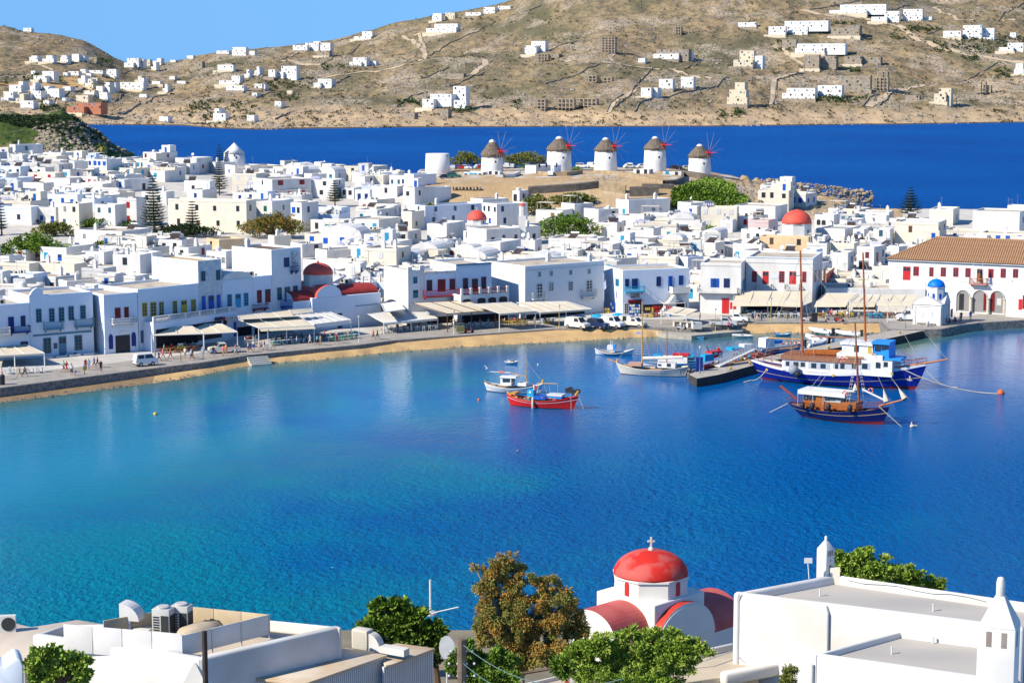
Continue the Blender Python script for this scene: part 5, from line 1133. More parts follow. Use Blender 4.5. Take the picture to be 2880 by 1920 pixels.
carpx('van','white','D',770,1178,radians(-42),'second white van, right of the navy jeep','van'); carpx('camper','cream','D',1010,1172,radians(-30),'cream pickup with boxed load cover near the wooden mast','pickup')
carpx('pickup','silver','D',2080,1165,radians(-14),'nearer silver pickup on the ramp','pickup'); carpx('pickup','white','D',2215,1115,radians(-16),'farther pale pickup behind the silver one','pickup'); carpx('van','white','F',470,1280,radians(172),'white van tucked behind the blue domed chapel','van')
def scooter(k,x,y,th,col,label,z=1.32,P=None):
 p = P or at(*c(k,x,y),z); t = thing('scooter',label,'scooter',p,th)
 for a in (-.6,.6):
  mb = MB(); mb.M = Matrix.Translation((a,0,.25)) @ Matrix.Rotation(pi / 2,4,'X'); mb.lathe([(.14,-.05),(.25,-.04),(.25,.04),(.14,.05)],12); mb.build('wheel',TYRE,t)
 mb = MB(); mb.hexa([(-.75,-.14,.35),(-.1,-.14,.3),(-.1,.14,.3),(-.75,.14,.35)],[(-.8,-.12,.7),(-.15,-.1,.62),(-.15,.1,.62),(-.8,.12,.7)]); mb.hexa([(-.1,-.16,.24),(.42,-.16,.24),(.42,.16,.24),(-.1,.16,.24)],[(-.1,-.16,.3),(.42,-.16,.3),(.42,.16,.3),(-.1,.16,.3)])
 mb.hexa([(.38,-.18,.25),(.48,-.16,.25),(.48,.16,.25),(.38,.18,.25)],[(.28,-.14,.9),(.36,-.12,.9),(.36,.12,.9),(.28,.14,.9)]); mb.build('body',carpaint(col,CC_[col]),t)
 mb = MB(); mb.box(-.75,-.11,.7,-.05,.11,.78); mb.build('seat',paint('k'),t); mb = MB(); mb.tube([(.6,0,.25),(.32,0,.95)],.03,5); mb.tube([(.3,-.32,1.0),(.3,.32,1.0)],.02,5); mb.build('handlebar',RIM,t); return t
sc = scooter('C',1340,1245,radians(12),'red','red cargo scooter with a box body on the promenade'); mb = MB(); mb.box(-2.2,-.55,.3,-.85,.55,1.25); mb.build('cargo_box',mat('olive_box',(.2,.2,.08),.6,.1),sc)
scooter('D',1585,1205,radians(10),'white','white scooter parked beside the market counter'); scooter('E',930,1290,radians(-20),'silver','pale scooter at the left of the dark square bin'); scooter('E',1380,1300,radians(-15),'red','red scooter parked before the low cafe'); scooter('E',1270,1275,radians(-10),'grey','grey scooter left of the red scooter')
# ------------------------------------------------------------------ people
def body_mesh(pose):
 me = bpy.data.meshes.new('b'); V = []; E = []; R = []
 def v(x,y,z,r,par=None):
  V.append((x,y,z)); R.append(r)
  if par is not None: E.append((par,len(V) - 1))
  return len(V) - 1
 s = {'stand': 0,'walk': .26,'walk2': -.26,'sit': 0,'bend': 0}[pose]; sit = pose == 'sit'; dz = -.42 if sit else 0; bx = .45 if pose == 'bend' else 0
 pel = v(0,0,.95 + dz,.15); w1 = v(bx * .3,0,1.12 + dz,.14,pel); ch = v(.02 + bx * .7,0,1.34 + dz - bx * .2,.16,w1); nk = v(.02 + bx,0,1.5 + dz - bx * .3,.06,ch); hd = v(.03 + bx * 1.15,0,1.6 + dz - bx * .3,.095,nk); ht = v(.02 + bx * 1.2,0,1.7 + dz - bx * .3,.085,hd)
 for sd in (-1,1):
  q = s * sd
  hp = v(0,.1 * sd,.9 + dz,.105,pel)
  if sit: kn = v(.42,.1 * sd,.48,.075,hp); an = v(.42,.1 * sd,.1,.05,kn); v(.56,.1 * sd,.05,.045,an)
  else: kn = v(q * .75 + .03,.1 * sd,.5,.07,hp); an = v(q * 1.5 - (.08 if q < 0 else 0),.09 * sd,.09,.045,kn); v(q * 1.5 + .14,.1 * sd,.04,.04,an)
  shd = v(.02 + bx * .8,.19 * sd,1.42 + dz - bx * .25,.065,ch); el = v(-q * .5 + bx * .9,.25 * sd,1.15 + dz - bx * .3,.045,shd); ha = v(-q * .7 + .12 + bx,.24 * sd,.92 + dz + (.12 if sit else 0) - bx * .3,.032,el); v(-q * .75 + .16 + bx,.24 * sd,.84 + dz + (.12 if sit else 0) - bx * .3,.035,ha)
 me.from_pydata(V,E,[]); o = bpy.data.objects.new('b',me); COL.objects.link(o)
 md = o.modifiers.new('s','SKIN'); sv = me.skin_vertices[0].data
 for i,r in enumerate(R): sv[i].radius = (r,r)
 sv[0].use_root = True; o.modifiers.new('u','SUBSURF').levels = 1
 dg = bpy.context.evaluated_depsgraph_get(); m2 = bpy.data.meshes.new_from_object(o.evaluated_get(dg)); bpy.data.objects.remove(o)
 m2.name = 'body'; m2.materials.clear()
 for x in ('skin','hair','shirt','trousers'): m2.materials.append(mat('person_' + x,{'skin': (.5,.28,.18),'hair': (.04,.025,.02),'shirt': (.6,.6,.6),'trousers': (.05,.06,.1)}[x],.8,0))
 for p in m2.polygons:
  q = p.center; z = q.z - dz + bx * .3 * (1 if q.x > .3 else 0); p.use_smooth = True
  if z > 1.66 or (z > 1.55 and q.x < .0 + bx * 1.05): k = 1
  elif z > 1.46: k = 0
  elif z > 1.0 and not (abs(q.y) > .2 and z < 1.22): k = 2
  elif abs(q.y) > .2 and z > .7: k = 0
  elif (sit and q.z > .25) or (not sit and q.z > .48): k = 3
  else: k = 0
  p.material_index = k
 return m2
BODY = {k: body_mesh(k) for k in ('stand','walk','walk2','sit','bend')}
def cloth(nm,col): return mat('cloth_' + nm,col,.9,.1,6)
KC = {'white': (.75,.75,.75),'red': (.55,.03,.03),'blue': (.04,.12,.45),'navy': (.02,.03,.12),'black': (.02,.02,.02),'pink': (.65,.15,.28),'green': (.15,.4,.3),'orange': (.65,.2,.05),'tan': (.45,.33,.2),'lilac': (.4,.25,.5),'grey': (.3,.3,.3),'lightblue': (.35,.5,.7),'turquoise': (.05,.4,.45),'yellow': (.6,.5,.1),'maroon': (.2,.02,.06)}
HAIRS = [(.04,.025,.02),(.1,.05,.02),(.3,.2,.08),(.25,.25,.25)]
def person(k,x,y,pose,a,b,face,label,s=1.0,z=1.32,hat=None,P=None):
 p = P or at(*c(k,x,y),z); o = inst('person',BODY[pose],None,p,radians(face),(s,s,s)); tag(o,label,'person')
 for i,m_ in ((2,cloth(a,KC[a])),(3,cloth(b,KC[b])),(1,mat('hair_%d' % (int(x) % 4),HAIRS[int(x) % 4],.8,0))):
  o.material_slots[i].link = 'OBJECT'; o.material_slots[i].material = m_
 if hat:
  mb = MB(); mb.lathe([(.2,1.67),(.2,1.69),(.1,1.7),(.09,1.8),(.02,1.82)],10,0,.03,0); mb.build('hat',cloth(hat,KC[hat]),o)
 return o
for a in [
 ('A',20,1255,'stand','pink','tan',30,'person in a pink top at the very left edge of the quay'),('A',185,1228,'walk','tan','tan',30,'person in a long tan dress walking past the white tables'),('A',240,1225,'walk2','black','black',30,'person in black walking beside the one in tan'),
 ('A',612,1180,'walk','green','maroon',40,'person in green with a rucksack left of the yellow bin post'),('A',640,1183,'walk','maroon','red',40,'person in maroon close behind the one in green'),('A',687,1212,'stand','white','black',100,'person in white shirt and black shorts near the yellow bin post',1,1.32,'tan'),
 ('A',720,1220,'stand','lilac','lilac',100,'small child in a lilac dress at the quay edge',.62),('A',822,1160,'stand','red','red',-60,'person in a red dress right of the yellow bin post'),('A',852,1160,'stand','lightblue','lightblue',-80,'person in light blue shirt beside the red dress'),
 ('A',905,1140,'walk','blue','navy',200,'person in blue shirt and cap farther from the water'),('A',935,1138,'walk2','maroon','navy',20,'person in maroon next to the blue shirt'),('A',968,1178,'stand','black','black',-60,'person in a long black dress nearest the quay edge'),
 ('A',1490,1070,'stand','lightblue','lightblue',180,'person in light blue by the front of the white minivan'),('A',1525,1080,'walk','navy','black',200,'person in dark clothes right of the white minivan'),('A',1562,1058,'walk','pink','pink',20,'person in pale pink before the brown cafe chairs'),
 ('A',1637,1055,'walk2','orange','red',190,'person in an orange shirt left of the brown sign post'),('A',1775,1048,'stand','white','grey',60,'person in white right of the brown sign post',1,1.32,'tan'),('A',1835,1062,'walk','lightblue','navy',200,'person in pale blue shirt and dark trousers by the cafe'),
 ('B',120,1365,'stand','lightblue','lightblue',90,'person in a blue shirt at the quay edge left of the cream pickup',1,1.32,'white'),('B',5,1375,'walk','black','tan',200,'person in black at the quay edge near the sign post'),('B',237,1345,'stand','black','blue',80,'person in a black top leaning by the cream pickup'),
 ('B',343,1340,'stand','pink','tan',60,'person in a pink shirt before the cream pickup'),('B',375,1325,'stand','orange','orange',60,'person in a salmon top right of the pink shirt'),('B',482,1325,'walk','pink','white',190,'person in pink and white trousers left of the steps'),
 ('B',620,1295,'stand','lightblue','navy',200,'person in pale top above the left side of the steps'),('B',645,1297,'walk','navy','navy',200,'person in navy above the steps'),('B',680,1275,'stand','white','blue',100,'person in white shirt and jeans by the awning post',1,1.32,'white'),
 ('B',765,1275,'walk','tan','maroon',190,'person with a rucksack left of the lamp post'),('B',800,1280,'walk2','blue','white',190,'person in a bright blue shirt beside the lamp post'),('B',890,1270,'walk','green','tan',20,'person in a mint top right of the lamp post'),
 ('B',1155,1200,'sit','white','blue',0,'waiter in white seated under the peaked awning'),('B',1302,1208,'walk','lightblue','white',200,'person all in pale blue under the slatted awning'),('B',1380,1222,'walk','turquoise','black',20,'person in turquoise walking before the church awning'),
 ('B',1415,1222,'stand','tan','grey',30,'person in tan beside the one in turquoise'),('B',1462,1165,'stand','red','navy',200,'person in red inside the cafe by the church'),('B',1595,1200,'walk','maroon','maroon',20,'person in a maroon dress with a light hat by the cafe',1,1.32,'white'),
 ('B',2000,1155,'walk','orange','black',200,'person in an orange top walking right of the white lamp post'),('B',2045,1155,'walk2','black','black',200,'person in black walking beside the orange top'),
 ('D',2135,1218,'stand','pink','black',-90,'person in a bright pink top standing on the ramp',1,.72),('D',1500,1015,'stand','pink','tan',20,'person in pink between the parasols and shop'),('D',1850,1010,'stand','white','tan',30,'person in white before the bright white house'),('D',1800,1100,'stand','grey','navy',180,'person in grey behind the market counter'),
 ('E',178,1290,'walk','navy','navy',20,'person in navy at the left of the walking group on the sand edge'),('E',212,1270,'stand','turquoise','tan',20,'person in turquoise in the walking group'),('E',243,1295,'walk2','pink','white',20,'person in pink with a white skirt in the walking group'),('E',302,1290,'stand','green','maroon',-40,'person in green at the right of the walking group'),
 ('E',435,1210,'stand','lightblue','navy',-90,'waiter in a pale blue shirt by the broad awning'),('E',1190,1345,'walk','tan','black',200,'person in tan shirt walking on the inner beach edge'),('E',1220,1240,'stand','navy','navy',20,'person in navy and white at the cafe corner'),('E',1270,1245,'stand','orange','maroon',200,'person in an orange shirt at the cafe corner'),
 ('E',1400,1290,'sit','maroon','navy',160,'rider in maroon on the red scooter'),('E',1480,1270,'walk','white','grey',20,'person in a white dress before the low cafe'),('E',1640,1285,'walk','grey','navy',20,'person in grey walking under the three-bay awning'),
 ('F',1190,1290,'stand','maroon','navy',90,'person in maroon at the shaded corner of the chapel'),('F',1320,1275,'stand','blue','blue',100,'person in a long blue dress before the arcade'),('F',985,1335,'sit','black','black',-30,'person in black sitting on a white chair by the chapel'),('F',290,1225,'sit','white','black',30,'person in white seated left of the parked van'),
]: person(*a)
for k,x0,y0,x1,y1,pl_ in (('B',570,1200,720,1190,'the left end of the peaked awning'),('B',880,1185,1240,1150,'the middle of the peaked awning'),('B',1490,1165,1820,1130,'the slatted awning'),('C',300,1225,950,1195,'the white-cream awning'),('C',1120,1170,1620,1150,'the brown framed awning'),('C',1700,1145,2300,1125,'the mansion awning'),('E',130,1225,840,1225,'the broad red-window awning'),('E',1100,1225,1600,1225,'the low cafe left awning'),('E',1700,1235,1950,1235,'the low cafe right awning'),('A',1540,990,1880,960,'the small terrace awnings')):
 for i,cl in enumerate(('white','red','navy','tan','turquoise')): f = (i + .5) / 5; person(k,x0 + (x1 - x0) * f,y0 + (y1 - y0) * f,'sit',cl,('tan','navy','grey')[i % 3],i * 77,'seated cafe guest in a %s top under %s' % (cl,pl_))
g = hit(zt,*c('T4',1580,690),400,640,0); person('I',0,0,'stand','pink','navy',200,'lone person in pink standing on the rocky point beyond the windmills',1,P=g)
g = Vector((0,0,0)); p = at(1444,1268,0); p.z = -1.35; person('I',1443,0,'bend','orange','orange',0,'swimmer with head and shoulders above the water in the middle of the bay',P=p)
# ------------------------------------------------------------------ the rest of the town, house by house
FBS = [o for o in globals().values() if isinstance(o,FB)]
def clash(cx,cy,r,fac=.68):
 for b in FBS:
  q = b.Mi @ Vector((cx,cy,1.3))
  if -r - 1 < q.x < b.W + r and -20 < q.y < b.D + r * .8: return True
 for h in HOUSES:
  q = h['c']
  if abs(q.x - cx) < 14 and abs(q.y - cy) < 14 and (Vector((q.x,q.y)) - Vector((cx,cy))).length < (max(2,(h['W'] + h['D']) / 4) + r) * fac: return True
 return False
KEEP = [(600,900,690,870),(1150,1400,400,640),(1200,1480,560,680),(2170,2330,570,700),(0,170,620,740),(690,850,590,670),(1520,1680,590,700),
  (390,480,500,660),(580,650,460,560),(900,980,500,590),(520,600,560,660),(1180,1250,550,640),(100,260,600,700),(1470,1680,535,590)]
rnd = random.Random(11)
y = 288.0
while y < 640:
 for i in range(-2,60):
  px = -60 + i * 52 * 440 / y * .9 + rnd.uniform(-22,22)
  if px > 3000: continue
  X = (px - CX) * (y * cos(PITCH) + 33 * sin(PITCH)) / F; yy = y + rnd.uniform(-3,3)
  yf = lerp(YH,px)
  if yy < yf + 33: continue
  if px > 1175 and px < 2120 and yy > 482: continue
  if px >= 2100 and yy > 552 - (px - 2100) * .03: continue
  W = rnd.uniform(5.5,11); D = rnd.uniform(5.5,9); H = rnd.choice((2.9,3.1,3.3,3.6,3.0,3.4,5.6)); th = -radians(rnd.uniform(8,34))
  g = zt(X,yy)
  cc = Vector((X,yy)) + Vector((cos(th) * W / 2 - sin(th) * D / 2,sin(th) * W / 2 + cos(th) * D / 2))
  if clash(cc.x,cc.y,(W + D) / 4): continue
  x0,yt = proj((X,yy,g + H)); x2 = x0 + (W + 3) * F / yy; bad = False
  for (a,b,p,q,Y) in OCC:
   if Y > yy and min(b,x2) - max(a,x0) > (.3 * (b - a)) and yt < p + .45 * (q - p):
    if H > 4: H = 3.0; yt = proj((X,yy,g + H))[1]
    if yt < p + .4 * (q - p): bad = True; break
  for (a,b,p,q) in KEEP:
   if x2 > a and x0 < b and yt < q and yt + H * F / yy > p + 10: bad = True
  if bad: continue
  wc = rnd.choice('bbbcwkarnwk'); m = rnd.choice((WHITE,WHITE,WHITE,WHITE,CREAM,CREAM,GREY,SHADEW))
  n = rnd.choice((2,2,3,3,4)) * (2 if H > 5 else 1)
  wf = ''.join(rnd.choice(('s','s','w','d' if H < 5 else 's','h')) + wc for _ in range(n)); ws = ''.join(rnd.choice('swh') + wc for _ in range(rnd.choice((0,1,1,2))))
  ex = ''.join(e for e,p in (('C',.55),('S',.3),('A',.6),('D',.25),('K',.3),('T',.2),('P',.08),('U',.2),('V',.05),('B',.6),('L',.06)) if rnd.random() < p)
  house((X,yy,g),th,W,D,H,m,wf,ws,ex,rnd)
 y += 9.6
# ------------------------------------------------------------------ boats
class Boat:
 def __init__(s,name,label,k,a,b,cat='boat',group=None):
  s.k = k; s.P = at(*c(k,*a),0); s.Q = at(*c(k,*b),0); d = s.Q - s.P; s.L = d.length; s.th = atan2(d.y,d.x)
  s.t = thing(name,label,cat,s.P,s.th,group); s.M = Matrix.Translation(s.P) @ Matrix.Rotation(s.th,4,'Z'); s.Mi = s.M.inverted()
 def p(s,x,y,off=0.0,k=None):
  q = c(k or s.k,x,y); o = s.Mi @ Vector((0,0,HC)); r = s.Mi.to_3x3() @ ray(*q); t = (off - o.y) / r.y; v = o + r * t; return Vector((v.x,off,v.z))
 def hull(s,lt,mt,rt,beam,cols,bands=(0.16,.8,.87),bow='R',full=.55,deck=None,stern='round',dz=.25):
  """cols: bottom, topside, stripe, rail"""
  a,m,b = s.p(*lt),s.p(*mt),s.p(*rt); N = 22; L = s.L; s.beam = beam; s.sheer = []
  x0s,x1s = a.x,b.x; zl,zm,zr = a.z,m.z,b.z; f = (m.x) / max(L,.1)
  rows_ = []; vv = [-.35,0,bands[0],bands[1],bands[2],1.0]
  for i in range(N + 1):
   u = i / N
   zsh = zm + (zl - zm) * max(0,(f - u) / f) ** 2 + (zr - zm) * max(0,(u - f) / (1 - f)) ** 2
   ub = u if bow == 'R' else 1 - u   # 0 stern .. 1 bow
   hb = beam / 2 * (min(1,(ub / .35)) ** .45 if ub < .35 else 1) * ((1 - max(0,(ub - .45) / .55) ** 2.1));
   if ub < .02: hb = beam / 2 * (.25 if stern == 'round' else .75)
   if stern != 'round' and ub < .35: hb = beam / 2 * (.78 + .22 * ub / .35)
   r = []
   for v in vv:
    z = zsh * v if v >= 0 else -dz * 2; w_ = hb * (.62 + .38 * max(0,v) ** .6) if v >= 0 else hb * .45
    xr = lambda vq: (x0s + (0 - x0s) * (1 - max(0,vq)) ** 1.2) * 1.0 if False else 0
    vq = max(0,v); xl = x0s * vq ** .8; xrr = L + (x1s - L) * vq ** .8
    x = xl + (xrr - xl) * u
    r.append((x,w_,z))
   rows_.append(r); s.sheer.append((r[-1][0],r[-1][1],zsh))
  mats_ = [mat('hull_' + q[0],q[1],.3,.04,1,spec=.5) for q in cols]
  mb = MB()
  for sd in (-1,1):
   R2 = [[(x,y * sd,z) for x,y,z in r] for r in rows_]
   for j in range(5): mb.loft([[r[j] for r in R2],[r[j + 1] for r in R2]],(0,0,1,2,3)[j])
  for e in (0,-1):
   r = rows_[e]; mb.add([(x,y,z) for x,y,z in r] + [(x,-y,z) for x,y,z in r][::-1],[tuple(range(12))],1)
  mb.build('hull',mats_,s.t,smooth=False)
  mb = MB(); dk = [(x,y * .95,z - .12) for x,y,z in s.sheer]; mb.loft([dk,[(x,-y,z) for x,y,z in dk]]); mb.build('deck',deck or mat('teak_deck',(.42,.24,.12),.7,.2,3,stretch=(1,8,1)),s.t)
  mb = MB(); mb.tube([(x,-y,z + .02) for x,y,z in s.sheer],.06,5); mb.tube([(x,y,z + .02) for x,y,z in s.sheer],.06,5); mb.build('gunwale',mats_[3],s.t)
  return s
 def box(s,name,xa,ya,xb,yb,off0,off1,m,k=None,taper=0,front=None):
  """box whose near face spans the picture rectangle at y=off0"""
  p = s.p(xa,yb,off0,k); q = s.p(xb,yb,off0,k); t = s.p((xa + xb) / 2,ya,off0,k)
  mb = MB(); z0 = min(p.z,q.z); mb.hexa([(p.x,off0,z0),(q.x,off0,z0),(q.x,off1,z0),(p.x,off1,z0)],[(p.x + taper,off0 + taper * .5,t.z),(q.x - taper,off0 + taper * .5,t.z),(q.x - taper,off1 - taper * .5,t.z),(p.x + taper,off1 - taper * .5,t.z)])
  return mb.build(name,m,s.t)
 def pole(s,name,a,b,r,m,k=None,off=0,off2=None,r2=None):
  mb = MB(); mb.tube([s.p(*a,off,k),s.p(*b,off if off2 is None else off2,k)],[r,r2 or r * .7],8); return mb.build(name,m,s.t)
 def ropes(s,name,segs,m,r=.015,sag=0):
  for (a,oa,b,ob) in segs:
   p = s.p(*a,oa); q = s.p(*b,ob); n = 6 if sag else 1
   mb = MB(); mb.tube([p.lerp(q,i / n) - Vector((0,0,sag * 4 * (i / n) * (1 - i / n))) for i in range(n + 1)],r,4,cap=False); mb.build(name,m,s.t)
 def panes(s,rects,off,m=None,name='window',k=None,fm=None):
  for (xa,ya,xb,yb) in rects:
   p = s.p(xa,yb,off,k); q = s.p(xb,yb,off,k); t = s.p(xb,ya,off,k); mb = MB(); z0 = (p.z + q.z) / 2; z1 = t.z
   mb.box(p.x,off - .03,z0,q.x,off - .004,z1); w_ = mb.build(name,m or GLASS,s.t)
 def rail(s,h,m,u0=0,u1=1,n=16,rr=.02,off=.0):
  N = len(s.sheer) - 1; i0,i1 = int(u0 * N),int(u1 * N)
  for sd in (-1,1):
   mb = MB(); pts = [(x,y * sd * .97,z + off) for x,y,z in s.sheer[i0:i1 + 1]]
   mb.tube([(a,b,z + h) for a,b,z in pts],rr * 1.4,4); mb.tube([(a,b,z + h * .5) for a,b,z in pts],rr * .7,4)
   for a,b,z in pts: mb.tube([(a,b,z),(a,b,z + h)],rr,4,cap=False)
   mb.build('railing',m,s.t)
def ring_buoy(b,x,y,off,r=.38):
 p = b.p(x,y,off); mb = MB(); n = 16
 for j in range(n):
  a0,a1 = 2 * pi * j / n,2 * pi * (j + 1) / n
  mb.tube([(r * cos(a0),0,r * sin(a0)),(r * cos(a1),0,r * sin(a1))],.09,6,(j // 2) % 2 * (1 if j % 4 < 3 else 0),cap=False)
 mb.build('lifebuoy',[paint('R'),paint('w')],b.t,p)
WOOD = mat('varnished_wood',(.42,.13,.03),.35,.25,2,stretch=(1,1,5)); MAST = mat('mast_wood',(.4,.12,.04),.4,.2,1); YW = mat('yellow_wood',(.7,.33,.05),.5,.15,1); ROPE = mat('rope',(.6,.52,.38),.8,.1); WOODR = mat('red_brown_wood',(.3,.06,.035),.45,.2,2)
wt = ('white',(.78,.77,.74)); rd = ('antifoul_red',(.35,.03,.02)); nv = ('navy',(.008,.02,.26)); ye = ('yellow',(.7,.5,.15)); bl = ('blue',(.03,.2,.6)); rr = ('bright_red',(.7,.02,.015)); dnv = ('deep_navy',(.008,.012,.1)); bll = ('light_blue',(.1,.4,.7))
# big blue and white excursion ship
s = Boat('excursion_ship','largest ship, navy hull with white deckhouse, blue wheelhouse and two tall masts','G',(215,1075),(1450,1160),'ship')
s.hull((112,925),(700,1022),(1545,968),6.4,(rd,nv,ye,nv),(.14,.50,.54)); B = -3.0
WS = mat('ship_white',(.82,.8,.76),.4,.03); WB = mat('ship_blue',(.03,.28,.75),.4,.03)
mb = MB(); N = 22; top = []
for x,y,z in s.sheer[3:19]: top.append((x,y,z))
mb.loft([[(x,-y,z) for x,y,z in s.sheer],[(x,-y * 1.01,z + .45 if 0 < i < 22 else z + .3) for i,(x,y,z) in enumerate(s.sheer)]]); mb.loft([[(x,y,z) for x,y,z in s.sheer],[(x,y * 1.01,z + .45 if 0 < i < 22 else z + .3) for i,(x,y,z) in enumerate(s.sheer)]]); mb.build('bulwark',WS,s.t)
dh = s.box('deckhouse',350,905,1260,1000,B + .25,2.7,WS)
s.panes(((383,930,412,965),(445,935,487,968),(505,938,540,972),(592,945,635,985),(668,950,712,988),(788,950,815,990),(832,950,868,990),(928,950,960,990),(1012,948,1058,992),(1125,938,1165,985),(1190,935,1225,975)),B + .24)
s.panes(((372,928,545,975),(568,940,746,992),(772,948,985,994),(1000,944,1080,996)),B + .255,mat('window_recess',(.5,.52,.54),.5,0),'window_recess')
ud = s.box('upper_deck',340,895,1000,912,B + .1,2.9,mat('deck_brown',(.33,.15,.08),.6,.2,2))
s.box('white_superstructure',800,872,1180,945,B + .6,2.3,WS); s.box('cabin',845,785,1100,880,B + 1.0,2.0,WS); s.box('cabin_roof',830,776,1100,788,B + .8,1.6,WS)
wh = s.box('wheelhouse',1105,785,1235,905,B + 1.0,2.0,WB,taper=.1); s.box('wheelhouse_roof',1090,772,1242,786,B + .8,1.4,WB); s.box('blue_canopy',1120,905,1335,914,B + .8,1.2,WB)
s.panes(((1118,793,1165,845),(1172,788,1205,835),(1210,785,1232,830)),B + .98); s.panes(((1060,808,1088,865),),B + .98,paint('y'),'door'); s.panes(((945,800,985,850),),B + .98)
for off in (B + .3,2.6):   # slatted wooden rail of the upper deck
 p,q = s.p(375,905,off),s.p(800,918,off)
 for j in range(5): mb = MB(); mb.tube([(p.x,off,p.z + .15 + j * .2),(q.x,off,p.z + .15 + j * .2)],.03,4); mb.build('rail_slat',WOOD,s.t)
 for i in range(14): x = p.x + (q.x - p.x) * i / 13; mb = MB(); mb.tube([(x,off,p.z),(x,off,p.z + 1.05)],.035,4); mb.build('rail_post',WOODR,s.t)
for i in range(6):
 p = s.p(580 + i * 42,868,-1 + (i % 2) * 1.4); mb = MB(); mb.box(-.8,-.3,0,.8,.3,.1); mb.box(-.8,.25,.1,.8,.32,.6); mb.build('bench',WOOD,s.t,p)
s.pole('mast',(520,855),(503,15),.2,MAST,r2=.13); s.pole('mast',(1042,770),(1020,30),.18,MAST,r2=.12); s.pole('boom',(590,722),(940,735),.1,MAST,off=0); s.pole('boom',(238,735),(505,748),.1,YW,off=0)
s.pole('bowsprit',(1410,965),(1722,912),.2,MAST,r2=.12); s.box('plank',875,888,1030,898,B + .22,B + .27,mat('gangplank',(.5,.25,.1),.6,.1))
ring_buoy(s,850,912,B + .15); ring_buoy(s,1108,888,B + .9); ring_buoy(s,1252,865,1.2,.3)
s.rail(.95,WOODR,.0,.16,rr=.03,off=.3); s.rail(.9,WOODR,.8,1,rr=.03,off=.3)
for x,y in ((775,1045),(1258,1032),(225,998)): p = s.p(x,y,-3.25); mb = MB(); mb.M = Matrix.Rotation(pi / 2,4,'X'); mb.lathe([(.14,-.02),(.2,0),(.2,.04),(.12,.05)],12); mb.build('porthole',paint('y'),s.t,p)
for x,y,r_,cl in ((447,1000,.75,mat('grey_fender',(.3,.32,.34),.5,.1)),(480,1035,.5,paint('k'))):
 mb = MB(); mb.ball(0,0,0,r_,0,14); mb.build('fender',cl,s.t,s.p(x,y,-3.7),smooth=True)
AM = mat('anchor_patch',(.08,.14,.06),.8,.5,3); p = s.p(1408,1070,-1.75); mb = MB(); mb.box(-.08,-.1,-.35,.08,.1,.35); mb.box(-.35,-.1,-.28,.35,.1,-.16); mb.build('anchor',ROPE,s.t,p)
s.ropes('stay',[((505,60),0,(200,900),-1),((505,60),0,(130,900),1.5),((503,40),0,(1030,760),0),((1022,70),0,(1715,912),0),((1022,100),0,(1500,950),0),((507,200),0,(620,900),B),((507,200),0,(420,900),B),((1024,220),0,(940,900),B),((1024,220),0,(1110,900),B)],ROPE,.022)
s.ropes('mooring_rope',[((1330,985),-2.2,(2130,1195),0),((1345,990),-2.1,(2135,1197),0),((1540,1000),0,(1800,1140),0)],ROPE,.05,.8); s.ropes('mooring_rope',[((220,1000),-3,(90,1085),-4),((90,1085),-4,(-180,1070),-3)],ROPE,.05,.5)
for x in (515,1030): s.pole('crosstree',(x - 45,222 if x < 600 else 255),(x + 40,215 if x < 600 else 250),.05,paint('k'))
def buoy(k,x,y,col,r,label):
 p = at(*c(k,x,y),0); mb = MB(); mb.lathe([(.02,-r * .5),(r * .8,-.2 * r),(r,.2 * r),(r * .7,.8 * r),(r * .15,r),(r * .15,1.25 * r)],12); tag(mb.build('buoy',mat('buoy_' + col,{'orange': (.75,.15,.03),'yellow': (.7,.5,.08),'white': (.75,.73,.68),'red': (.5,.05,.03)}[col],.5,.1),None,p,smooth=True),label,'buoy')
buoy('G',2160,1195,'orange',.55,'large orange mooring buoy at the end of the ship ropes'); buoy('G',145,1018,'red',.45,'small red buoy by the stern of the large ship'); buoy('G',48,1038,'white',.2,'tiny white float beside the low pier'); buoy('R',42,968,'orange',.22,'small orange float left of the red fishing boat'); buoy('R',1018,385,'white',.16,'small pale float right of the white fishing boat mast'); buoy('I',437,1165,'yellow',.3,'yellow float alone near the left beach'); buoy('G',205,1072,'orange',.5,'orange fender float at the waterline of the ship stern')
p = at(2566,1200,0); mb = MB(); rock_at(mb,0,0,.1,.35,rk); rock_at(mb,.45,.1,.1,.25,rk); mb.lathe([(.12,.2),(.1,.5),(.02,.7)],6,0,-.1,0); tag(mb.build('mooring_float',mat('float_cream',(.7,.6,.45),.8,.2),None,p),'weathered cream mooring float right of the small schooner bow','float')
# wooden schooner
s = Boat('wooden_schooner','small navy schooner with varnished wheelhouse, white canopy and one tall mast','G',(560,1390),(1180,1452),'boat')
s.hull((412,1268),(830,1332),(1240,1308),4.0,(rd,dnv,ye,dnv),(.2,.66,.7)); B = -1.7
s.box('wheelhouse',520,1205,700,1320,B + .4,1.4,WOOD,taper=.08); s.box('cabin',700,1262,960,1320,B + .5,1.3,WOOD); s.panes(((530,1208,560,1245),(567,1210,590,1245),(597,1212,625,1245),(705,1208,745,1250),(750,1210,790,1250),(795,1212,830,1248)),B + .36)
s.box('windshield_frame',700,1205,835,1262,B + .42,1.3,mat('pale_frame',(.45,.42,.38),.5,0)); s.box('canopy',480,1180,870,1196,B + .1,1.8,mat('canopy_white',(.75,.73,.68),.7,.05))
for x in (482,605,690): s.pole('canopy_post',(x,1190),(x,1290),.035,paint('w'),off=B + .15)
s.pole('mast',(988,1275),(955,610),.17,MAST,r2=.11); s.pole('boom',(620,1155),(970,1180),.11,paint('w')); s.pole('jib_boom',(1015,1160),(1200,1250),.14,paint('w'),r2=.12); s.pole('bowsprit',(1150,1300),(1390,1235),.16,MAST,r2=.09)
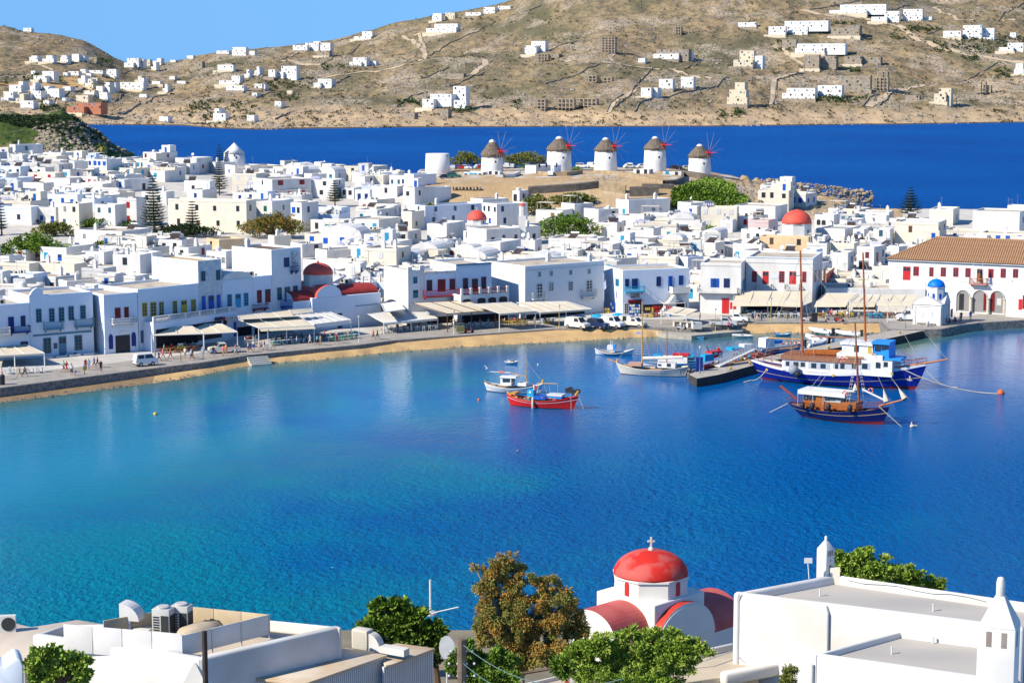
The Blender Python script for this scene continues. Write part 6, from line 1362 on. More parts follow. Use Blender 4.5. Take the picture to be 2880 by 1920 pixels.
s.pole('gangway',(335,1130),(470,1235),.18,WOODR); s.rail(.75,WOODR,.0,1,rr=.022,off=.05)
for x in (520,600,735,912): mb = MB(); mb.lathe([(.05,-.5),(.3,-.35),(.34,0),(.28,.35),(.06,.5)],10); mb.build('fender',paint('k'),s.t,s.p(x,1295 + (x - 520) * .05,B - .45),smooth=True)
for x,y,x2,y2 in ((1190,1160,1215,1258),(1315,1150,1365,1235),(955,1110,960,1165)):
 p,q = s.p(x,y),s.p(x2,y2); mb = MB(); mb.tube([p,p.lerp(q,.6),q],[.03,.28,.4],7); mb.build('furled_sail',mat('sailcloth',(.72,.6,.45),.8,.1),s.t)
s.ropes('stay',[((956,640),0,(1195,1165),0),((956,660),0,(1320,1155),0),((958,700),0,(640,1150),0),((958,720),0,(570,1165),0),((960,680),0,(1385,1236),0)],ROPE,.02); s.ropes('mooring_rope',[((1150,1300),-.8,(1340,1470),0),((412,1270),0,(250,1350),0)],ROPE,.05)
for xa,xb in ((880,905),(1030,1060)):   # rope ladders
 for sx in (0,1): s.ropes('shroud',[((968,850),0,((xa,xb)[sx],1275),B * (1 if xa < 900 else -1))],ROPE,.02)
 for j in range(9):
  f = .35 + j * .07; xl = 968 + (xa - 968) * f; xr2 = 968 + (xb - 968) * f + 8; y = 850 + 425 * f; s.pole('ratline',(xl,y),(xr2,y + 1),.025,paint('w'),off=B * f * (1 if xa < 900 else -1))
ring_buoy(s,870,1195,B + .3,.32); ring_buoy(s,1085,1170,0,.3)
# red fishing boat
s = Boat('fishing_boat','bright red fishing boat with yellow ends and a small blue cabin','R',(575,1050),(1600,1122))
s.hull((512,860),(960,965),(1690,905),2.9,(rr,rr,wt,rr),(.1,.74,.79)); s.box('cabin',832,805,942,955,-.5,.6,paint('c'),taper=.03); s.panes(((870,820,905,855),),-.52,paint('w')); s.box('hatch',940,905,1130,955,-.7,.7,paint('b')); s.box('hatch',1175,895,1400,935,-.7,.7,WB)
s.box('hatch_cover',1160,880,1410,898,-.8,.8,paint('w'))
for a,b in (((505,830),(570,890)),((1690,810),(1640,890))): s.pole('stem_post',b,a,.2,YW,r2=.14)
s.box('yellow_bow_rail',560,850,640,875,-.8,.8,YW)
for x,y,r_ in ((1510,810,.38),(1555,800,.42),(1620,845,.4),(1680,825,.35)):
 mb = MB(); mb.M = Matrix.Rotation(pi / 2,4,'X'); mb.lathe([(r_ * .4,-.1),(r_,-.12),(r_,.12),(r_ * .4,.1)],12); mb.build('net_drum',paint('k'),s.t,s.p(x,y,0))
for i in range(14): x = 660 + (i * 71) % 640; mb = MB(); rock_at(mb,0,0,0,rk.uniform(.12,.26),rk); mb.build('net_heap',mat('net_' + 'yro'[i % 3],((.7,.4,.05),(.5,.1,.05),(.5,.3,.15))[i % 3],.9,.3,8),s.t,s.p(x,925 + i % 3 * 8,-.6))
s.pole('mast',(985,940),(1030,720),.05,paint('w')); s.pole('spar',(1000,690),(1340,697),.06,YW); s.ropes('stay',[((1340,697),0,(1350,900),0),((1210,745),0,(1215,890),0),((1120,720),0,(1170,870),0)],ROPE,.02); s.ropes('mooring_rope',[((1690,910),0,(1775,1120),0),((1560,930),-1,(1570,1200),-1.2)],ROPE,.035)
for i in range(9): mb = MB(); mb.ball(0,0,0,.13,0,6); mb.build('float',paint('Rwo'[i % 3]),s.t,s.p(930 + (i * 23) % 70,715 + i * 11,0))
mb = MB(); mb.lathe([(.05,-.9),(.16,-.7),(.17,.6),(.05,.85)],8); mb.build('fender',mat('fender_cream',(.7,.62,.5),.6,.1),s.t,s.p(930,1020,-1.55),smooth=True)
# white fishing boat behind it
s = Boat('fishing_boat','white fishing boat with wheelhouse and thin mast, partly behind the red one','R',(190,815),(1040,862)); s.hull((145,680),(600,760),(1110,700),2.8,(rd,wt,('black_stripe',(.05,.05,.06)),wt),(.1,.55,.6))
s.box('wheelhouse',392,598,575,722,-.75,.75,WS,taper=.04); s.box('wheelhouse_roof',385,582,645,600,-.85,.85,WS); s.panes(((432,618,485,672),(490,618,550,672),),-.77); s.panes(((590,605,640,668),),-.6); s.box('engine_box',680,690,820,735,-.6,.6,WS)
s.pole('mast',(828,730),(818,195),.06,YW,r2=.03); s.pole('boom',(820,585),(560,515),.06,YW); s.pole('boom',(560,515),(218,500),.06,paint('w')); s.box('furled_flag',365,490,450,515,-.12,.12,mat('coral',(.7,.2,.1),.7,0)); s.pole('stem_post',(170,700),(140,645),.18,YW); s.pole('stem_post',(1090,690),(1105,632),.2,YW)
s.ropes('stay',[((825,330),0,(1070,640),0)],ROPE,.02)
for i in range(8): mb = MB(); rock_at(mb,0,0,0,rk.uniform(.12,.3),rk); mb.build('net_heap',mat('net_' + 'kor'[i % 3] + '2',((.05,.05,.05),(.5,.3,.2),(.5,.08,.05))[i % 3],.9,.3,8),s.t,s.p(330 + (i * 97) % 700,725 - (20 if i % 2 else 0),-.4))
# cream sailing caique at the pier
s = Boat('sailing_caique','cream and white sailing caique with rolled sail moored at the pier end','W',(455,708),(1310,742)); s.hull((388,565),(860,645),(1340,612),3.4,(rd,('ivory',(.75,.68,.55)),('tan',(.5,.35,.2)),('ivory',(.75,.68,.55))),(.06,.7,.74),bow='L')
s.box('cabin',935,575,1170,628,-.8,.8,WS); s.panes(((1060,575,1110,615),(945,582,985,605)),-.82); s.box('coaming',545,570,720,605,-.8,.8,mat('pink_wood',(.6,.35,.25),.6,.1)); s.pole('mast',(735,600),(733,-250),.12,YW,r2=.07); s.pole('mast',(1060,560),(1065,145),.09,MAST,r2=.05); s.pole('rolled_sail',(745,505),(1270,490),.26,mat('sail_roll',(.75,.7,.6),.8,.05),r2=.22); s.pole('bowsprit',(400,555),(275,515),.09,YW); s.pole('stem_post',(405,560),(410,515),.2,YW)
s.ropes('stay',[((735,60),0,(400,555),0),((735,60),0,(850,560),-1.2),((735,-100),0,(1060,480),0),((1065,200),0,(1320,600),0)],ROPE,.02)
for j in range(8): s.pole('ratline',(690 - j * 5,215 + j * 33),(720,216 + j * 33),.02,paint('w')); s.pole('ratline',(750,213 + j * 33),(775 + j * 4,215 + j * 33),.02,paint('w'))
mb = MB(); p = s.p(690,160); q = s.p(705,185); mb.box(p.x - .4,-.02,q.z,p.x + .4,.02,p.z); mb.build('flag',FLAGM,s.t)
# other small boats
s = Boat('fishing_boat','white boat with pale blue sheer floating alone left of the cream caique','W',(125,450),(600,464)); s.hull((112,375),(340,432),(625,382),2.6,(bll,wt,bll,wt),(.1,.75,.85)); s.box('cabin',268,335,350,395,-.5,.5,WS,taper=.04); s.box('cabin_front',340,330,382,385,-.45,.45,WB); s.pole('mast',(320,335),(318,255),.05,paint('w')); s.pole('mast',(340,335),(335,265),.05,paint('w'))
def dinghy(k,a,b,lt,mt,rt,beam,topc,inc,label,z=0,bow='R',name='dinghy',extra=None):
 s = Boat(name,label,k,a,b,'dinghy')
 s.hull(lt,mt,rt,beam,(topc,topc,wt,topc),(.1,.8,.9),bow,deck=mat('inside_' + inc[0],inc[1],.8,.2,2),stern='flat')
 mb = MB(); x = s.L * .4; mb.box(x,-beam * .42,.2 + s.sheer[10][2] * .4,x + .25,beam * .42,.25 + s.sheer[10][2] * .4 + .12); mb.build('thwart',s_w,s.t); s.t.location.z += z; return s
s_w = mat('thwart_wood',(.5,.4,.28),.7,.1)
dinghy('R',(500,362),(672,370),(482,320),(580,340),(692,325),1.5,wt,('pale_blue',(.3,.45,.55)),'small white dinghy drifting behind the white fishing boat')
dinghy('W',(1435,240),(1545,258),(1420,205),(1480,225),(1552,228),1.6,bll,('turq',(.05,.4,.6)),'bright turquoise rowing boat off the end of the ramp')
dinghy('P',(940,285),(1280,290),(930,240),(1100,250),(1290,262),2.0,wt,('cream',(.7,.66,.55)),'long white hull lying under the ramp of the inner harbour')
dinghy('G',(300,718),(420,718),(285,692),(350,705),(428,698),1.6,bll,('orange',(.7,.2,.05)),'blue rowing boat with an orange cover in the inner harbour')
dinghy('G',(845,668),(930,662),(832,630),(880,640),(942,640),2.0,('tan',(.55,.42,.28)),('planks',(.45,.35,.25)),'weathered tan rowing boat pulled up on the inner beach',z=.5)
dinghy('G',(1060,648),(1135,640),(1048,622),(1090,632),(1145,622),1.5,wt,('grey',(.4,.4,.4)),'white tender lying on the sand near the bare mast',z=.8)
def rib(k,a,b,label,col='w'):
 p,q = at(*c(k,*a),0),at(*c(k,*b),0); d = q - p; L_ = d.length; t = thing('inflatable_boat',label,'dinghy',p,atan2(d.y,d.x)); W_ = .8
 mb = MB(); pts = [(0,-W_,.45),(L_ * .6,-W_,.5),(L_ * .88,-W_ * .5,.65),(L_,0,.75),(L_ * .88,W_ * .5,.65),(L_ * .6,W_,.5),(0,W_,.45)]; mb.tube(pts,.27,8); mb.build('tube',mat('rib_' + CN[col],COLS[col] if col != 'w' else (.75,.75,.74),.5,.03),t)
 mb = MB(); mb.hexa([(0,-W_,-.1),(L_ * .7,-.3,-.1),(L_ * .7,.3,-.1),(0,W_,-.1)],[(0,-W_,.3),(L_ * .85,-.4,.4),(L_ * .85,.4,.4),(0,W_,.3)]); mb.build('floor',GREY,t)
 mb = MB(); mb.box(-.35,-.22,.1,0,.22,1.1); mb.box(-.45,-.18,1.0,.05,.18,1.25); mb.build('outboard_motor',paint('k'),t); mb = MB(); mb.box(L_ * .35,-.25,.3,L_ * .45,.25,1.0); mb.build('console',paint('w'),t)
rib('G',(765,712),(580,690),'white inflatable boat with dark motor nearest the inner beach'); rib('G',(1000,728),(800,715),'white and navy inflatable boat behind the ship boom'); rib('G',(735,790),(550,745),'white inflatable boat against the back of the pier'); rib('G',(545,812),(715,790),'grey-white inflatable tender nearest the pier behind the tall mast')
# boats crowded at the pier
s = Boat('fishing_boat','red fishing boat with turquoise gear tied bow-on to the pier','P',(470,815),(1290,700)); s.hull((458,745),(800,720),(1300,600),3.0,(rd,rr,wt,rr),(.1,.8,.88),bow='L'); s.box('cabin',600,515,775,610,-.7,.7,paint('R')); s.panes(((640,530,690,575),(715,530,765,590)),-.72,paint('w')); s.box('winch_house',485,570,640,665,-1,.4,paint('c'),taper=.1)
s.pole('crane',(600,640),(515,430),.09,paint('n')); s.pole('crane',(740,520),(700,460),.2,paint('R'))
for i in range(34):
 mb = MB(); rock_at(mb,0,0,0,rk.uniform(.15,.36),rk); cl = 'RyobwcwgRo'[i % 10]; mb.build('gear',paint(cl),s.t,s.p(620 + (i * 83) % 640,700 - ((i * 83) % 640) * .16 + (i % 3) * 12,rk.uniform(-1,.8)))
s = Boat('fishing_boat','dark red hulled boat with a boxy white cabin behind the gangway','P',(1010,640),(1680,590)); s.hull((960,560),(1300,575),(1712,480),3.0,(rd,('dark_red',(.3,.02,.02)),wt,('dark_red',(.3,.02,.02))),(.1,.8,.9)); s.box('cabin',1135,405,1290,545,-.8,.8,WS); s.box('side_board',935,460,1130,500,-1,.9,paint('c')); s.pole('mast',(1205,520),(1205,260),.06,paint('a'))
for i in range(18): mb = MB(); rock_at(mb,0,0,0,rk.uniform(.15,.35),rk); mb.build('gear',paint('kwobRw'[i % 6]),s.t,s.p(1000 + (i * 97) % 640,545 - (i % 4) * 16,rk.uniform(-.8,.8)))
for q in ((1240,330),(1330,320),(1300,345)): s.pole('frame',(q[0],q[1] + 100),q,.05,paint('a'));
s = Boat('fishing_boat','blue hulled boat with white wheelhouse and long orange boom by the pier','P',(1480,600),(2050,520)); s.hull((1440,500),(1750,480),(2075,405),3.0,(rd,('mid_blue',(.03,.13,.4)),wt,('mid_blue',(.03,.13,.4))),(.1,.85,.92)); s.box('wheelhouse',1490,300,1640,440,-.8,.8,WS,taper=.05); s.box('blue_tarp',1650,335,1770,380,-.9,.9,WB); s.pole('boom',(1540,292),(2055,322),.11,YW)
for i in range(14): mb = MB(); rock_at(mb,0,0,0,rk.uniform(.15,.3),rk); mb.build('gear',paint('RwoywR'[i % 6]),s.t,s.p(1780 + (i * 67) % 270,395 - (i % 3) * 14,rk.uniform(-.7,.7)))
s = Boat('fishing_boat','white boat with pale blue trim and a red cabin roof behind the cream caique','W',(760,600),(1520,625)); s.hull((740,545),(1150,560),(1540,560),3.2,(rd,wt,('purple',(.12,.08,.3)),bll),(.1,.7,.85)); s.box('cabin',940,490,1330,565,-.9,.9,WS); s.box('cabin_roof',1135,447,1345,475,-.7,.7,paint('R')); s.box('blue_front',1330,480,1415,530,-.8,.8,paint('c')); s.panes(((1335,495,1375,530),(1380,495,1410,528)),-.83); s.box('blue_box',880,455,980,480,-.5,.5,paint('c')); s.pole('mast',(945,470),(940,350),.07,paint('c'))
# gangway with white railing along the pier
p,q = at(*c('P',690,770),1.3),at(*c('P',1290,660),1.3); d = q - p; t = thing('gangway','white railed gangway rising from the low pier to the large ship','gangway',p,atan2(d.y,d.x)); Lg = d.length; rise = 1.6
mb = MB(); mb.hexa([(0,-.5,.0),(Lg,-.5,rise),(Lg,.5,rise),(0,.5,.0)],[(0,-.5,.12),(Lg,-.5,rise + .12),(Lg,.5,rise + .12),(0,.5,.12)]); mb.build('walkway',paint('w'),t)
for sd in (-.5,.5):
 for j in (0,.33,.66,1.0): mb = MB(); mb.tube([(0,sd,.15 + j),(Lg,sd,rise + .15 + j)],.035,4); mb.build('rail',paint('w'),t)
 for i in range(13): x = Lg * i / 12; mb = MB(); mb.tube([(x,sd,.1 + rise * i / 12),(x,sd,1.15 + rise * i / 12)],.03,4); mb.build('baluster',paint('w'),t)
mb = MB(); mb.box(-.5,-.4,0,.5,.4,1.9); mb.box(-.55,-.45,1.9,.55,.45,2.0); p = at(*c('P',400,850),1.25); tag(mb.build('fuel_cabinet',paint('n'),None,p + Vector((0,.8,0))),'tall dark blue cabinet standing at the pier end','cabinet')
for x,y in ((910,820),(1235,735)): p = at(*c('P',x,y),1.25); mb = MB(); mb.lathe([(.18,0),(.15,.25),(.26,.32),(.24,.42),(.02,.46)],10); tag(mb.build('bollard',paint('y'),None,p,smooth=True),'yellow mooring bollard %s on the low pier' % ('midway' if x < 1000 else 'near the ship stern'),'bollard')
for x,y,lb in ((1325,700,'yellow mooring bollard on the upper mole near the ship wheelhouse'),(735,825,'yellow mooring bollard on the mole behind the ship upper deck')): p = at(*c('G',x,y),1.25); mb = MB(); mb.lathe([(.18,0),(.15,.25),(.26,.32),(.24,.42),(.02,.46)],10); tag(mb.build('bollard',paint('y'),None,p,smooth=True),lb,'bollard')
p = at(*c('F',725,1365),1.3); mb = MB(); mb.lathe([(.3,0),(.3,.9),(.24,1.0),(.02,1.02)],10); tag(mb.build('bollard',GREY,None,p,smooth=True),'grey stone bollard in front of the blue domed chapel','bollard')
# gull
p = at(*c('R',175,820),0); p = atY(*c('R',175,445),p.y); mb = MB(); mb.tube([(-.25,0,-.1),(0,0,0),(.3,0,-.02)],[.02,.08,.02],6); mb.add([(0,.05,.02),(.15,.05,.02),(.0,.4,.25),(-.1,.7,.45),(-.1,.35,.2)],[(0,1,2,3,4)]); mb.add([(0,-.05,.02),(.15,-.05,.02),(.0,-.4,.3),(-.1,-.7,.6),(-.1,-.35,.25)],[(0,1,2,3,4)])
tag(mb.build('seagull',mat('gull_white',(.8,.8,.8),.8,0),None,p,.5),'white gull with raised wings flying left of the white fishing boat','bird')
# ------------------------------------------------------------------ windmills
THATCH = mat('thatch',(.24,.19,.14),.95,.5,3,.06,col2=(.1,.08,.06),stretch=(1,1,.25),detail=8); MILLW = mat('mill_plaster',(.84,.82,.78),.9,.08,.8,.02)
def windmill(k,xl,xr,yb,ye,yt,label,spokes=12,roof='thatch',Y0=None):
 px,pb = c(k,(xl + xr) / 2,yb); g = atY(px,pb,Y0 or 588); s = g.y / F; sc_ = CR[k][2]
 r = (xr - xl) / sc_ * s / 2; h = (yb - ye) / sc_ * s; hr = (ye - yt) / sc_ * s; t = thing('windmill' if spokes else 'round_tower',label,'windmill' if spokes else 'tower',(g.x,g.y + r,g.z))
 mb = MB(); mb.lathe([(r * 1.06,-4),(r * 1.04,0),(r * 1.0,h * .35),(r * .94,h),(r * .9,h)],28); mb.build('tower',MILLW,t,smooth=True)
 if not roof: return t
 if roof == 'thatch':
  n = 36; R_ = []; rr0 = random.Random(int(xl))
  for q,(a,z) in enumerate(((1.0,-.5),(1.06,-.12),(.97,.08),(.7,.38),(.42,.68),(.3,.8))): R_.append([(r * a * (1 + rr0.uniform(-.02,.02)) * cos(2 * pi * j / n),r * a * (1 + rr0.uniform(-.02,.02)) * sin(2 * pi * j / n),h + hr * z * (1 if z > 0 else .45) + rr0.uniform(-.1,.1) * (1 if z < .5 else 0)) for j in range(n)])
  mb = MB(); mb.loft(R_,0,True); mb.build('thatched_roof',THATCH,t)
  mb = MB(); mb.lathe([(r * .31,h + hr * .78),(r * .27,h + hr * .88),(r * .14,h + hr * .98),(.02,h + hr)],16); mb.build('cap',WHITE,t,smooth=True)
 else: mb = MB(); mb.lathe([(r * 1.0,h),(r * .5,h + hr * .5),(.03,h + hr)],28); mb.build('cone_roof',MILLW,t,smooth=True); put_win(t,'s','k',(.5,-r * .97,h - .9),0,.5,.5)
 if spokes:
  ax = Vector((.67,-.74,0)); c0 = Vector((0,0,h + .9)); hb = c0 + ax * (r + .5); up = Vector((0,0,1)); sd = ax.cross(up)
  mb = MB(); mb.tube([c0,hb + ax * .4],.25,8); mb.tube([hb,hb + ax * 3.4 + up * .1],[.14,.06],6); mb.lathe([(.28,hb.z - .28),(.28,hb.z + .28)],8,0,hb.x,hb.y); mb.build('axle',paint('R'),t)
  for i in range(spokes):
   a = 2 * pi * (i + .35) / spokes; d = up * cos(a) + sd * sin(a); mb = MB(); mb.tube([hb,hb + d * 1.1],.08,4,0); mb.tube([hb + d * 1.0,hb + d * 6.4],[.06,.035],4,1); mb.build('sail_spoke',[paint('R'),mat('pale_spar',(.36,.3,.26),.7,.2,2)],t)
 put_win(t,'h','k',(.3 * r,-r * .93,h * .55),.3,.5,.6); return t
for a in ((757,1000,575,370,212,'leftmost windmill, largest thatch, above the small white house with turquoise doors'),(1483,1757,548,310,178,'second windmill from the left, joined to a long low white annex'),(2010,2258,548,315,190,'middle windmill of the five on the sandy hill')): windmill('T3',*a)
windmill('T4',285,530,550,300,178,'fourth windmill from the left, above the white walled yard'); windmill('T4',778,1025,600,385,262,'rightmost windmill, lowest on the hill above the green slope')
windmill('T3',135,412,655,368,366,'roofless round white tower left of the windmills',0,None); windmill('T2',175,415,330,205,90,'round white mill with a pointed white cone roof and no sails',0,'cone',640)
def drape(name,label,cat,k,pts,h,w_,m,fn=None,kind=None,z=0,par=None):
 fn = fn or town; P = [fn(*c(k,*q)) for q in pts]; zf = zt if fn is town else zh; mb = MB(); L_ = []; R_ = []; LT = []; RT = []
 for a,b in zip(P,P[1:]):
  d = (b - a); d.z = 0; n = max(1,int(d.length / 6)); u = d.normalized(); s = Vector((u.y,-u.x,0)) * w_ / 2
  for i in range(n + 1):
   q = a.lerp(b,i / n); L_.append(q + s); R_.append(q - s)
 g = lambda q,dz: (q.x,q.y,zf(q.x,q.y) + dz)
 if h: mb.loft([[g(q,-1.5) for q in L_],[g(q,h) for q in L_],[g(q,h) for q in R_],[g(q,-1.5) for q in R_]])
 else: mb.loft([[g(q,z) for q in L_],[g(q,z) for q in R_]])
 o = mb.build(name,m,par); return tag(o,label,cat,None,kind)
SW = mat('dry_stone',(.2,.17,.14),.95,.4,.8,.05,detail=8); SWL = mat('tan_stone_wall',(.48,.36,.22),.95,.35,.8,.05,detail=8)
for a in (([(1280,805),(1500,790),(1800,770),(2050,740)],1.9,SW,'long dark stone retaining wall below the middle windmill'),([(1390,600),(1500,608),(1700,608),(1865,585)],1.2,SWL,'curved tan stone wall before the second windmill'),([(2000,575),(2330,590)],.9,SWL,'low tan wall before the middle windmill'),
   ([(2060,760),(2352,800)],2.2,SWL,'pale earth retaining wall right of the dark one'),([(1010,630),(1110,620),(1180,590)],1.0,WHITE,'curved white wall at the right foot of the leftmost windmill')):
 drape('stone_wall',a[3],'wall','T3',a[0],a[1],.8,a[2])
for a in (([(0,600),(150,620),(370,680),(500,710)],1.2,SWL,'tan stone wall sloping down below the fourth windmill'),([(500,710),(620,705),(700,670),(710,590)],1.3,SW,'curved dark wall round the white walled yard'),([(720,610),(900,640),(1150,685)],1.8,SW,'dark stone retaining wall under the rightmost windmill'),
   ([(120,830),(440,820)],2.4,SW,'tall dark stone wall behind the grey-sided house'),([(260,745),(610,750)],1.2,SW,'low dark wall above the tall dark stone wall')): drape('stone_wall',a[3],'wall','T4',a[0],a[1],.8,a[2])
def low(k,xl,xm,xr,yb,h,m,wf,ws,label,Y0=586,th=-.3):
 px,pb = c(k,xl,yb); g = atY(px,pb,Y0); W = (xm - xl) / CR[k][2] * Y0 / F / cos(th); D = max(3,(xr - xm) / CR[k][2] * Y0 / F / sin(-th)); D = min(D,7); t = house(g,th,W,D,h,m,wf,ws,'',name='mill_house',group=None); HOUSES.pop(); t['label'] = label
low('T3',565,775,830,655,2.4,WHITE,'dcscscdn','wn','small white house with turquoise door at the foot of the leftmost windmill',572); low('T3',830,960,1000,640,2.2,WHITE,'wnsk','','whitewashed shed with navy shutter right of the turquoise door',573)
low('T3',1243,1360,1530,550,1.7,WHITE,'','wnwn','long low white annex left of the second windmill',578,-.7); low('T3',1540,1560,1640,548,1.6,SHADEW,'','wn','tiny bluish lean-to at the foot of the second windmill',580,-.6)
low('T4',160,330,390,620,2.3,WHITE,'hkhk','wa','white house with battlement corner below the fourth windmill',575); low('T4',485,690,700,640,2.1,WHITE,'scwn','','white house with blue door inside the curved yard wall',575,-.1)
# cars parked along the windmill ridge
rc = random.Random(4); ci = 0; KCAR = ['white','silver','navy','green','white','red','white','blue','silver','black','white','grey']
for (k,x,y,cn,kd) in [('T3',60,560,'white','car'),('T3',130,560,'silver','car'),('T3',440,590,'silver','car'),('T3',500,595,'red','car'),('T3',520,550,'white','car'),('T3',610,545,'blue','car'),('T3',680,552,'white','car'),('T3',715,530,'red','car'),('T3',1040,535,'white','jeep'),('T3',1150,535,'green','car'),('T3',1205,545,'silver','car'),('T3',1090,565,'silver','car'),
 ('T3',1800,508,'white','jeep'),('T3',1920,515,'white','van'),('T3',1990,515,'white','jeep'),('T3',2330,520,'white','car'),('T4',60,520,'white','car'),('T4',130,510,'white','jeep'),('T4',200,515,'white','car'),('T4',560,510,'black','car'),('T4',610,530,'blue','car'),('T4',690,520,'silver','car'),('T4',740,535,'yellow','car'),('T4',720,565,'navy','car'),
 ('T3',300,720,'navy','car'),('T3',385,725,'green','jeep'),('T3',1520,825,'white','car')]:
 px,py = c(k,x,y + 8); Y0 = 606 if y < 600 else 560; g = atY(px,py,Y0); g.z = zt(g.x,Y0) + .05; ci += 1
 L_ = min((('the roofless round tower',1231),('the leftmost windmill',1384),('the second windmill',1573),('the middle windmill',1706),('the fourth windmill',1845),('the rightmost windmill',1971)),key=lambda q: abs(q[1] - px))
 nth = sum(1 for o in bpy.data.objects if o.get('_lm') == L_[0] + cn) if False else 0
 car(kd,cn,g,rc.uniform(-.2,.3) if ci % 3 else rc.uniform(1.2,1.8),'%s %s parked %s %s, %s' % (cn,'off-roader' if kd == 'jeep' else kd,'left of' if px < L_[1] else 'right of',L_[0],'on the ridge' if y < 600 and y > 520 else 'back row on the ridge' if y < 600 else 'below the sandy slope'),group='cars parked around the windmills',simple=True)
for i in range(9): px,py = c('T3',450 + i * 38,765); g = town(px,py); scooter('I',0,0,rc.uniform(1,2),rc.choice(['black','grey','navy']),'dark scooter, number %s from the left in the row below the sandy slope' % ['one','two','three','four','five','six','seven','eight','nine'][i],P=g)
# ------------------------------------------------------------------ plants
def leafm(n,a,b): return [mat('leaf_%s_%d' % (n,i),cc,.7,.25,2,spec=.2) for i,cc in enumerate((a,b,tuple(x * .6 for x in a)))]
LG = leafm('green',(.16,.28,.03),(.26,.38,.05)); LO = leafm('olive',(.22,.25,.05),(.34,.33,.08)); LD = leafm('dark',(.025,.055,.02),(.05,.09,.02)); LB = leafm('bronze',(.46,.25,.05),(.56,.29,.06)); LY = leafm('lime',(.28,.42,.05),(.42,.52,.08))
LAV = mat('bark',(.16,.11,.07),.9,.3,2)
def crown_mb(lobes,n,leaf,rnd,droop=0.0,asp=.35):
 """leaves scattered through overlapping lobes; asp narrows each blade"""
 mb = MB(); tot = sum((a[3] * a[4] * a[5]) ** .8 for a in lobes) or 1
 for (x,y,z,rx,ry,rz) in lobes:
  CL = []
  for i in range(38):
   u = Vector((rnd.gauss(0,1),rnd.gauss(0,1),rnd.gauss(0,1))).normalized() * rnd.uniform(.35,1.04); CL.append((u,rnd.uniform(.16,.36),rnd.choice((0,0,1,2))))
  for i in range(int(n * (rx * ry * rz) ** .8 / tot)):
   cu,cr_,cm = CL[i % 38]; v = Vector((rnd.gauss(0,1),rnd.gauss(0,1),rnd.gauss(0,1))); u = cu + v.normalized() * cr_ * rnd.random() ** .5
   p = Vector((x + u.x * rx,y + u.y * ry,z + u.z * rz))
   d = (u + Vector((rnd.uniform(-1,1),rnd.uniform(-1,1),rnd.uniform(-.8,1) - droop))).normalized(); s = d.cross(Vector((rnd.uniform(-1,1),rnd.uniform(-1,1),rnd.uniform(-1,1)))).normalized() * leaf * asp * rnd.uniform(.5,1.2); e = p + d * leaf * rnd.uniform(.7,1.4)
   mb.add([p,p.lerp(e,.5) + s,e,p.lerp(e,.5) - s],[(0,1,2,3)],cm if rnd.random() < .6 else rnd.choice((0,0,1,2)))
 return mb
def bush(k,x0,y0,x1,y1,ms,label,fn=None,nm='tree',leaf=.46,n=3000,h=None,Y=None,cat='tree',lob=5):
 xm,yb = c(k,(x0 + x1) / 2,y1); g = (fn or town)(xm,yb) if Y is None else atY(xm,yb,Y); s = g.y / F; W_ = (x1 - x0) / CR[k][2] * s; H_ = (y1 - y0) / CR[k][2] * s; rnd = random.Random(int(x0 + y0)); t = thing(nm,label,cat,g)
 lo = [(0,0,H_ * .52,W_ * .34,W_ * .28,H_ * .42)]
 for i in range(lob): a = (i + .5) / lob; lo.append((-W_ / 2 + W_ * a,rnd.uniform(-.12,.12) * W_,H_ * (.35 + .3 * sin(pi * a) + rnd.uniform(-.08,.08)),W_ * .2,W_ * .2,H_ * rnd.uniform(.26,.36)))
 crown_mb(lo,n,leaf,rnd).build('crown',ms,t); mb = MB(); mb.tube([(0,0,-2),(.1,0,H_ * .3),(-.1,.1,H_ * .6)],[.25,.2,.1],6)
 for q in lo[1:]: mb.tube([(0,0,H_ * .15),(q[0] * .6,q[1] * .6,q[2] * .6),q[:3]],[.14,.1,.04],4)
 mb.build('trunk',LAV,t); return t
bush('T2',430,850,1045,1135,[LB[2],LO[0],LO[1]],'wide bronze-green tree among the roofs beside the green-shuttered house',n=6500,lob=7); bush('T3',1425,1010,2010,1305,LG,'large round bright green tree in the middle of the town',n=6500,lob=7)
bush('T3',1205,800,1510,1045,LO,'olive green tree below the dark retaining wall',n=3500); bush('T3',1540,795,2010,915,LO,'row-like olive shrubbery below the sandy hill',n=3500); bush('T3',430,335,760,525,LO,'dark olive bushes between the roofless tower and the leftmost windmill',Y=615,n=3500); bush('T3',1010,335,1480,515,LO,'broad olive bushes between the first two windmills',Y=612,n=4200,lob=7)
bush('T1',40,1065,730,1390,LG,'large leafy green tree at the left edge of the town',n=7000,lob=7); bush('T1',395,955,790,1115,LO,'dusty olive tree behind the large leafy one',n=3000); bush('T1',840,910,1470,1030,LG,'row of yellow-green shrubs behind the long white terrace',n=3000,lob=7); bush('T1',1720,980,2352,1120,LD,'dark green shrubbery around the tall norfolk pines',n=3500,lob=7); bush('T1',1020,1170,1200,1290,LG,'small green bush below the white terrace',n=900); bush('T1',1260,1190,1510,1290,LO,'small olive bush under the solar heaters',n=1200); bush('T1',250,890,410,980,LO,'small grey-green bush by the stone house',n=900)
bush('T4',580,1140,1050,1225,LG,'strip of green creeper on a roof terrace left of the pink house',n=1500); bush('T3',530,1000,640,1110,LO,'small shrub left of the low red dome',n=700); bush('T3',805,1020,910,1110,LO,'small shrub right of the low red dome',n=700); bush('T3',1750,500,1870,550,LG,'round green shrub right of the second windmill',Y=580,n=500,leaf=.25); bush('T2',940,370,1060,440,LB,'small brown shrub beside the roof palm',n=500)
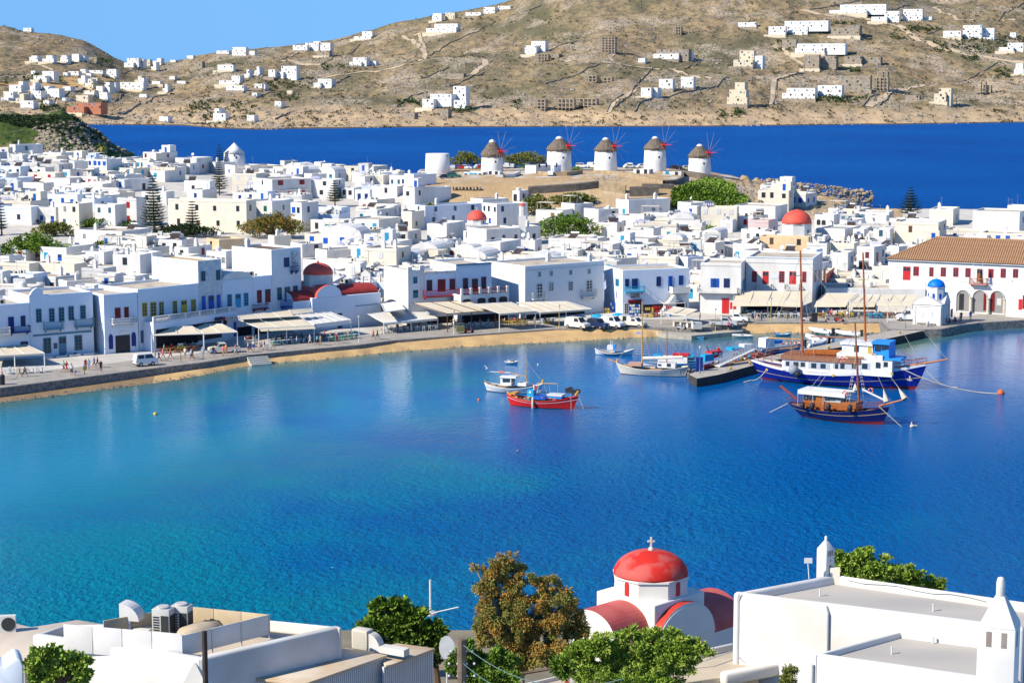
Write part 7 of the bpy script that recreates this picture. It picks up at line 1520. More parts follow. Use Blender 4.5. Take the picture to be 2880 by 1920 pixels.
def pine(k,x,yb,yt,hw,label,dens=1.0):
 g = town(*c(k,x,yb)); s = g.y / F / CR[k][2]; H_ = (yb - yt) * s; R_ = hw * s; t = thing('norfolk_pine',label,'tree',g); mb = MB(); mb.tube([(0,0,-2),(0,0,H_)],[.28,.04],6); mb.build('trunk',LAV,t); rnd = random.Random(int(x)); mb = MB(); nw = int(H_ / .75)
 for i in range(nw):
  f = (i + 1) / nw; z = H_ * (.12 + .88 * f); r = R_ * (1 - f) ** .75 * (1 if f > .12 else .8) + .15
  for j in range(11):
   a = 2 * pi * (j + .5 * (i % 2)) / 11 + rnd.uniform(-.15,.15); d = Vector((cos(a),sin(a),0)); n = max(3,int(r / .28)); sd = Vector((-sin(a),cos(a),0)); rr1 = r * rnd.uniform(.85,1.1)
   for q in range(n):
    b = (q + .5) / n; p = d * rr1 * b + Vector((0,0,z + rr1 * (.28 * b * b - .12 * b))); L2 = (.3 + .42 * sin(pi * min(1,b * .95))) * dens
    for ss in (-1,1): mb.add([p,p + sd * ss * L2 * .5 + d * .22 + Vector((0,0,.1)),p + sd * ss * L2 + d * .3 + Vector((0,0,.16)),p + sd * ss * L2 * .5 + d * .05 + Vector((0,0,-.04))],[(0,1,2,3)],rnd.choice((0,1,2)))
    mb.add([p,p + d * .2 + sd * .06,p + d * .45 + Vector((0,0,.2)),p + d * .2 - sd * .06],[(0,1,2,3)],rnd.choice((0,1)))
 mb.build('crown',LD,t)
pine('T1',1700,1110,455,165,'tallest dark norfolk pine at the left of the town',1.3); pine('T2',145,665,310,125,'norfolk pine with open tiers behind the long cream building'); pine('T2',1420,790,512,125,'norfolk pine before the white house left of the round tower'); pine('T1',2125,1100,740,105,'slim norfolk pine in front of the long cream building',1.2); pine('T5',1095,620,275,165,'norfolk pine standing against the sea at the right'); pine('T2',150,330,115,60,'small norfolk pine left of the cone roofed mill'); pine('T1',20,1100,760,70,'norfolk pine cut by the left edge of the photograph',1.2)
def palm(k,x,yc,yb,r,label):
 g = town(*c(k,x,yb)); s = g.y / F / CR[k][2]; H_ = (yb - yc) * s; R_ = r * s * 1.15; t = thing('palm_tree',label,'palm',g); mb = MB(); mb.tube([(0,0,-1),(.1,0,H_ * .5),(0,0,H_)],[.34,.3,.36],8); mb.build('trunk',LAV,t); rnd = random.Random(int(x)); mb = MB()
 for i in range(46):
  a = rnd.uniform(0,2 * pi); el = rnd.uniform(-.7,1.3); d = Vector((cos(a) * cos(el),sin(a) * cos(el),sin(el))); sd = Vector((-sin(a),cos(a),0)); m = 0 if el > 0 else rnd.choice((1,2)); pr = None
  for q in range(6):
   b = q / 5; p = Vector((0,0,H_)) + d * R_ * b - Vector((0,0,R_ * .45 * b * b)); w2 = R_ * .16 * sin(pi * min(1,b + .12)) + .02
   if pr: mb.add([pr[0] - sd * pr[1],pr[0] + Vector((0,0,.05)),pr[0] + sd * pr[1],p + sd * w2,p + Vector((0,0,.05)),p - sd * w2],[(0,1,4,5),(1,2,3,4)],m)
   pr = (p,w2)
 mb.build('crown',LO,t)
palm('T3',205,960,1160,105,'palm with a ball of fronds left of the low red dome'); palm('T1',1120,130,230,75,'palm against the dark headland'); palm('T2',1095,385,440,65,'small palm on the skyline above the red-shuttered house'); palm('T1',1610,235,290,60,'small palm at the sea edge below the headland tip'); palm('T1',10,260,300,55,'small palm at the left edge by the solar panels')
# ground cover, rocks and scrub as masses
rs = random.Random(21)
def scatter(n,f,name,label,ms,maker):
 mb = MB()
 for i in range(n): f(mb)
 tag(mb.build(name,ms),label,name.replace('_',' '),kind='stuff')
def tuft(mb,q,r,h_):
 for j in range(9):
  a = rs.uniform(0,6.28); b = q + Vector((cos(a) * r * rs.random(),sin(a) * r * rs.random(),h_ * rs.uniform(.2,.9))); d = Vector((rs.uniform(-1,1),rs.uniform(-1,1),rs.uniform(0,1))) * r * .6; e = Vector((-d.y,d.x,.3 * r)) * .5
  mb.add([b,b + d + e,b + d * 1.6,b + d - e],[(0,1,2,3)],rs.choice((0,1,2)))
mb = MB()
for i in range(2600):
 x = rs.uniform(600,1400); y = rs.uniform(640,980)
 if y < 640 + abs(x - 1000) * .33 or (x > 1150 and y < 800 + (x - 1150) * .2 and x > 1280): continue
 g = town(*c('T4',x,y)); tuft(mb,g,.8,.8)
tag(mb.build('green_scrub',LG),'dense green scrub covering the slope under the rightmost windmill','ground cover',kind='stuff')
mb = MB()
for i in range(1500):
 px = rs.uniform(-20,330); g = hit(zhead,px,rs.uniform(326,345 + px * .2),835,1100); (g.y < 1090) and tuft(mb,g,.8,.7)
tag(mb.build('headland_scrub',LD),'dark green scrub on top of the left headland','ground cover',kind='stuff')
mb = MB()
for i in range(1700):
 x = rs.uniform(1280,2800); y = rs.uniform(640,1000) + max(0,x - 1700) * .12; px,py = c('T4',x,y)
 if px > 2470: continue
 g = town(px,py)
 if g.z > -.4: rock_at(mb,g.x,g.y,g.z - .1,rs.uniform(.2,.75) * (1.8 if rs.random() < .1 else 1),rs,0,.8)
for i in range(600):
 px = rs.uniform(100,400); g = hit(zhead,px,rs.uniform(345,430),835,1100)
 if g.y < 1090: rock_at(mb,g.x,g.y,g.z,rs.uniform(.4,1.6),rs)
for i in range(120): g = town(*c('T3',rs.uniform(2000,2352),rs.uniform(610,670))); rock_at(mb,g.x,g.y,g.z,rs.uniform(.15,.5),rs)
ROCK = mat('tan_rock',(.42,.33,.22),.95,.35,.3,.1,col2=(.26,.22,.18),detail=8)
tag(mb.build('shore_rocks',ROCK),'tumbled tan rocks of the point and headland','rocks',kind='stuff')
mb = MB(); mg = MB(); k_ = 0
while k_ < 14000:
 px = rs.uniform(-40,2920); t_ = rs.random() ** 1.2
 Y = lerp(YS2,px) + HD * t_; X = (px - CX) * (Y * cos(PITCH) + 20) / F; dn = nz(px / 90,t_ * 9,2) + .5 * nz(px / 25,t_ * 30,3); k_ += 1
 if dn > .02 or rs.random() < .12: rock_at(mb,X,Y,zh(X,Y) + .1,rs.uniform(.5,1.5) * (1.8 if dn > .35 and rs.random() < .3 else 1),rs,0,.8)
 elif rs.random() < .8: tuft(mg,Vector((X,Y,zh(X,Y))),rs.uniform(.9,2.2),rs.uniform(.6,1.6))
tag(mb.build('hill_boulders',mat('hill_boulder',(.4,.33,.25),.95,.35,.1,.1,col2=(.24,.21,.18),detail=6)),'boulders strewn over the far dry hillside','boulders',kind='stuff')
tag(mg.build('hill_scrub',leafm('scrub',(.1,.1,.05),(.16,.14,.08))),'low dry scrub over the far hillside','scrub',kind='stuff')
mb = MB()
for (k,x0,y0,x1,y1,n) in (('H1',0,690,640,780,60),('H1',730,550,1040,590,30),('H1',360,960,620,1030,40),('H1',1720,930,2350,1110,70),('H2',0,730,520,820,50),('H2',200,880,400,930,22),('H2',600,600,820,660,22),('H2',1300,930,1510,980,25),('H2',1800,1000,2000,1040,20),('H2',1780,150,2100,190,16),('H4',1260,240,1580,300,36),('H4',1500,360,2060,500,80),('H4',2100,330,2352,440,40),('H4',580,210,800,240,14),('H4',60,380,240,480,24),('H4',2080,640,2250,730,26),('H4',1780,520,1980,570,16),('H4',750,640,850,680,12),('H4',1130,280,1340,380,24),('H4',450,900,900,950,40),('H3',1900,1040,2200,1090,20),('H3',0,940,80,1000,10)):
 for i in range(n): g = hill(*c(k,rs.uniform(x0,x1),rs.uniform(y0,y1))); tuft(mb,g,rs.uniform(1.5,3),rs.uniform(1.5,3.5)); tuft(mb,g,rs.uniform(1,2),1.5)
tag(mb.build('hill_shrubs',leafm('shrub',(.04,.09,.02),(.08,.13,.03))),'darker green garden shrubs around the hillside villas','shrubs',kind='stuff')
# ------------------------------------------------------------------ roads and drystone walls on the far hills
ROADM = mat('dirt_road',(.58,.45,.3),.95,.12,.2)
for k,pts,w_ in (('H2',[(1350,330),(1440,370),(1500,430),(1560,500),(1480,570),(1300,620),(1000,660),(700,700),(560,730)],6),('H2',[(1450,330),(1500,310),(1560,500)],4),('H2',[(2090,540),(2110,600),(2000,680),(1830,740)],7),('H2',[(250,560),(420,600),(600,600)],10),('H3',[(940,500),(900,520),(940,570),(1180,620),(1500,650),(1990,740)],5),('H3',[(830,575),(1100,610)],7),
 ('H3',[(880,1045),(960,920),(1130,830)],5),('H4',[(300,95),(560,150),(900,170),(1230,250),(1340,350),(1600,450),(1800,500),(2352,580)],8),('H4',[(1530,70),(1740,190),(2352,225)],5),('H4',[(40,960),(60,750),(190,690),(470,650)],6),('H4',[(920,985),(1180,830),(1500,790)],8),('H4',[(40,430),(250,560),(330,600)],5),('H1',[(240,590),(400,610),(480,650)],6),('H1',[(380,960),(520,890),(850,820)],5),('H1',[(850,1110),(1180,1090),(1480,1120),(2000,1120)],6),('H1',[(480,965),(560,890)],6)):
 drape('road',None,None,k,pts,0,w_,ROADM,hill,'structure',.45)
yf_ = [('H1',[(230,810),(500,760),(950,770),(900,800),(500,830),(240,820)])]
drape('field',None,None,'H1',[(240,800),(600,785),(960,785)],0,60,mat('stubble_field',(.55,.35,.15),.95,.12,.1),hill,'structure',.7); drape('field',None,None,'H1',[(560,745),(960,722)],0,26,mat('stubble_field',(.55,.35,.15)),hill,'structure',.7)
DW = mat('hill_drystone',(.3,.26,.21),.95,.3,.5)
for i,(k,pts) in enumerate((('H1',[(1080,1050),(1250,980),(1400,900),(1540,880)]),('H1',[(940,940),(1060,930),(1110,880),(1200,870)]),('H1',[(1120,680),(1300,640),(1480,590)]),('H1',[(0,700),(180,690),(400,680)]),('H1',[(470,970),(590,890),(860,820)]),('H2',[(750,385),(900,340)]),('H2',[(600,600),(700,530),(900,470),(960,410),(1130,370)]),('H2',[(1600,520),(1760,410),(1900,350),(2050,290),(2200,200)]),('H2',[(1520,725),(1640,680),(1770,620)]),('H2',[(1780,795),(1900,750),(2090,670)]),
 ('H2',[(660,810),(750,760),(855,700)]),('H2',[(1300,980),(1410,895),(1500,870),(1580,850)]),('H2',[(0,890),(130,850)]),('H2',[(180,1100),(330,1035)]),('H2',[(250,550),(400,480),(540,460)]),('H3',[(0,155),(150,120),(270,50)]),('H3',[(310,775),(450,730),(620,680),(800,590)]),('H3',[(300,480),(420,430),(600,380)]),('H3',[(870,1040),(920,940),(1020,870)]),('H3',[(950,990),(1100,860),(1200,730),(1310,620)]),('H3',[(1130,1030),(1170,950),(1290,910)]),('H3',[(1450,895),(1560,850),(1840,810),(1990,720)]),('H3',[(1590,640),(1720,570)]),
 ('H4',[(45,960),(80,745),(200,700),(430,655)]),('H4',[(870,980),(930,900),(1020,870)]),('H4',[(1030,970),(1100,900),(1190,830)]),('H4',[(2120,195),(2250,90),(2352,20)]),('H4',[(1990,655),(2110,580)]),('H4',[(1640,755),(1800,750),(1940,670)]),('H4',[(380,95),(600,60),(840,10)]),('H4',[(670,360),(880,320)]),('H4',[(1120,100),(1300,50)]),('H4',[(1460,320),(1600,250)]),('H4',[(840,630),(1180,640)]))):
 o = drape('drystone_wall',None,'wall',k,pts,1.2,.9,DW,hill); o['_al'] = 'grey drystone field wall'
# ------------------------------------------------------------------ villas on the far hills
VM = {'w': mat('villa_white',(.84,.82,.77),.85,.05),'c': mat('villa_cream',(.72,.62,.45),.9,.08),'s': mat('villa_stone',(.4,.33,.25),.95,.3,.4),'r': TERRA,'f': RAW}
VN = {'w': 'white flat-roofed villa','c': 'cream unpainted villa','s': 'brown stone villa','r': 'terracotta red block','f': 'unfinished concrete house frame'}
def villa(k,st,bx,lab=None):
 px,py = c(k,(bx[0][0] + bx[0][2]) / 2,bx[0][3]); g = hill(px,py); s = g.y / F / CR[k][2]; t = thing('hillside_house',None,'house',g,0,'houses on the far hillside'); t['_al'] = lab or VN[st[0]]; t['_n'] = len(bx)
 for i,(x0,y0,x1,y1) in enumerate(bx):
  m = VM[st[i % len(st)]]; X = (x0 - (bx[0][0] + bx[0][2]) / 2) * s; Z = (bx[0][3] - y1) * s; W = (x1 - x0) * s * .93; H_ = (y1 - y0) * s; D = 7 + (i * 3) % 4; Yo = i * 1.3 + Z * .4; T_ = Matrix.Translation((X,Yo,Z)) @ Matrix.Rotation(-.42,4,'Z')
  if st[i % len(st)] == 'f':
   nf = max(1,round(H_ / 3)); nb = max(1,round(W / 4)); mb = MB(); mb.M = T_
   for a in range(nf + 1): mb.box(0,0,a * H_ / nf - .5,W,6,a * H_ / nf)
   for a in range(nb + 1):
    for b in (0,2.8,5.6): mb.box(a * (W - .4) / nb,b,-2,a * (W - .4) / nb + .6,b + .6,H_ - .3)
   mb.build('concrete_frame',m,t); continue
  mb = MB(); mb.M = T_; mb.box(0,0,-5,W,D,H_); mb.box(-.05,-.05,H_,W + .05,.3,H_ + .35); mb.box(W - .3,.3,H_,W + .05,D,H_ + .35); mb.build('wall',m,t)
  if i == 0: mb = MB(); mb.M = T_; mb.box(-3,-4 - len(bx),-5,W + 2.5,-.06,.15); mb.box(-3,-4.3 - len(bx),-5,W + 2.5,-4.01 - len(bx),1.0); mb.build('terrace',VM['s'] if len(bx) % 2 else VM['c'],t)
  nr = max(1,round(H_ / 3.1)); n = max(1,int(W / 3.4))
  for r in range(nr):
   for j in range(n):
    if (j * 7 + r * 3 + int(x0)) % 5 < 2: continue
    v = T_ @ Vector((W * (j + .5 + .25 * sin(j * 5 + r * 2 + x0)) / n,-.02,r * H_ / nr + .6)); inst('window',win_mesh('h','k' if (j + i) % 3 else 'a'),t,v,-.42,((1.7,1,1.9) if (j + r) % 3 == 0 else (.9,1,1.1)))
for v_ in [
 ('H1','w',[(215,262,310,298)]),('H1','w',[(272,530,370,572),(285,517,350,535)]),('H1','w',[(392,545,525,575),(420,515,495,548)]),('H1','w',[(555,530,645,572),(560,515,620,535)]),('H1','w',[(663,502,745,572),(740,520,785,570)]),('H1','s',[(800,530,915,570)]),('H1','w',[(1140,580,1250,625),(1165,540,1300,590),(1250,550,1330,600)]),('H1','c',[(1320,552,1395,612)]),('H1','w',[(1405,565,1500,600),(1440,540,1485,572)]),('H1','w',[(1565,555,1625,578)]),('H1','w',[(1718,515,1790,548)]),('H1','w',[(1990,470,2130,502)]),('H1','w',[(2135,440,2290,520)]),('H1','w',[(2292,472,2352,515)]),('H1','sc',[(1780,570,1880,630)]),('H1','ws',[(2000,600,2180,655),(2060,585,2140,610)]),
 ('H1','w',[(310,700,465,760),(385,660,520,710)]),('H1','w',[(630,660,750,700)]),('H1','w',[(820,650,980,685)]),('H1','w',[(980,640,1095,715),(940,700,1080,740)]),('H1','w',[(85,785,230,850),(165,755,215,790)]),('H1','w',[(35,850,150,915)]),('H1','w',[(200,865,290,920),(280,840,400,890),(440,820,560,860)]),('H1','w',[(580,800,670,840)]),('H1','w',[(885,795,960,850),(960,760,1020,850)]),('H1','c',[(770,835,900,875)]),('H1','w',[(1100,760,1380,830),(1270,722,1330,765)]),('H1','w',[(190,930,345,1000)]),('H1','w',[(395,930,470,970)]),('H1','cs',[(700,880,845,950)]),('H1','r',[(615,985,820,1045),(700,950,985,1000)],'large terracotta red building'),('H1','w',[(915,880,1010,920)]),('H1','w',[(1280,868,1365,902)]),('H1','w',[(1465,1075,1565,1122)],'small white shore house'),('H1','w',[(2015,745,2250,782),(2130,702,2220,750)]),('H1','w',[(2080,790,2280,840)]),('H1','w',[(1960,1045,2100,1118),(1968,1003,2018,1050)]),('H1','wr',[(2270,1062,2352,1120)]),
 ('H2','w',[(115,645,190,715),(195,665,260,712),(230,612,400,700)]),('H2','w',[(0,780,105,822)]),('H2','w',[(340,420,500,470),(450,400,600,450),(525,385,600,420)]),('H2','sw',[(560,470,700,520),(590,400,700,480)]),('H2','w',[(900,340,1090,370),(975,295,1085,350)]),('H2','w',[(858,575,990,610),(890,535,1040,600),(1045,565,1110,602)]),('H2','w',[(530,765,605,808),(568,730,720,780)]),('H2','w',[(172,935,245,988)]),('H2','w',[(1565,265,1890,308),(1640,225,1890,270)]),('H2','wc',[(1620,130,1720,200),(1738,122,1840,170)]),('H2','w',[(1925,120,2090,155),(2090,72,2210,150),(2220,62,2352,140)]),('H2','w',[(1530,915,1650,1000),(1600,870,1830,930),(1810,800,1945,925),(1650,925,1980,1000)],'large terraced white villa'),('H2','s',[(1340,1040,1480,1075)]),('H2','s',[(1690,1010,1780,1082)]),('H2','s',[(1760,680,1935,718)]),('H2','c',[(285,835,345,870)]),
 ('H3','w',[(118,425,240,510),(178,385,325,440)]),('H3','fs',[(210,500,345,575),(360,500,440,540)]),('H3','f',[(795,345,965,480)]),('H3','f',[(1478,248,1560,322),(1565,290,1665,325),(1670,280,1780,318)]),('H3','ws',[(1300,500,1560,555),(1330,460,1660,525),(1545,480,1660,560)],'long white modern villa'),('H3','w',[(1160,540,1230,585)]),('H3','f',[(668,698,790,750),(800,712,930,770)]),('H3','w',[(1350,732,1492,825)]),('H3','w',[(1552,712,1680,815)]),('H3','w',[(1185,812,1290,898),(1285,812,1345,885)]),('H3','f',[(195,912,320,1000),(385,910,590,985),(580,908,800,970)],'long row of unfinished concrete frames'),('H3','c',[(1975,900,2180,968),(2000,830,2170,905),(2055,765,2155,840)],'stepped cream tower-like villa'),('H3','cw',[(2035,555,2230,622),(2205,520,2310,640),(2095,472,2240,570)]),('H3','w',[(2080,212,2260,258)]),
 ('H4','w',[(565,100,930,132),(665,50,1118,105)],'longest white terrace of hillside houses'),('H4','w',[(950,160,1100,205),(1070,110,1215,200),(1240,92,1430,200),(1390,160,1510,235)]),('H4','w',[(5,250,175,330),(155,200,590,255),(180,250,380,340),(370,285,495,345)]),('H4','s',[(580,265,860,340),(720,240,860,280)]),('H4','w',[(250,450,540,495),(270,408,750,465)]),('H4','s',[(330,510,480,640),(480,520,640,600)]),('H4','s',[(700,520,870,600),(815,530,1050,605)]),('H4','f',[(960,715,1110,835),(1010,662,1110,720)]),('H4','s',[(670,700,960,830)],'long low stone enclosure'),('H4','w',[(130,860,460,915),(175,815,460,880),(460,790,700,885)],'long low white shore villa'),('H4','c',[(1525,865,1640,945),(1570,815,1690,940)]),('H4','s',[(1260,880,1400,930)]),('H4','f',[(1905,750,2000,870),(1980,785,2050,880),(2045,830,2165,930)]),('H4','w',[(1610,290,1780,350),(1790,240,1970,350),(1950,265,2085,350),(1760,350,2070,390)],'large white villa with arcades'),('H4','w',[(2120,440,2260,480),(2200,400,2352,500)]),('H4','w',[(2260,640,2352,690),(2280,590,2352,650)]),('H4','s',[(2250,790,2352,835)]),('H4','w',[(2222,305,2280,355)]),('H4','s',[(130,370,270,440)]),
]: villa(*v_)
for i in range(34): a_,b_ = ((rs.uniform(0,1150),rs.uniform(650,970)) if i < 20 else (rs.uniform(1150,2350),rs.uniform(640,900))); w9 = rs.uniform(45,110); villa('H1','w' if i % 4 else 'c',[(a_,b_ - rs.uniform(28,45),a_ + w9,b_)] + ([(a_ + w9 * .3,b_ - 70,a_ + w9 * .8,b_ - 38)] if i % 3 == 0 else []),'small %s hillside house' % ('white' if i % 4 else 'cream'))
for i,(k,x,y,yt) in enumerate((('H3',1037,1090,905),('H3',1270,700,580),('H3',2230,1000,870),('H4',335,660,570),('H4',530,990,890),('H4',1207,1030,900),('H4',1730,990,900),('H4',95,640,590),('H1',605,1050,890),('H2',780,1060,990))):
 g = hill(*c(k,x,y)); h = (y - yt) / CR[k][2] * g.y / F; t = thing('utility_pole',None,'pole',g); t['_al'] = 'thin dark utility pole'; mb = MB(); mb.tube([(0,0,-1),(0,0,h)],.25,5); mb.box(-1.1,-.1,h - 1,1.1,.1,h - .8); mb.build('pole',LAV,t)
# ------------------------------------------------------------------ near shore: ground and foreground roofs
rows = []
for Y in (20,40,60,75,90,105,120,132,142,150,156): rows.append([(X,Y,12 - (Y - 40) * .09 if Y < 142 else max(-3,2.8 - (Y - 142) * .45)) for X in range(-60,61,6)])
struct('near_ground',grid(rows),mat('near_earth',(.3,.25,.17),.95,.3,.3))
NW = mat('limewash',(.78,.76,.72),.8,.05,.3,.1,col2=(.64,.6,.53),detail=10); NWW = mat('limewash_warm',(.86,.8,.7),.8,.07,.4,.01,detail=8)
NR = mat('roof_felt',(.66,.56,.44),.9,.3,.35,.01,col2=(.5,.42,.33),detail=9,stretch=(1,.4,1)); NRG = mat('roof_felt_grey',(.55,.5,.43),.9,.3,.3,.01,col2=(.44,.41,.37),detail=9,stretch=(.35,1,1))
def P2(k,pts,z): return [at(*c(q[0] if isinstance(q[0],str) else k,*(q[1:] if isinstance(q[0],str) else q)),z) for q in pts]
def slab(parent,name,P,z0,m,bev=0,z1=None):
 if z1 is not None: ce = sum(P,Vector()) / len(P); P = [ce + (p - ce) * .985 for p in P]; z0 = z1 - .2
 mb = MB(); mb.prism([(p.x,p.y) for p in P],z0,P[0].z if z1 is None else z1); return mb.build(name,m,parent,bev=bev)
def pwall(parent,name,a,b,z0,za,zb,th,m,bev=.12,side=1):
 d = (b - a); d.z = 0; u = d.normalized(); s = Vector((-u.y,u.x,0)) * th * side; mb = MB(); a2,b2 = a + s,b + s
 mb.hexa([(a.x,a.y,z0),(b.x,b.y,z0),(b2.x,b2.y,z0),(a2.x,a2.y,z0)],[(a.x,a.y,za),(b.x,b.y,zb),(b2.x,b2.y,zb),(a2.x,a2.y,za)]); return mb.build(name,m,parent,bev=bev,seg=3)
# left hotel block
t = thing('foreground_building','large white building at the lower left with a screened rooftop machine yard','building',(0,0,0)); A_,B_,C_,D_,E_ = P2('S1',[(330,530),(2070,775),('S2',1290,575),('S2',565,505),(650,425)],14.0)
slab(t,'roof',[A_,B_,C_,D_,E_][::1],2,[NR],z1=13.45)
for a,b,th in ((A_,B_,.55),(B_,C_,.55),(C_,D_,.25),(D_,E_,.25),(E_,A_,.3)): pwall(t,'parapet',a,b,2,14,14,th,NW,.16)
R_ = P2('S1',[(-160,400),(0,345),(150,405),(325,448),(800,373),(1060,415),(1000,640),(250,860),(-160,800)],13.2); slab(t,'terrace_roof',R_,3,NR,.05)
Q = P2('S1',[(650,420),(1878,540),('S2',562,452),(1930,232),(1062,382)],14.9); Q[0] = at(*c('S1',650,420),15.0)
for a,b,st in ((Q[0],Q[1],0),(Q[1],Q[2],1),(Q[2],Q[3],1),(Q[3],Q[4],1)):
 n = max(2,int((b - a).length / 1.5))
 for i in range(n):
  p,q = a.lerp(b,i / n + .003),a.lerp(b,(i + 1) / n - .003); pwall(t,'screen_panel',p,q,13.45 if not st else 13.75,15.0 if not st else 14.9,15.0 if not st else 14.9,.06,NW if st < 1 or b is Q[2] else mat('panel_beige',(.62,.48,.3),.7,.1),.01)
  if st: mb = MB(); mb.tube([(p.x,p.y,13.4),(p.x,p.y,14.9)],.04,4); mb.build('screen_post',GREY,t)
p = at(*c('S1',1300,470),13.45); d = (Q[1] - Q[0]).normalized(); th = atan2(d.y,d.x)
def ductp(P_,th,w_,h_,dpt,label):
 tt = thing('ventilation_duct',label,'duct',P_,th); mb = MB(); mb.box(0,0,0,w_,dpt,h_); mb.box(w_,.1,0,w_ * 2.8,dpt - .1,h_ * .6); mb.build('trunk',NW,tt,bev=.02)
 n = 8; A1 = [(w_ * 1.0 - w_ * 1.0 * (1 - cos(pi / 2 * i / n)) if False else w_ * (1.9 * sin(pi / 2 * i / n)),0,h_ + .95 * cos(pi / 2 * i / n) * 1.0) for i in range(n + 1)]; pts = [(0,0,h_),(0,0,h_ + .95)] + A1[1:] ; mb = MB(); mb.hexa([(x,0,z) for x,_,z in pts],[(x,dpt,z) for x,_,z in pts]); mb.build('elbow',NW,tt); return tt
ductp(at(*c('S1',1240,585),13.5),th,.62,1.15,.9,'white curved ventilation duct rising from the screened roof yard')
GRL = mat('grille',(.04,.05,.05),.6,.3,30)
for x,y,yt,lb in ((1575,590,262,'front grey outdoor condenser behind the white duct'),(1765,560,232,'rear grey outdoor condenser at the corner of the roof yard')):
 p = at(*c('S1',x,y),13.6); h = atY(*c('S1',x,yt),p.y).z - 13.6; tt = thing('condenser',lb,'air conditioner',p,th); mb = MB(); mb.box(0,0,0,1.05,.75,h); mb.build('case',mat('condenser_case',(.55,.53,.48),.5,.08),tt,bev=.02)
 for j in range(9): mb = MB(); mb.box(.08,-.02,.15 + j * (h - .5) / 9,.45,-.004,.15 + (j + .55) * (h - .5) / 9); mb.build('louvre',GRL,tt)
 mb = MB(); mb.box(.55,-.02,.1,1.0,-.004,h - .35); mb.box(1.054,.06,.1,1.07,.7,h - .35); mb.build('grille',GRL,tt); mb = MB(); mb.lathe([(.36,h),(.36,h + .1),(.3,h + .13)],16,0,.52,.37); mb.build('fan_cowl',mat('condenser_case',(.5,.5,.5)),tt)
p = at(*c('S1',2060,580),13.6); mb = MB(); mb.lathe([(1.0,.2),(1.15,.45),(1.0,.75),(.4,.9),(.02,.92)],20,0,0,0,0,1.4,.8); tag(mb.build('tank_cover',mat('tan_plastic',(.6,.48,.33),.7,.15),None,p,th + 1.2,smooth=True),'rounded tan tank cover inside the screened roof yard','tank')
p = at(*c('S1',75,495),13.2); mb = MB(); mb.box(-.5,-.2,0,.5,.2,.95,0); mb.M = Matrix.Translation((.1,-.2,.48)) @ Matrix.Rotation(pi / 2,4,'X'); mb.lathe([(.4,0),(.4,.03),(.06,.04)],16,1); tag(mb.build('air_conditioner',[mat('ac_case',(.7,.68,.62)),GRL],None,p,.15),'old cream air conditioner with round fan at the far left roof edge','air conditioner')
# white lean-to roofs with ribbed walls
t = thing('foreground_shed','flat cream-roofed shed with ribbed white walls right of the lower left building','shed',(0,0,0)); RIBW = mat('ribbed_white',(.78,.78,.76),.6,.05)
def shed(pts,z,edges):
 P_ = P2('S2',pts,z); slab(t,'roof',P_,z - .14,mat('shed_roof',(.74,.64,.5),.9,.12,.4,col2=(.6,.42,.25),detail=9),.02)
 for i,j in edges:
  a,b = P_[i],P_[j]; d = b - a; n = int(d.length / .16); u = d.normalized(); s = Vector((-u.y,u.x,0)); s = s if s.y > 0 else -s
  for q in range(n):
   p = a + u * (q * .16) + s * .12; mb = MB(); mb.prism([(p.x,p.y),((p + u * .1).x,(p + u * .1).y),((p + u * .1 + s * .05).x,(p + u * .1 + s * .05).y),((p + s * .05).x,(p + s * .05).y)],3,z - .145); mb.build('wall_rib',RIBW,t)
  mb = MB(); e,f = a + s * .16,b + s * .16; mb.prism([(e.x,e.y),(f.x,f.y),((f + s * .1).x,(f + s * .1).y),((e + s * .1).x,(e + s * .1).y)],3,z - .15); mb.build('wall',RIBW,t)
shed([(900,1150),(1745,858),(1330,788),(140,1055)],12.2,[(0,1),(0,3)]); shed([(1725,960),(1790,950),(2225,790),(1850,738),(1600,790)],11.9,[(0,2)])
p = at(*c('S2',1400,795),12.2); tt = thing('rooftop_unit','beige louvred rooftop unit with a curved white duct on the shed','air conditioner',p,-.5); mb = MB(); mb.box(-.1,0,0,.95,.7,1.15); mb.build('case',mat('beige_case',(.68,.62,.5),.6,.05),tt,bev=.04)
for j in range(12): mb = MB(); mb.box(-.02 + j * .07,-.015,.12,.02 + j * .07,-.004,1.05); mb.build('slat',CREAM,tt)
mb = MB(); n = 8; pts = [(1.0,0)] + [(1.0 + .75 * sin(pi / 2 * i / n),1.0 * cos(pi / 2 * i / n)) for i in range(n + 1)]; mb.hexa([(x,.1,z) for x,z in pts],[(x,.65,z) for x,z in pts]); mb.box(1.75,.05,0,3.4,.65,.38); mb.build('duct',NW,tt)
p = P2('S1',[(-80,800),(40,870),(150,770),(235,830),(248,1100),(-80,1100)],16); t = thing('foreground_parapet','blue-shaded white wall end with wavy top at the bottom left corner','wall',(0,0,0)); mb = MB(); pr = [atY(*c('S1',x,y),84) for x,y in ((-90,790),(35,868),(90,820),(160,768),(215,790),(245,850),(250,1250),(-90,1250))]; mb.hexa([tuple(q) for q in pr],[(q.x - .5,q.y + 1.6,q.z) for q in pr]); mb.build('wall',SHADEW,t,bev=.08)
mb = MB(); q = atY(*c('S1',1980,880),92); mb.hexa([(q.x - 1.2,92,q.z - 2.2),(q.x + 1.3,92,q.z - 2.2),(q.x + 1.3,94,q.z - 2.2),(q.x - 1.2,94,q.z - 2.2)],[(q.x - .05,92.9,q.z),(q.x + .05,92.9,q.z),(q.x + .05,93,q.z),(q.x - .05,93,q.z)]); mb.box(q.x - 1.2,92,q.z - 14,q.x + 1.3,94,q.z - 2.2); tag(mb.build('pyramid_chimney',NW),'small white pyramid cap poking up at the bottom, left of the dark pole','chimney')
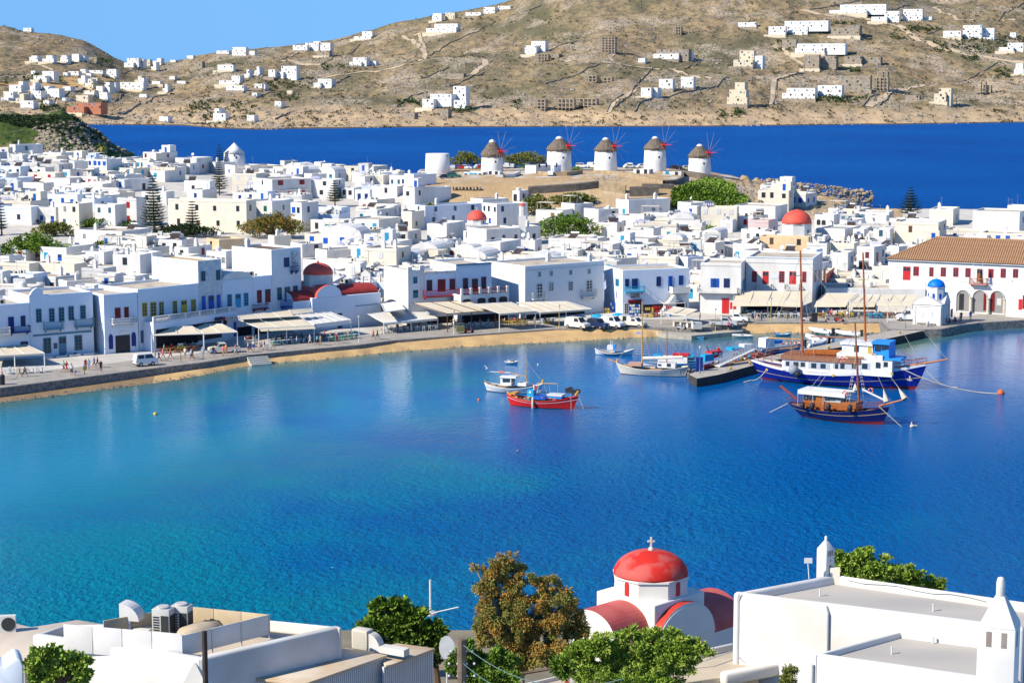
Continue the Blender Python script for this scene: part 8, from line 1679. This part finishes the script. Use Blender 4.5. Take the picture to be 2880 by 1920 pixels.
def pole(k,x,yb,yt,Y,r,m,nm,label,arms=()):
 a = atY(*c(k,x,yt),Y); b = 4.0 if Y < 140 else 0.0; t = thing(nm,label,'pole',(a.x,a.y,b)); mb = MB(); mb.tube([(0,0,0),(0,0,a.z - b)],[r * 1.2,r],8); mb.build('pole',m,t)
 for z,w_,mm_ in arms: mb = MB(); mb.tube([(-w_,-.1,a.z - b - z),(w_,.1,a.z - b - z)],.04,4); mb.build('arm',mm_,t); [mb_.build('insulator',paint('w'),t) for mb_ in [MB().ball(s * w_,0,a.z - b - z + .1,.065,0,6) for s in (-1,-.3,.4,1)]]
 return t
DKW = mat('dark_pole',(.07,.05,.04),.9,.3,3); pole('S1',2112,1029,490,90,.13,DKW,'utility_pole','dark wooden pole at the bottom left before the white building')
pole('S3',292,1568,1105,88,.22,mat('grey_pole',(.2,.15,.11),.9,.3,3),'utility_pole','thick weathered utility pole with white insulators left of the bronze tree',((.7,.5,DKW),(1.3,.6,DKW),(1.9,.6,DKW)))
tt = pole('S2',2175,535,105,146,.09,paint('w'),'signal_mast','tall thin white mast with crossed arms right of the fig tree'); a = atY(*c('S2',2170,440),146); mb = MB(); mb.tube([(-1.2,0,a.z - .3),(2.2,0,a.z + .5)],.05,4); mb.lathe([(.5,a.z - .1),(.5,a.z + .1)],12); mb.build('cross_arm',paint('w'),tt)
tt = pole('S3',138,1568,1125,100,.05,GREY,'mirror_post','slim post with a round white mirror left of the thick pole'); a = atY(*c('S3',142,1188),100); mb = MB(); mb.M = Matrix.Translation((0,-.1,a.z - 4)) @ Matrix.Rotation(pi / 2,4,'X'); mb.lathe([(.5,-.03),(.5,.03)],16,0,0,0,0,.85,1.3); mb.build('mirror',paint('w'),tt)
P0 = atY(*c('S3',300,1160),88)
for i,(x,y) in enumerate(((2000,1520),(1750,1620),(1550,1720),(1350,1800))):
 q = atY(*c('S3',x,y),70); a = P0 - Vector((0,0,i * .9)); mb = MB(); mb.tube([a.lerp(q,j / 12) - Vector((0,0,1.0 * 4 * (j / 12) * (1 - j / 12))) for j in range(13)],.022,4); tag(mb.build('overhead_wire',mat('wire_teal',(.12,.2,.18),.6,0)),['top','second','third','lowest'][i] + ' overhead wire running right from the thick utility pole','wire')
# ---- red domed church in the foreground
Yc = 118.0; cc = atY(*c('S4',748,600),Yc); s_ = Yc / F / 3.564; CHT = thing('foreground_church','white foreground church with a large faded red dome on an octagonal drum','church',(cc.x,Yc,0),radians(45))
yz = lambda y,Y=Yc: atY(*c('S4',748,y),Y).z
LW = mat('church_wall',(.84,.8,.73),.8,.06,.5,.01,detail=8); DR = mat('worn_red_dome',(.62,.025,.015),.7,.2,.25,0,col2=(.6,.1,.08),detail=10); [setattr(e_,'position',p_) for e_,p_ in zip([q for q in DR.node_tree.nodes if q.type == 'VALTORGB'][0].color_ramp.elements,(.53,.56))]; VR = mat('worn_red_vault',(.6,.14,.12),.7,.2,.8,0,col2=(.5,.09,.08))
zb = yz(792,Yc - 3.4); hs_ = 2.42; mb = MB(); mb.box(-hs_,-hs_,2,hs_,hs_,zb); mb.build('base',LW,CHT,bev=.08)
rd_ = 2.42; z0 = zb - .3; z1 = yz(560,Yc - 2.3); mb = MB(); mb.lathe([(rd_,z0),(rd_,z1 - .14),(rd_ * 1.045,z1 - .12),(rd_ * 1.045,z1)],8,0,0,0,pi / 8); mb.build('drum',LW,CHT)
zt2 = yz(232); rr2 = 2.36; mb = MB(); mb.lathe([(rr2 * cos(a * pi / 2 / 16),z1 + (zt2 - z1) * sin(a * pi / 2 / 16)) for a in range(16)] + [(.05,zt2)],48); mb.build('dome',DR,CHT,smooth=True)
cr = cross(CHT,0,0,zt2 - .03,.85,CREAM,.055); cr.rotation_euler = (0,0,-radians(45) + .15)
for i in range(8):
 a = -pi / 2 - pi / 4 + i * pi / 4 + pi / 4
 if i % 2 == 0: put_win(CHT,'A','R',(rd_ * .924 * cos(a),rd_ * .924 * sin(a),z0 + .42),a + pi / 2,.32,.92)
za = yz(812,Yc - 3) - 1.5
vault(CHT,-5.6,-hs_ + .02,-2.0,2.0,za,1.6,'x',LW,VR,n=20); mb = MB(); mb.box(-5.6,-2.0,2,-hs_,2.0,za + .01); mb.build('wall',LW,CHT)
zc = yz(768,Yc - 2.1) - 2.2; vault(CHT,-2.75,2.75,-3.0,-hs_ + .02,zc,2.2,'y',LW,mat('red_trim',(.6,.05,.03),.6,.1),n=20); mb = MB(); mb.box(-2.75,-3.0,2,2.75,-hs_,zc + .01); mb.build('wall',LW,CHT)
arc = [(-2.72 * cos(pi * i / 20),zc + 2.1 * sin(pi * i / 20)) for i in range(21)]; mb = MB(); mb.hexa([(x,-3.06,z - .05) for x,z in arc],[(x,-3.0,z - .05) for x,z in arc]); mb.build('gable',LW,CHT); put_win(CHT,'A','w',(-.1,-3.07,zc - .55),0,.35,.8)
vault(CHT,hs_ - .02,6.6,-2.3,2.3,zc - .6,1.9,'x',LW,VR,n=20); mb = MB(); mb.box(hs_,-2.3,2,6.6,2.3,zc - .59); mb.build('wall',LW,CHT)
cross(CHT,4.4,0,zc + 1.25,.62,CREAM,.045).rotation_euler = (0,0,-radians(45))
# ---- right block
t = thing('foreground_building','large white flat-roofed building filling the lower right corner','building',(0,0,0)); zr = 16.6
A_,B_,C_,D_ = P2('S5',[(140,478),(2350,800),(2560,620),(850,372)],zr); L_ = at(*c('S5',640,400),zr); A_ = at(*c('S5',60,520),zr)
slab(t,'roof',[A_,B_,C_,D_],3,NRG,z1=16.1)
for a,b,th in ((A_,B_,.55),(C_,D_,.3),(D_,A_,.35)): pwall(t,'parapet',a,b,3,zr,zr,th,NW,.2)
E_,F_,G_,H_ = P2('S5',[(690,1005),(2100,1200),(2100,865),(1430,800)],15.6); slab(t,'lower_roof',[E_,F_,G_,H_],3,NRG,z1=15.25); pwall(t,'parapet',E_,F_,3,15.6,15.6,.5,NW,.18); pwall(t,'parapet',H_,E_,3,15.55,15.6,.2,NW,.08)
t = thing('foreground_terrace','low cream roof terrace with rounded edge in front of the foreground church','terrace',(0,0,0))
T_ = P2('S4',[(150,1560),(1590,1240),(1850,1290),(1830,1450),(1090,1560),(1200,1800),(-300,1800)],12.6); slab(t,'roof',T_,3,mat('terrace_screed',(.72,.6,.42),.9,.12,.5,col2=(.62,.5,.36)),.05)
pwall(t,'parapet',T_[0],T_[1],3,13.0,13.0,.25,NW,.1); q = P2('S5',[(0,1165),(540,1060)],12.9); pwall(t,'parapet',q[0],q[1],12.2,12.95,12.95,.6,NWW,.2)
a,b = P2('S3',[(850,1590),(1490,1445)],13.4); d_ = at(*c('S3',2500,1640),13.4); t = thing('foreground_roof','cream flat roof with white kerb carrying the rust-brown fan unit','roof',(0,0,0)); slab(t,'roof',[a,at(*c('S3',1700,1900),13.4),d_,b],4,NR,z1=13.2); pwall(t,'kerb',a,b,4,13.4,13.4,.15,NW,.04,-1); pwall(t,'kerb',b,d_,4,13.4,13.4,.15,NW,.04,-1)
p = at(*c('S3',1460,1600),13.3); tt = thing('fan_unit','rust-brown outdoor fan unit on the roof edge at the bottom','air conditioner',p,.1); mb = MB(); mb.box(-.42,-.2,0,.42,.2,.75); mb.build('case',mat('rust_case',(.4,.1,.05),.6,.25,3),tt,bev=.02); mb = MB(); mb.M = Matrix.Translation((.02,-.2,.38)) @ Matrix.Rotation(pi / 2,4,'X'); mb.lathe([(.27,0),(.27,.03),(.2,.02),(.08,.05),(.02,.05)],18); mb.build('fan',GREY,tt)
def chimney(P_,th,w_,d_,h_,cap,label,holes):
 t = thing('chimney',label,'chimney',P_,th); mb = MB(); mb.box(-w_ / 2,-d_ / 2,0,w_ / 2,d_ / 2,h_); mb.build('stack',NW,t,bev=.03)
 mb = MB(); mb.hexa([(-w_ / 2,-d_ / 2,h_),(w_ / 2,-d_ / 2,h_),(w_ / 2,d_ / 2,h_),(-w_ / 2,d_ / 2,h_)],[(-w_ * .13,-d_ * .13,h_ + cap),(w_ * .13,-d_ * .13,h_ + cap),(w_ * .13,d_ * .13,h_ + cap),(-w_ * .13,d_ * .13,h_ + cap)]); mb.lathe([(w_ * .12,h_ + cap * .95),(w_ * .12,h_ + cap * 1.45),(w_ * .09,h_ + cap * 1.62),(.01,h_ + cap * 1.66)],12); mb.build('cap',NW,t,bev=.02)
 for u,v,ww,hh,sd in holes:
  mb = MB()
  if sd == 0: mb.box(u * w_ - ww / 2,-d_ / 2 - .012,v * h_,u * w_ + ww / 2,-d_ / 2 + .1,v * h_ + hh)
  else: mb.box(w_ / 2 - .1,u * d_ - ww / 2,v * h_,w_ / 2 + .012,u * d_ + ww / 2,v * h_ + hh)
  mb.build('vent',mat('vent_shade',(.3,.24,.2),.9,.2),t)
 return t
p = at(*c('S5',785,440),16.1); hh = atY(*c('S5',770,150),p.y).z - 16.1; sc_ = p.y / F / 2.8
tt = chimney(p,radians(40),.72,.72,hh * .92,.45,'ornate white chimney with pierced patterns at the far corner of the right roof',[(u,.82,.09,.3,s) for u in (-.22,.0,.22) for s in (0,1)] + [(0,v,.16,.22,s) for v in (.45,.25) for s in (0,1)] + [(0,.65,.08,.1,s) for s in (0,1)])
p2 = at(*c('S5',815,432),16.1); mb = MB(); mb.box(-.28,-.15,0,.28,.15,.95); tag(mb.build('meter_box',CREAM,None,p2 + Vector((.25,-.5,0)),-.2),'cream meter box beside the ornate chimney','box'); mb = MB(); mb.tube([(0,0,0),(-.1,0,1.0)],.03,4); mb.box(-.3,-.03,.9,.15,.03,1.2); tag(mb.build('floodlight',paint('w'),None,at(*c('S5',660,410),16.6)),'small floodlight on a bracket left of the ornate chimney','lamp')
q0 = atY(*c('S5',2140,800),60); base = 23.6; hB = q0.z - base; w_ = 1.2
tt = chimney((q0.x + .2,60.5,base),radians(-22),w_,w_,hB,.95,'tall white chimney with square vents and pointed cap at the lower right corner',[(-.2,1 - .62 / hB,.17,.5,0),(.2,1 - .62 / hB,.17,.5,0),(-.2,1 - .62 / hB,.17,.5,1)]); mb = MB(); mb.box(q0.x - 2,58.5,8,q0.x + 4,63,base + .02); tag(mb.build('roof_block',NW),'white block carrying the tall corner chimney, below the picture','building')
for k,x,y,z in (('S5',745,548,16.1),('S5',1637,665,16.1),('S5',1310,1003,15.25),('S5',1637,920,15.25)):
 p = at(*c(k,x,y),z); mb = MB(); mb.tube([(0,0,0),(0,0,.34)],.045,8); mb.tube([(0,0,.34),(0,0,.4)],.06,8); tag(mb.build('vent_pipe',NW,None,p),'%s short vent pipe on the %s right roof' % ('left' if x < 1400 else 'right','upper' if z > 16 else 'lower'),'pipe')
DP = mat('drain_pipe',(.66,.65,.62),.5,.1); a = at(*c('S5',700,690),zr); d = (B_ - A_).normalized(); n_ = Vector((d.y,-d.x,0)); mb = MB(); f0 = A_ + d * (a - A_).dot(d)
mb.tube([f0 + Vector((0,0,-.1)) + n_ * .02,f0 + d * .12 + n_ * .1 + Vector((0,0,-.5)),f0 + d * .15 + n_ * .1 + Vector((0,0,-6))],.09,8); tag(mb.build('drain_pipe',DP),'curved white drain pipe down the wall of the right building','pipe')
mb = MB(); f1 = E_ + n_ * .1; mb.tube([f1 + Vector((0,0,-.5)),f1 + Vector((0,0,-6))],.1,8); tag(mb.build('drain_pipe',DP),'white drain pipe below the corner of the lower right roof','pipe')
def cable(pts,label,r=.025,m=DP): mb = MB(); mb.tube(pts,r,5); tag(mb.build('cable',m),label,'cable')
dd = (C_ - D_).normalized(); nn2 = Vector((dd.y,-dd.x,0)); cable([D_ + dd * (1 + i * 1.0) + nn2 * .36 + Vector((0,0,-.12 - .08 * sin(i * 1.7))) for i in range(9)],'thin cable sagging along the far parapet of the right roof',.02,GREY)
cable([A_ + d * .5 + n_ * .03 + Vector((0,0,.02)),A_ + d * .3 + n_ * .06 + Vector((0,0,-.5)),A_ + d * .25 + n_ * .06 + Vector((0,0,-3.4)),A_ + d * .6 + n_ * .2 + Vector((0,0,-3.7))],'dark cable looping down the left edge of the right building',.025,GREY)
cable([P2('S4',[(x,y)],13.02)[0] for x,y in ((350,1500),(700,1450),(1000,1370),(1300,1340),(1590,1240))],'loose grey cable along the terrace parapet',.04,GREY)
# ---- foreground trees
def btree(k,Y,lobes,ms,n,leaf,label,trunk=None,droop=0,gz=4,asp=.3):
 xm,ym = lobes[0][:2]; g = atY(*c(k,xm,ym),Y); s = Y / F / CR[k][2]; t = thing('tree',label,'tree',(g.x,Y,gz)); rnd = random.Random(int(xm)); lo = []
 for (x,y,rx,ry) in lobes: p = atY(*c(k,x,y),Y); lo.append((p.x - g.x,rnd.uniform(-.35,.35) * rx * s,p.z - gz,rx * s,(rx + ry) * .42 * s,ry * s))
 crown_mb(lo,n,leaf,rnd,droop,asp).build('crown',ms,t); mb = MB(); zt_ = min(q[2] for q in lo)
 mb.tube([(0,0,0),(.2,0,zt_ * .5),(0,0,zt_)],[.35,.28,.2],7)
 for q in lo: m_ = Vector((q[0] * .5,q[1] * .5,(zt_ + q[2]) / 2)); mb.tube([(0,0,zt_ * .85),m_,q[:3],(q[0] * 1.15,q[1],q[2] + q[5] * .7)],[.16,.1,.05,.02],5)
 mb.build('trunk',trunk or LAV,t); return t
btree('S3',104,[(900,900,330,300),(640,400,130,160),(760,300,120,110),(560,560,120,220),(850,480,220,170),(1180,560,150,150),(1300,760,200,200),(640,850,210,260),(520,1020,120,180),(1100,1100,300,280),(1480,950,150,200),(1560,1060,90,130),(850,1250,280,200),(1330,1250,200,200),(430,350,50,40),(1380,600,70,60)],[LB[0],LO[0],LO[1],LB[1]],110000,.16,'tall drooping bronze and olive tree left of the foreground church',mat('pale_bark',(.4,.34,.28),.9,.2,2),.8,asp=.2)
btree('S4',96,[(560,1260,330,200),(230,1180,180,130),(900,1180,260,160),(1180,1200,190,110),(400,1420,260,150),(750,1380,260,110),(60,1330,200,150),(950,1080,90,60),(560,1060,90,50),(600,1520,420,120),(950,1330,260,120),(150,1450,220,110)],LY[:2] + [LG[0]],62000,.18,'bright green feathery tree before the foreground church',asp=.24)
btree('S3',92,[(520,1400,260,160),(350,1210,100,90),(700,1350,170,140),(250,1350,120,130),(650,1520,300,120),(1350,1400,120,110)],LG,20000,.22,'green tree filling the corner under the overhead wires',asp=.24)
btree('S2',125,[(1850,560,200,170),(1700,400,130,100),(1850,360,120,60),(1620,560,150,80),(1500,590,80,60),(2000,480,130,130),(2150,620,150,110),(2230,700,90,90),(1750,680,170,80),(2000,700,150,80),(2230,790,60,50)],[LG[0],LG[1],LD[1]],12000,.34,'glossy dark green fig tree with pale branches behind the shed',mat('fig_bark',(.5,.46,.4),.8,.2),asp=.42)
btree('S1',84,[(600,900,280,150),(450,760,160,100),(540,700,90,60),(780,850,150,100),(400,900,140,150),(850,950,100,90),(680,760,60,60)],[LY[0],LG[1],LY[1]],8500,.2,'leafy green tree at the bottom left corner before the white wall',asp=.42)
btree('S5',135,[(1150,330,220,110),(950,300,130,100),(880,230,50,40),(1080,230,110,60),(1420,380,130,90),(1300,370,90,50),(1600,450,130,60),(1680,480,60,30)],LY[:2] + [LG[0]],14000,.3,'yellow-green tamarisk bush behind the right roof',gz=3,asp=.25)
btree('S5',92,[(500,1180,60,70),(530,1130,40,40),(470,1200,40,50)],LO,1800,.14,'small grey-green shrub beside the right building wall',gz=8,asp=.25)
btree('S2',118,[(2220,920,60,50),(2180,900,30,40)],LD,400,.25,'small cactus-like shrub below the fig tree',asp=.5)
# ------------------------------------------------------------------ labels that single out each house, field wall and pole
LM = [('the red-domed waterfront church',c('B',1475,430)),('the low red town dome',c('T3',708,1050)),('the large upper red dome',c('T4',1985,1060)),('the tiled town hall',c('F',900,300)),('the blue domed chapel',c('F',850,760)),('the tallest norfolk pine',c('T1',1700,700)),('the green-shuttered house',c('T2',400,850)),('the bronze town tree',c('T2',740,1000)),
  ('the round green town tree',c('T3',1710,1150)),('the roofless round tower',c('T3',275,500)),('the cone roofed mill',c('T2',295,250)),('the leafy left tree',c('T1',380,1200)),('the town palm',c('T3',205,980)),('the bell tower',c('T3',1210,940)),('the square quay mansion',c('D',200,500)),('the red-windowed quay house',c('E',500,600)),('the blue-doored quay house',c('D',1300,600)),
  ('the right-hand norfolk pine',c('T5',1095,450)),('the yellow-windowed quay house',c('A',1600,550)),('the tall left quay house',c('B',1000,300)),('the green hill scrub',c('T4',1000,850)),('the ochre house',c('T4',1800,1350)),('the pink house',c('T4',1700,1130)),('the long cream building',c('T1',2200,850)),('the pointed arches terrace',c('C',1500,850)),('the right-hand pine by the sea',c('T1',2125,900))]
LH = [('the leftmost windmill',(1384,380)),('the second windmill',(1573,380)),('the middle windmill',(1706,380)),('the fourth windmill',(1845,380)),('the rightmost windmill',(1971,390)),('the sky notch between the hills',(355,170)),('the terracotta red building',c('H1',800,990)),('the large terraced villa',c('H2',1750,920)),('the long modern villa',c('H3',1480,520)),('the row of concrete frames',c('H3',480,950)),
  ('the stepped cream villa',c('H3',2080,870)),('the longest white terrace',c('H4',890,80)),('the arcaded villa',c('H4',1850,320)),('the long shore villa',c('H4',420,850)),('the stone enclosure',c('H4',810,770)),('the top right photo corner',(2880,0)),('the small shore house',c('H1',1515,1100)),('the yellow stubble field',c('H1',600,785))]
ORD = 'nearest second-nearest third-nearest fourth fifth sixth seventh eighth ninth tenth eleventh twelfth thirteenth fourteenth fifteenth sixteenth seventeenth eighteenth nineteenth twentieth'.split()
ORD += ['twenty-' + x for x in 'first second third fourth fifth sixth seventh eighth ninth'.split()] + [q for T0,T1 in (('thirtieth','thirty-'),('fortieth','forty-'),('fiftieth','fifty-'),('sixtieth','sixty-')) for q in [T0] + [T1 + x for x in 'first second third fourth fifth sixth seventh eighth ninth'.split()]]
def assign(items,LMs):
 sec = {}
 for o,pp,adj in items:
  l = min(LMs,key=lambda q: (q[1][0] - pp[0]) ** 2 + ((q[1][1] - pp[1]) * 1.6) ** 2); dx,dy = pp[0] - l[1][0],(pp[1] - l[1][1]) * 1.6
  dr = ('right of' if dx > 0 else 'left of') if abs(dx) > abs(dy) else ('below' if dy > 0 else 'above'); sec.setdefault((l[0],dr),[]).append((dx * dx + dy * dy,o,adj))
 for (l,dr),v in sec.items():
  v.sort(key=lambda q: q[0])
  for i,(_,o,adj) in enumerate(v): o['label'] = ' '.join(('%s, %s one %s %s' % (adj,ORD[min(i,68)],dr,l)).split()[:16])
NMAT = {WHITE: 'white',CREAM: 'cream',GREY: 'greyed',OCHRE: 'ochre',PINK: 'pink',SHADEW: 'blue-shaded-white',STONEW: 'stone'}
it = []
for h in HOUSES:
 o = h['o']; s = h['wf'] + h['ws']; cl = {}
 for i in range(1,len(s),2): cl[s[i]] = cl.get(s[i],0) + 1
 w = max(cl,key=cl.get) if cl else None; adj = '%s %s' % (NMAT.get(h['m'],'white'),'tall house' if h['H'] > 5 else 'low house') + (' with %s openings' % CN[w] if w and w != 'k' else ' with dark windows' if w else ' with blank walls')
 it.append((o,proj(h['c'].to_tuple()[:2] + (o.location.z + h['H'],)),adj))
assign(it,LM)
bpy.context.view_layer.update()
it = []
for o in list(COL.objects):
 if o.parent is None and o.get('_al') and 'label' not in o:
  if o.type == 'MESH': v = o.data.vertices[len(o.data.vertices) // 2].co; q = proj(v)
  else: q = proj(o.location)
  it.append((o,q,o['_al']))
assign(it,LH)
for o in COL.objects:
 for k in ('_al','_n','_lm'):
  if k in o: del o[k]
# cafe furniture: say where in its row each piece stands
g_ = {}
for o in COL.objects:
 if o.get('group','').startswith('cafe '): g_.setdefault((o['group'],o['label']),[]).append(o)
NO = 'first second third fourth fifth sixth seventh eighth ninth tenth eleventh twelfth'.split()
for (g,l),v in g_.items():
 v.sort(key=lambda o: o.location.x)
 for i,o in enumerate(v): o['label'] = ' '.join((l + ', ' + ((NO[i] + ' from the left') if i < 12 else (NO[min(11,len(v) - 1 - i)] + ' from the right'))).replace(' slatted','').replace(' square','').split()[:16])
seen = {}
for o in COL.objects:
 if o.parent is None and o.get('label') and o.get('group'): seen.setdefault(o['label'],[]).append(o)
for l,v in seen.items():
 if len(v) > 1:
  v.sort(key=lambda o: proj(o.location)[0])
  for i,o in enumerate(v): o['label'] = ' '.join(l.split()[:12]).rstrip(',') + ', ' + NO[min(i,11)] + ' from left'
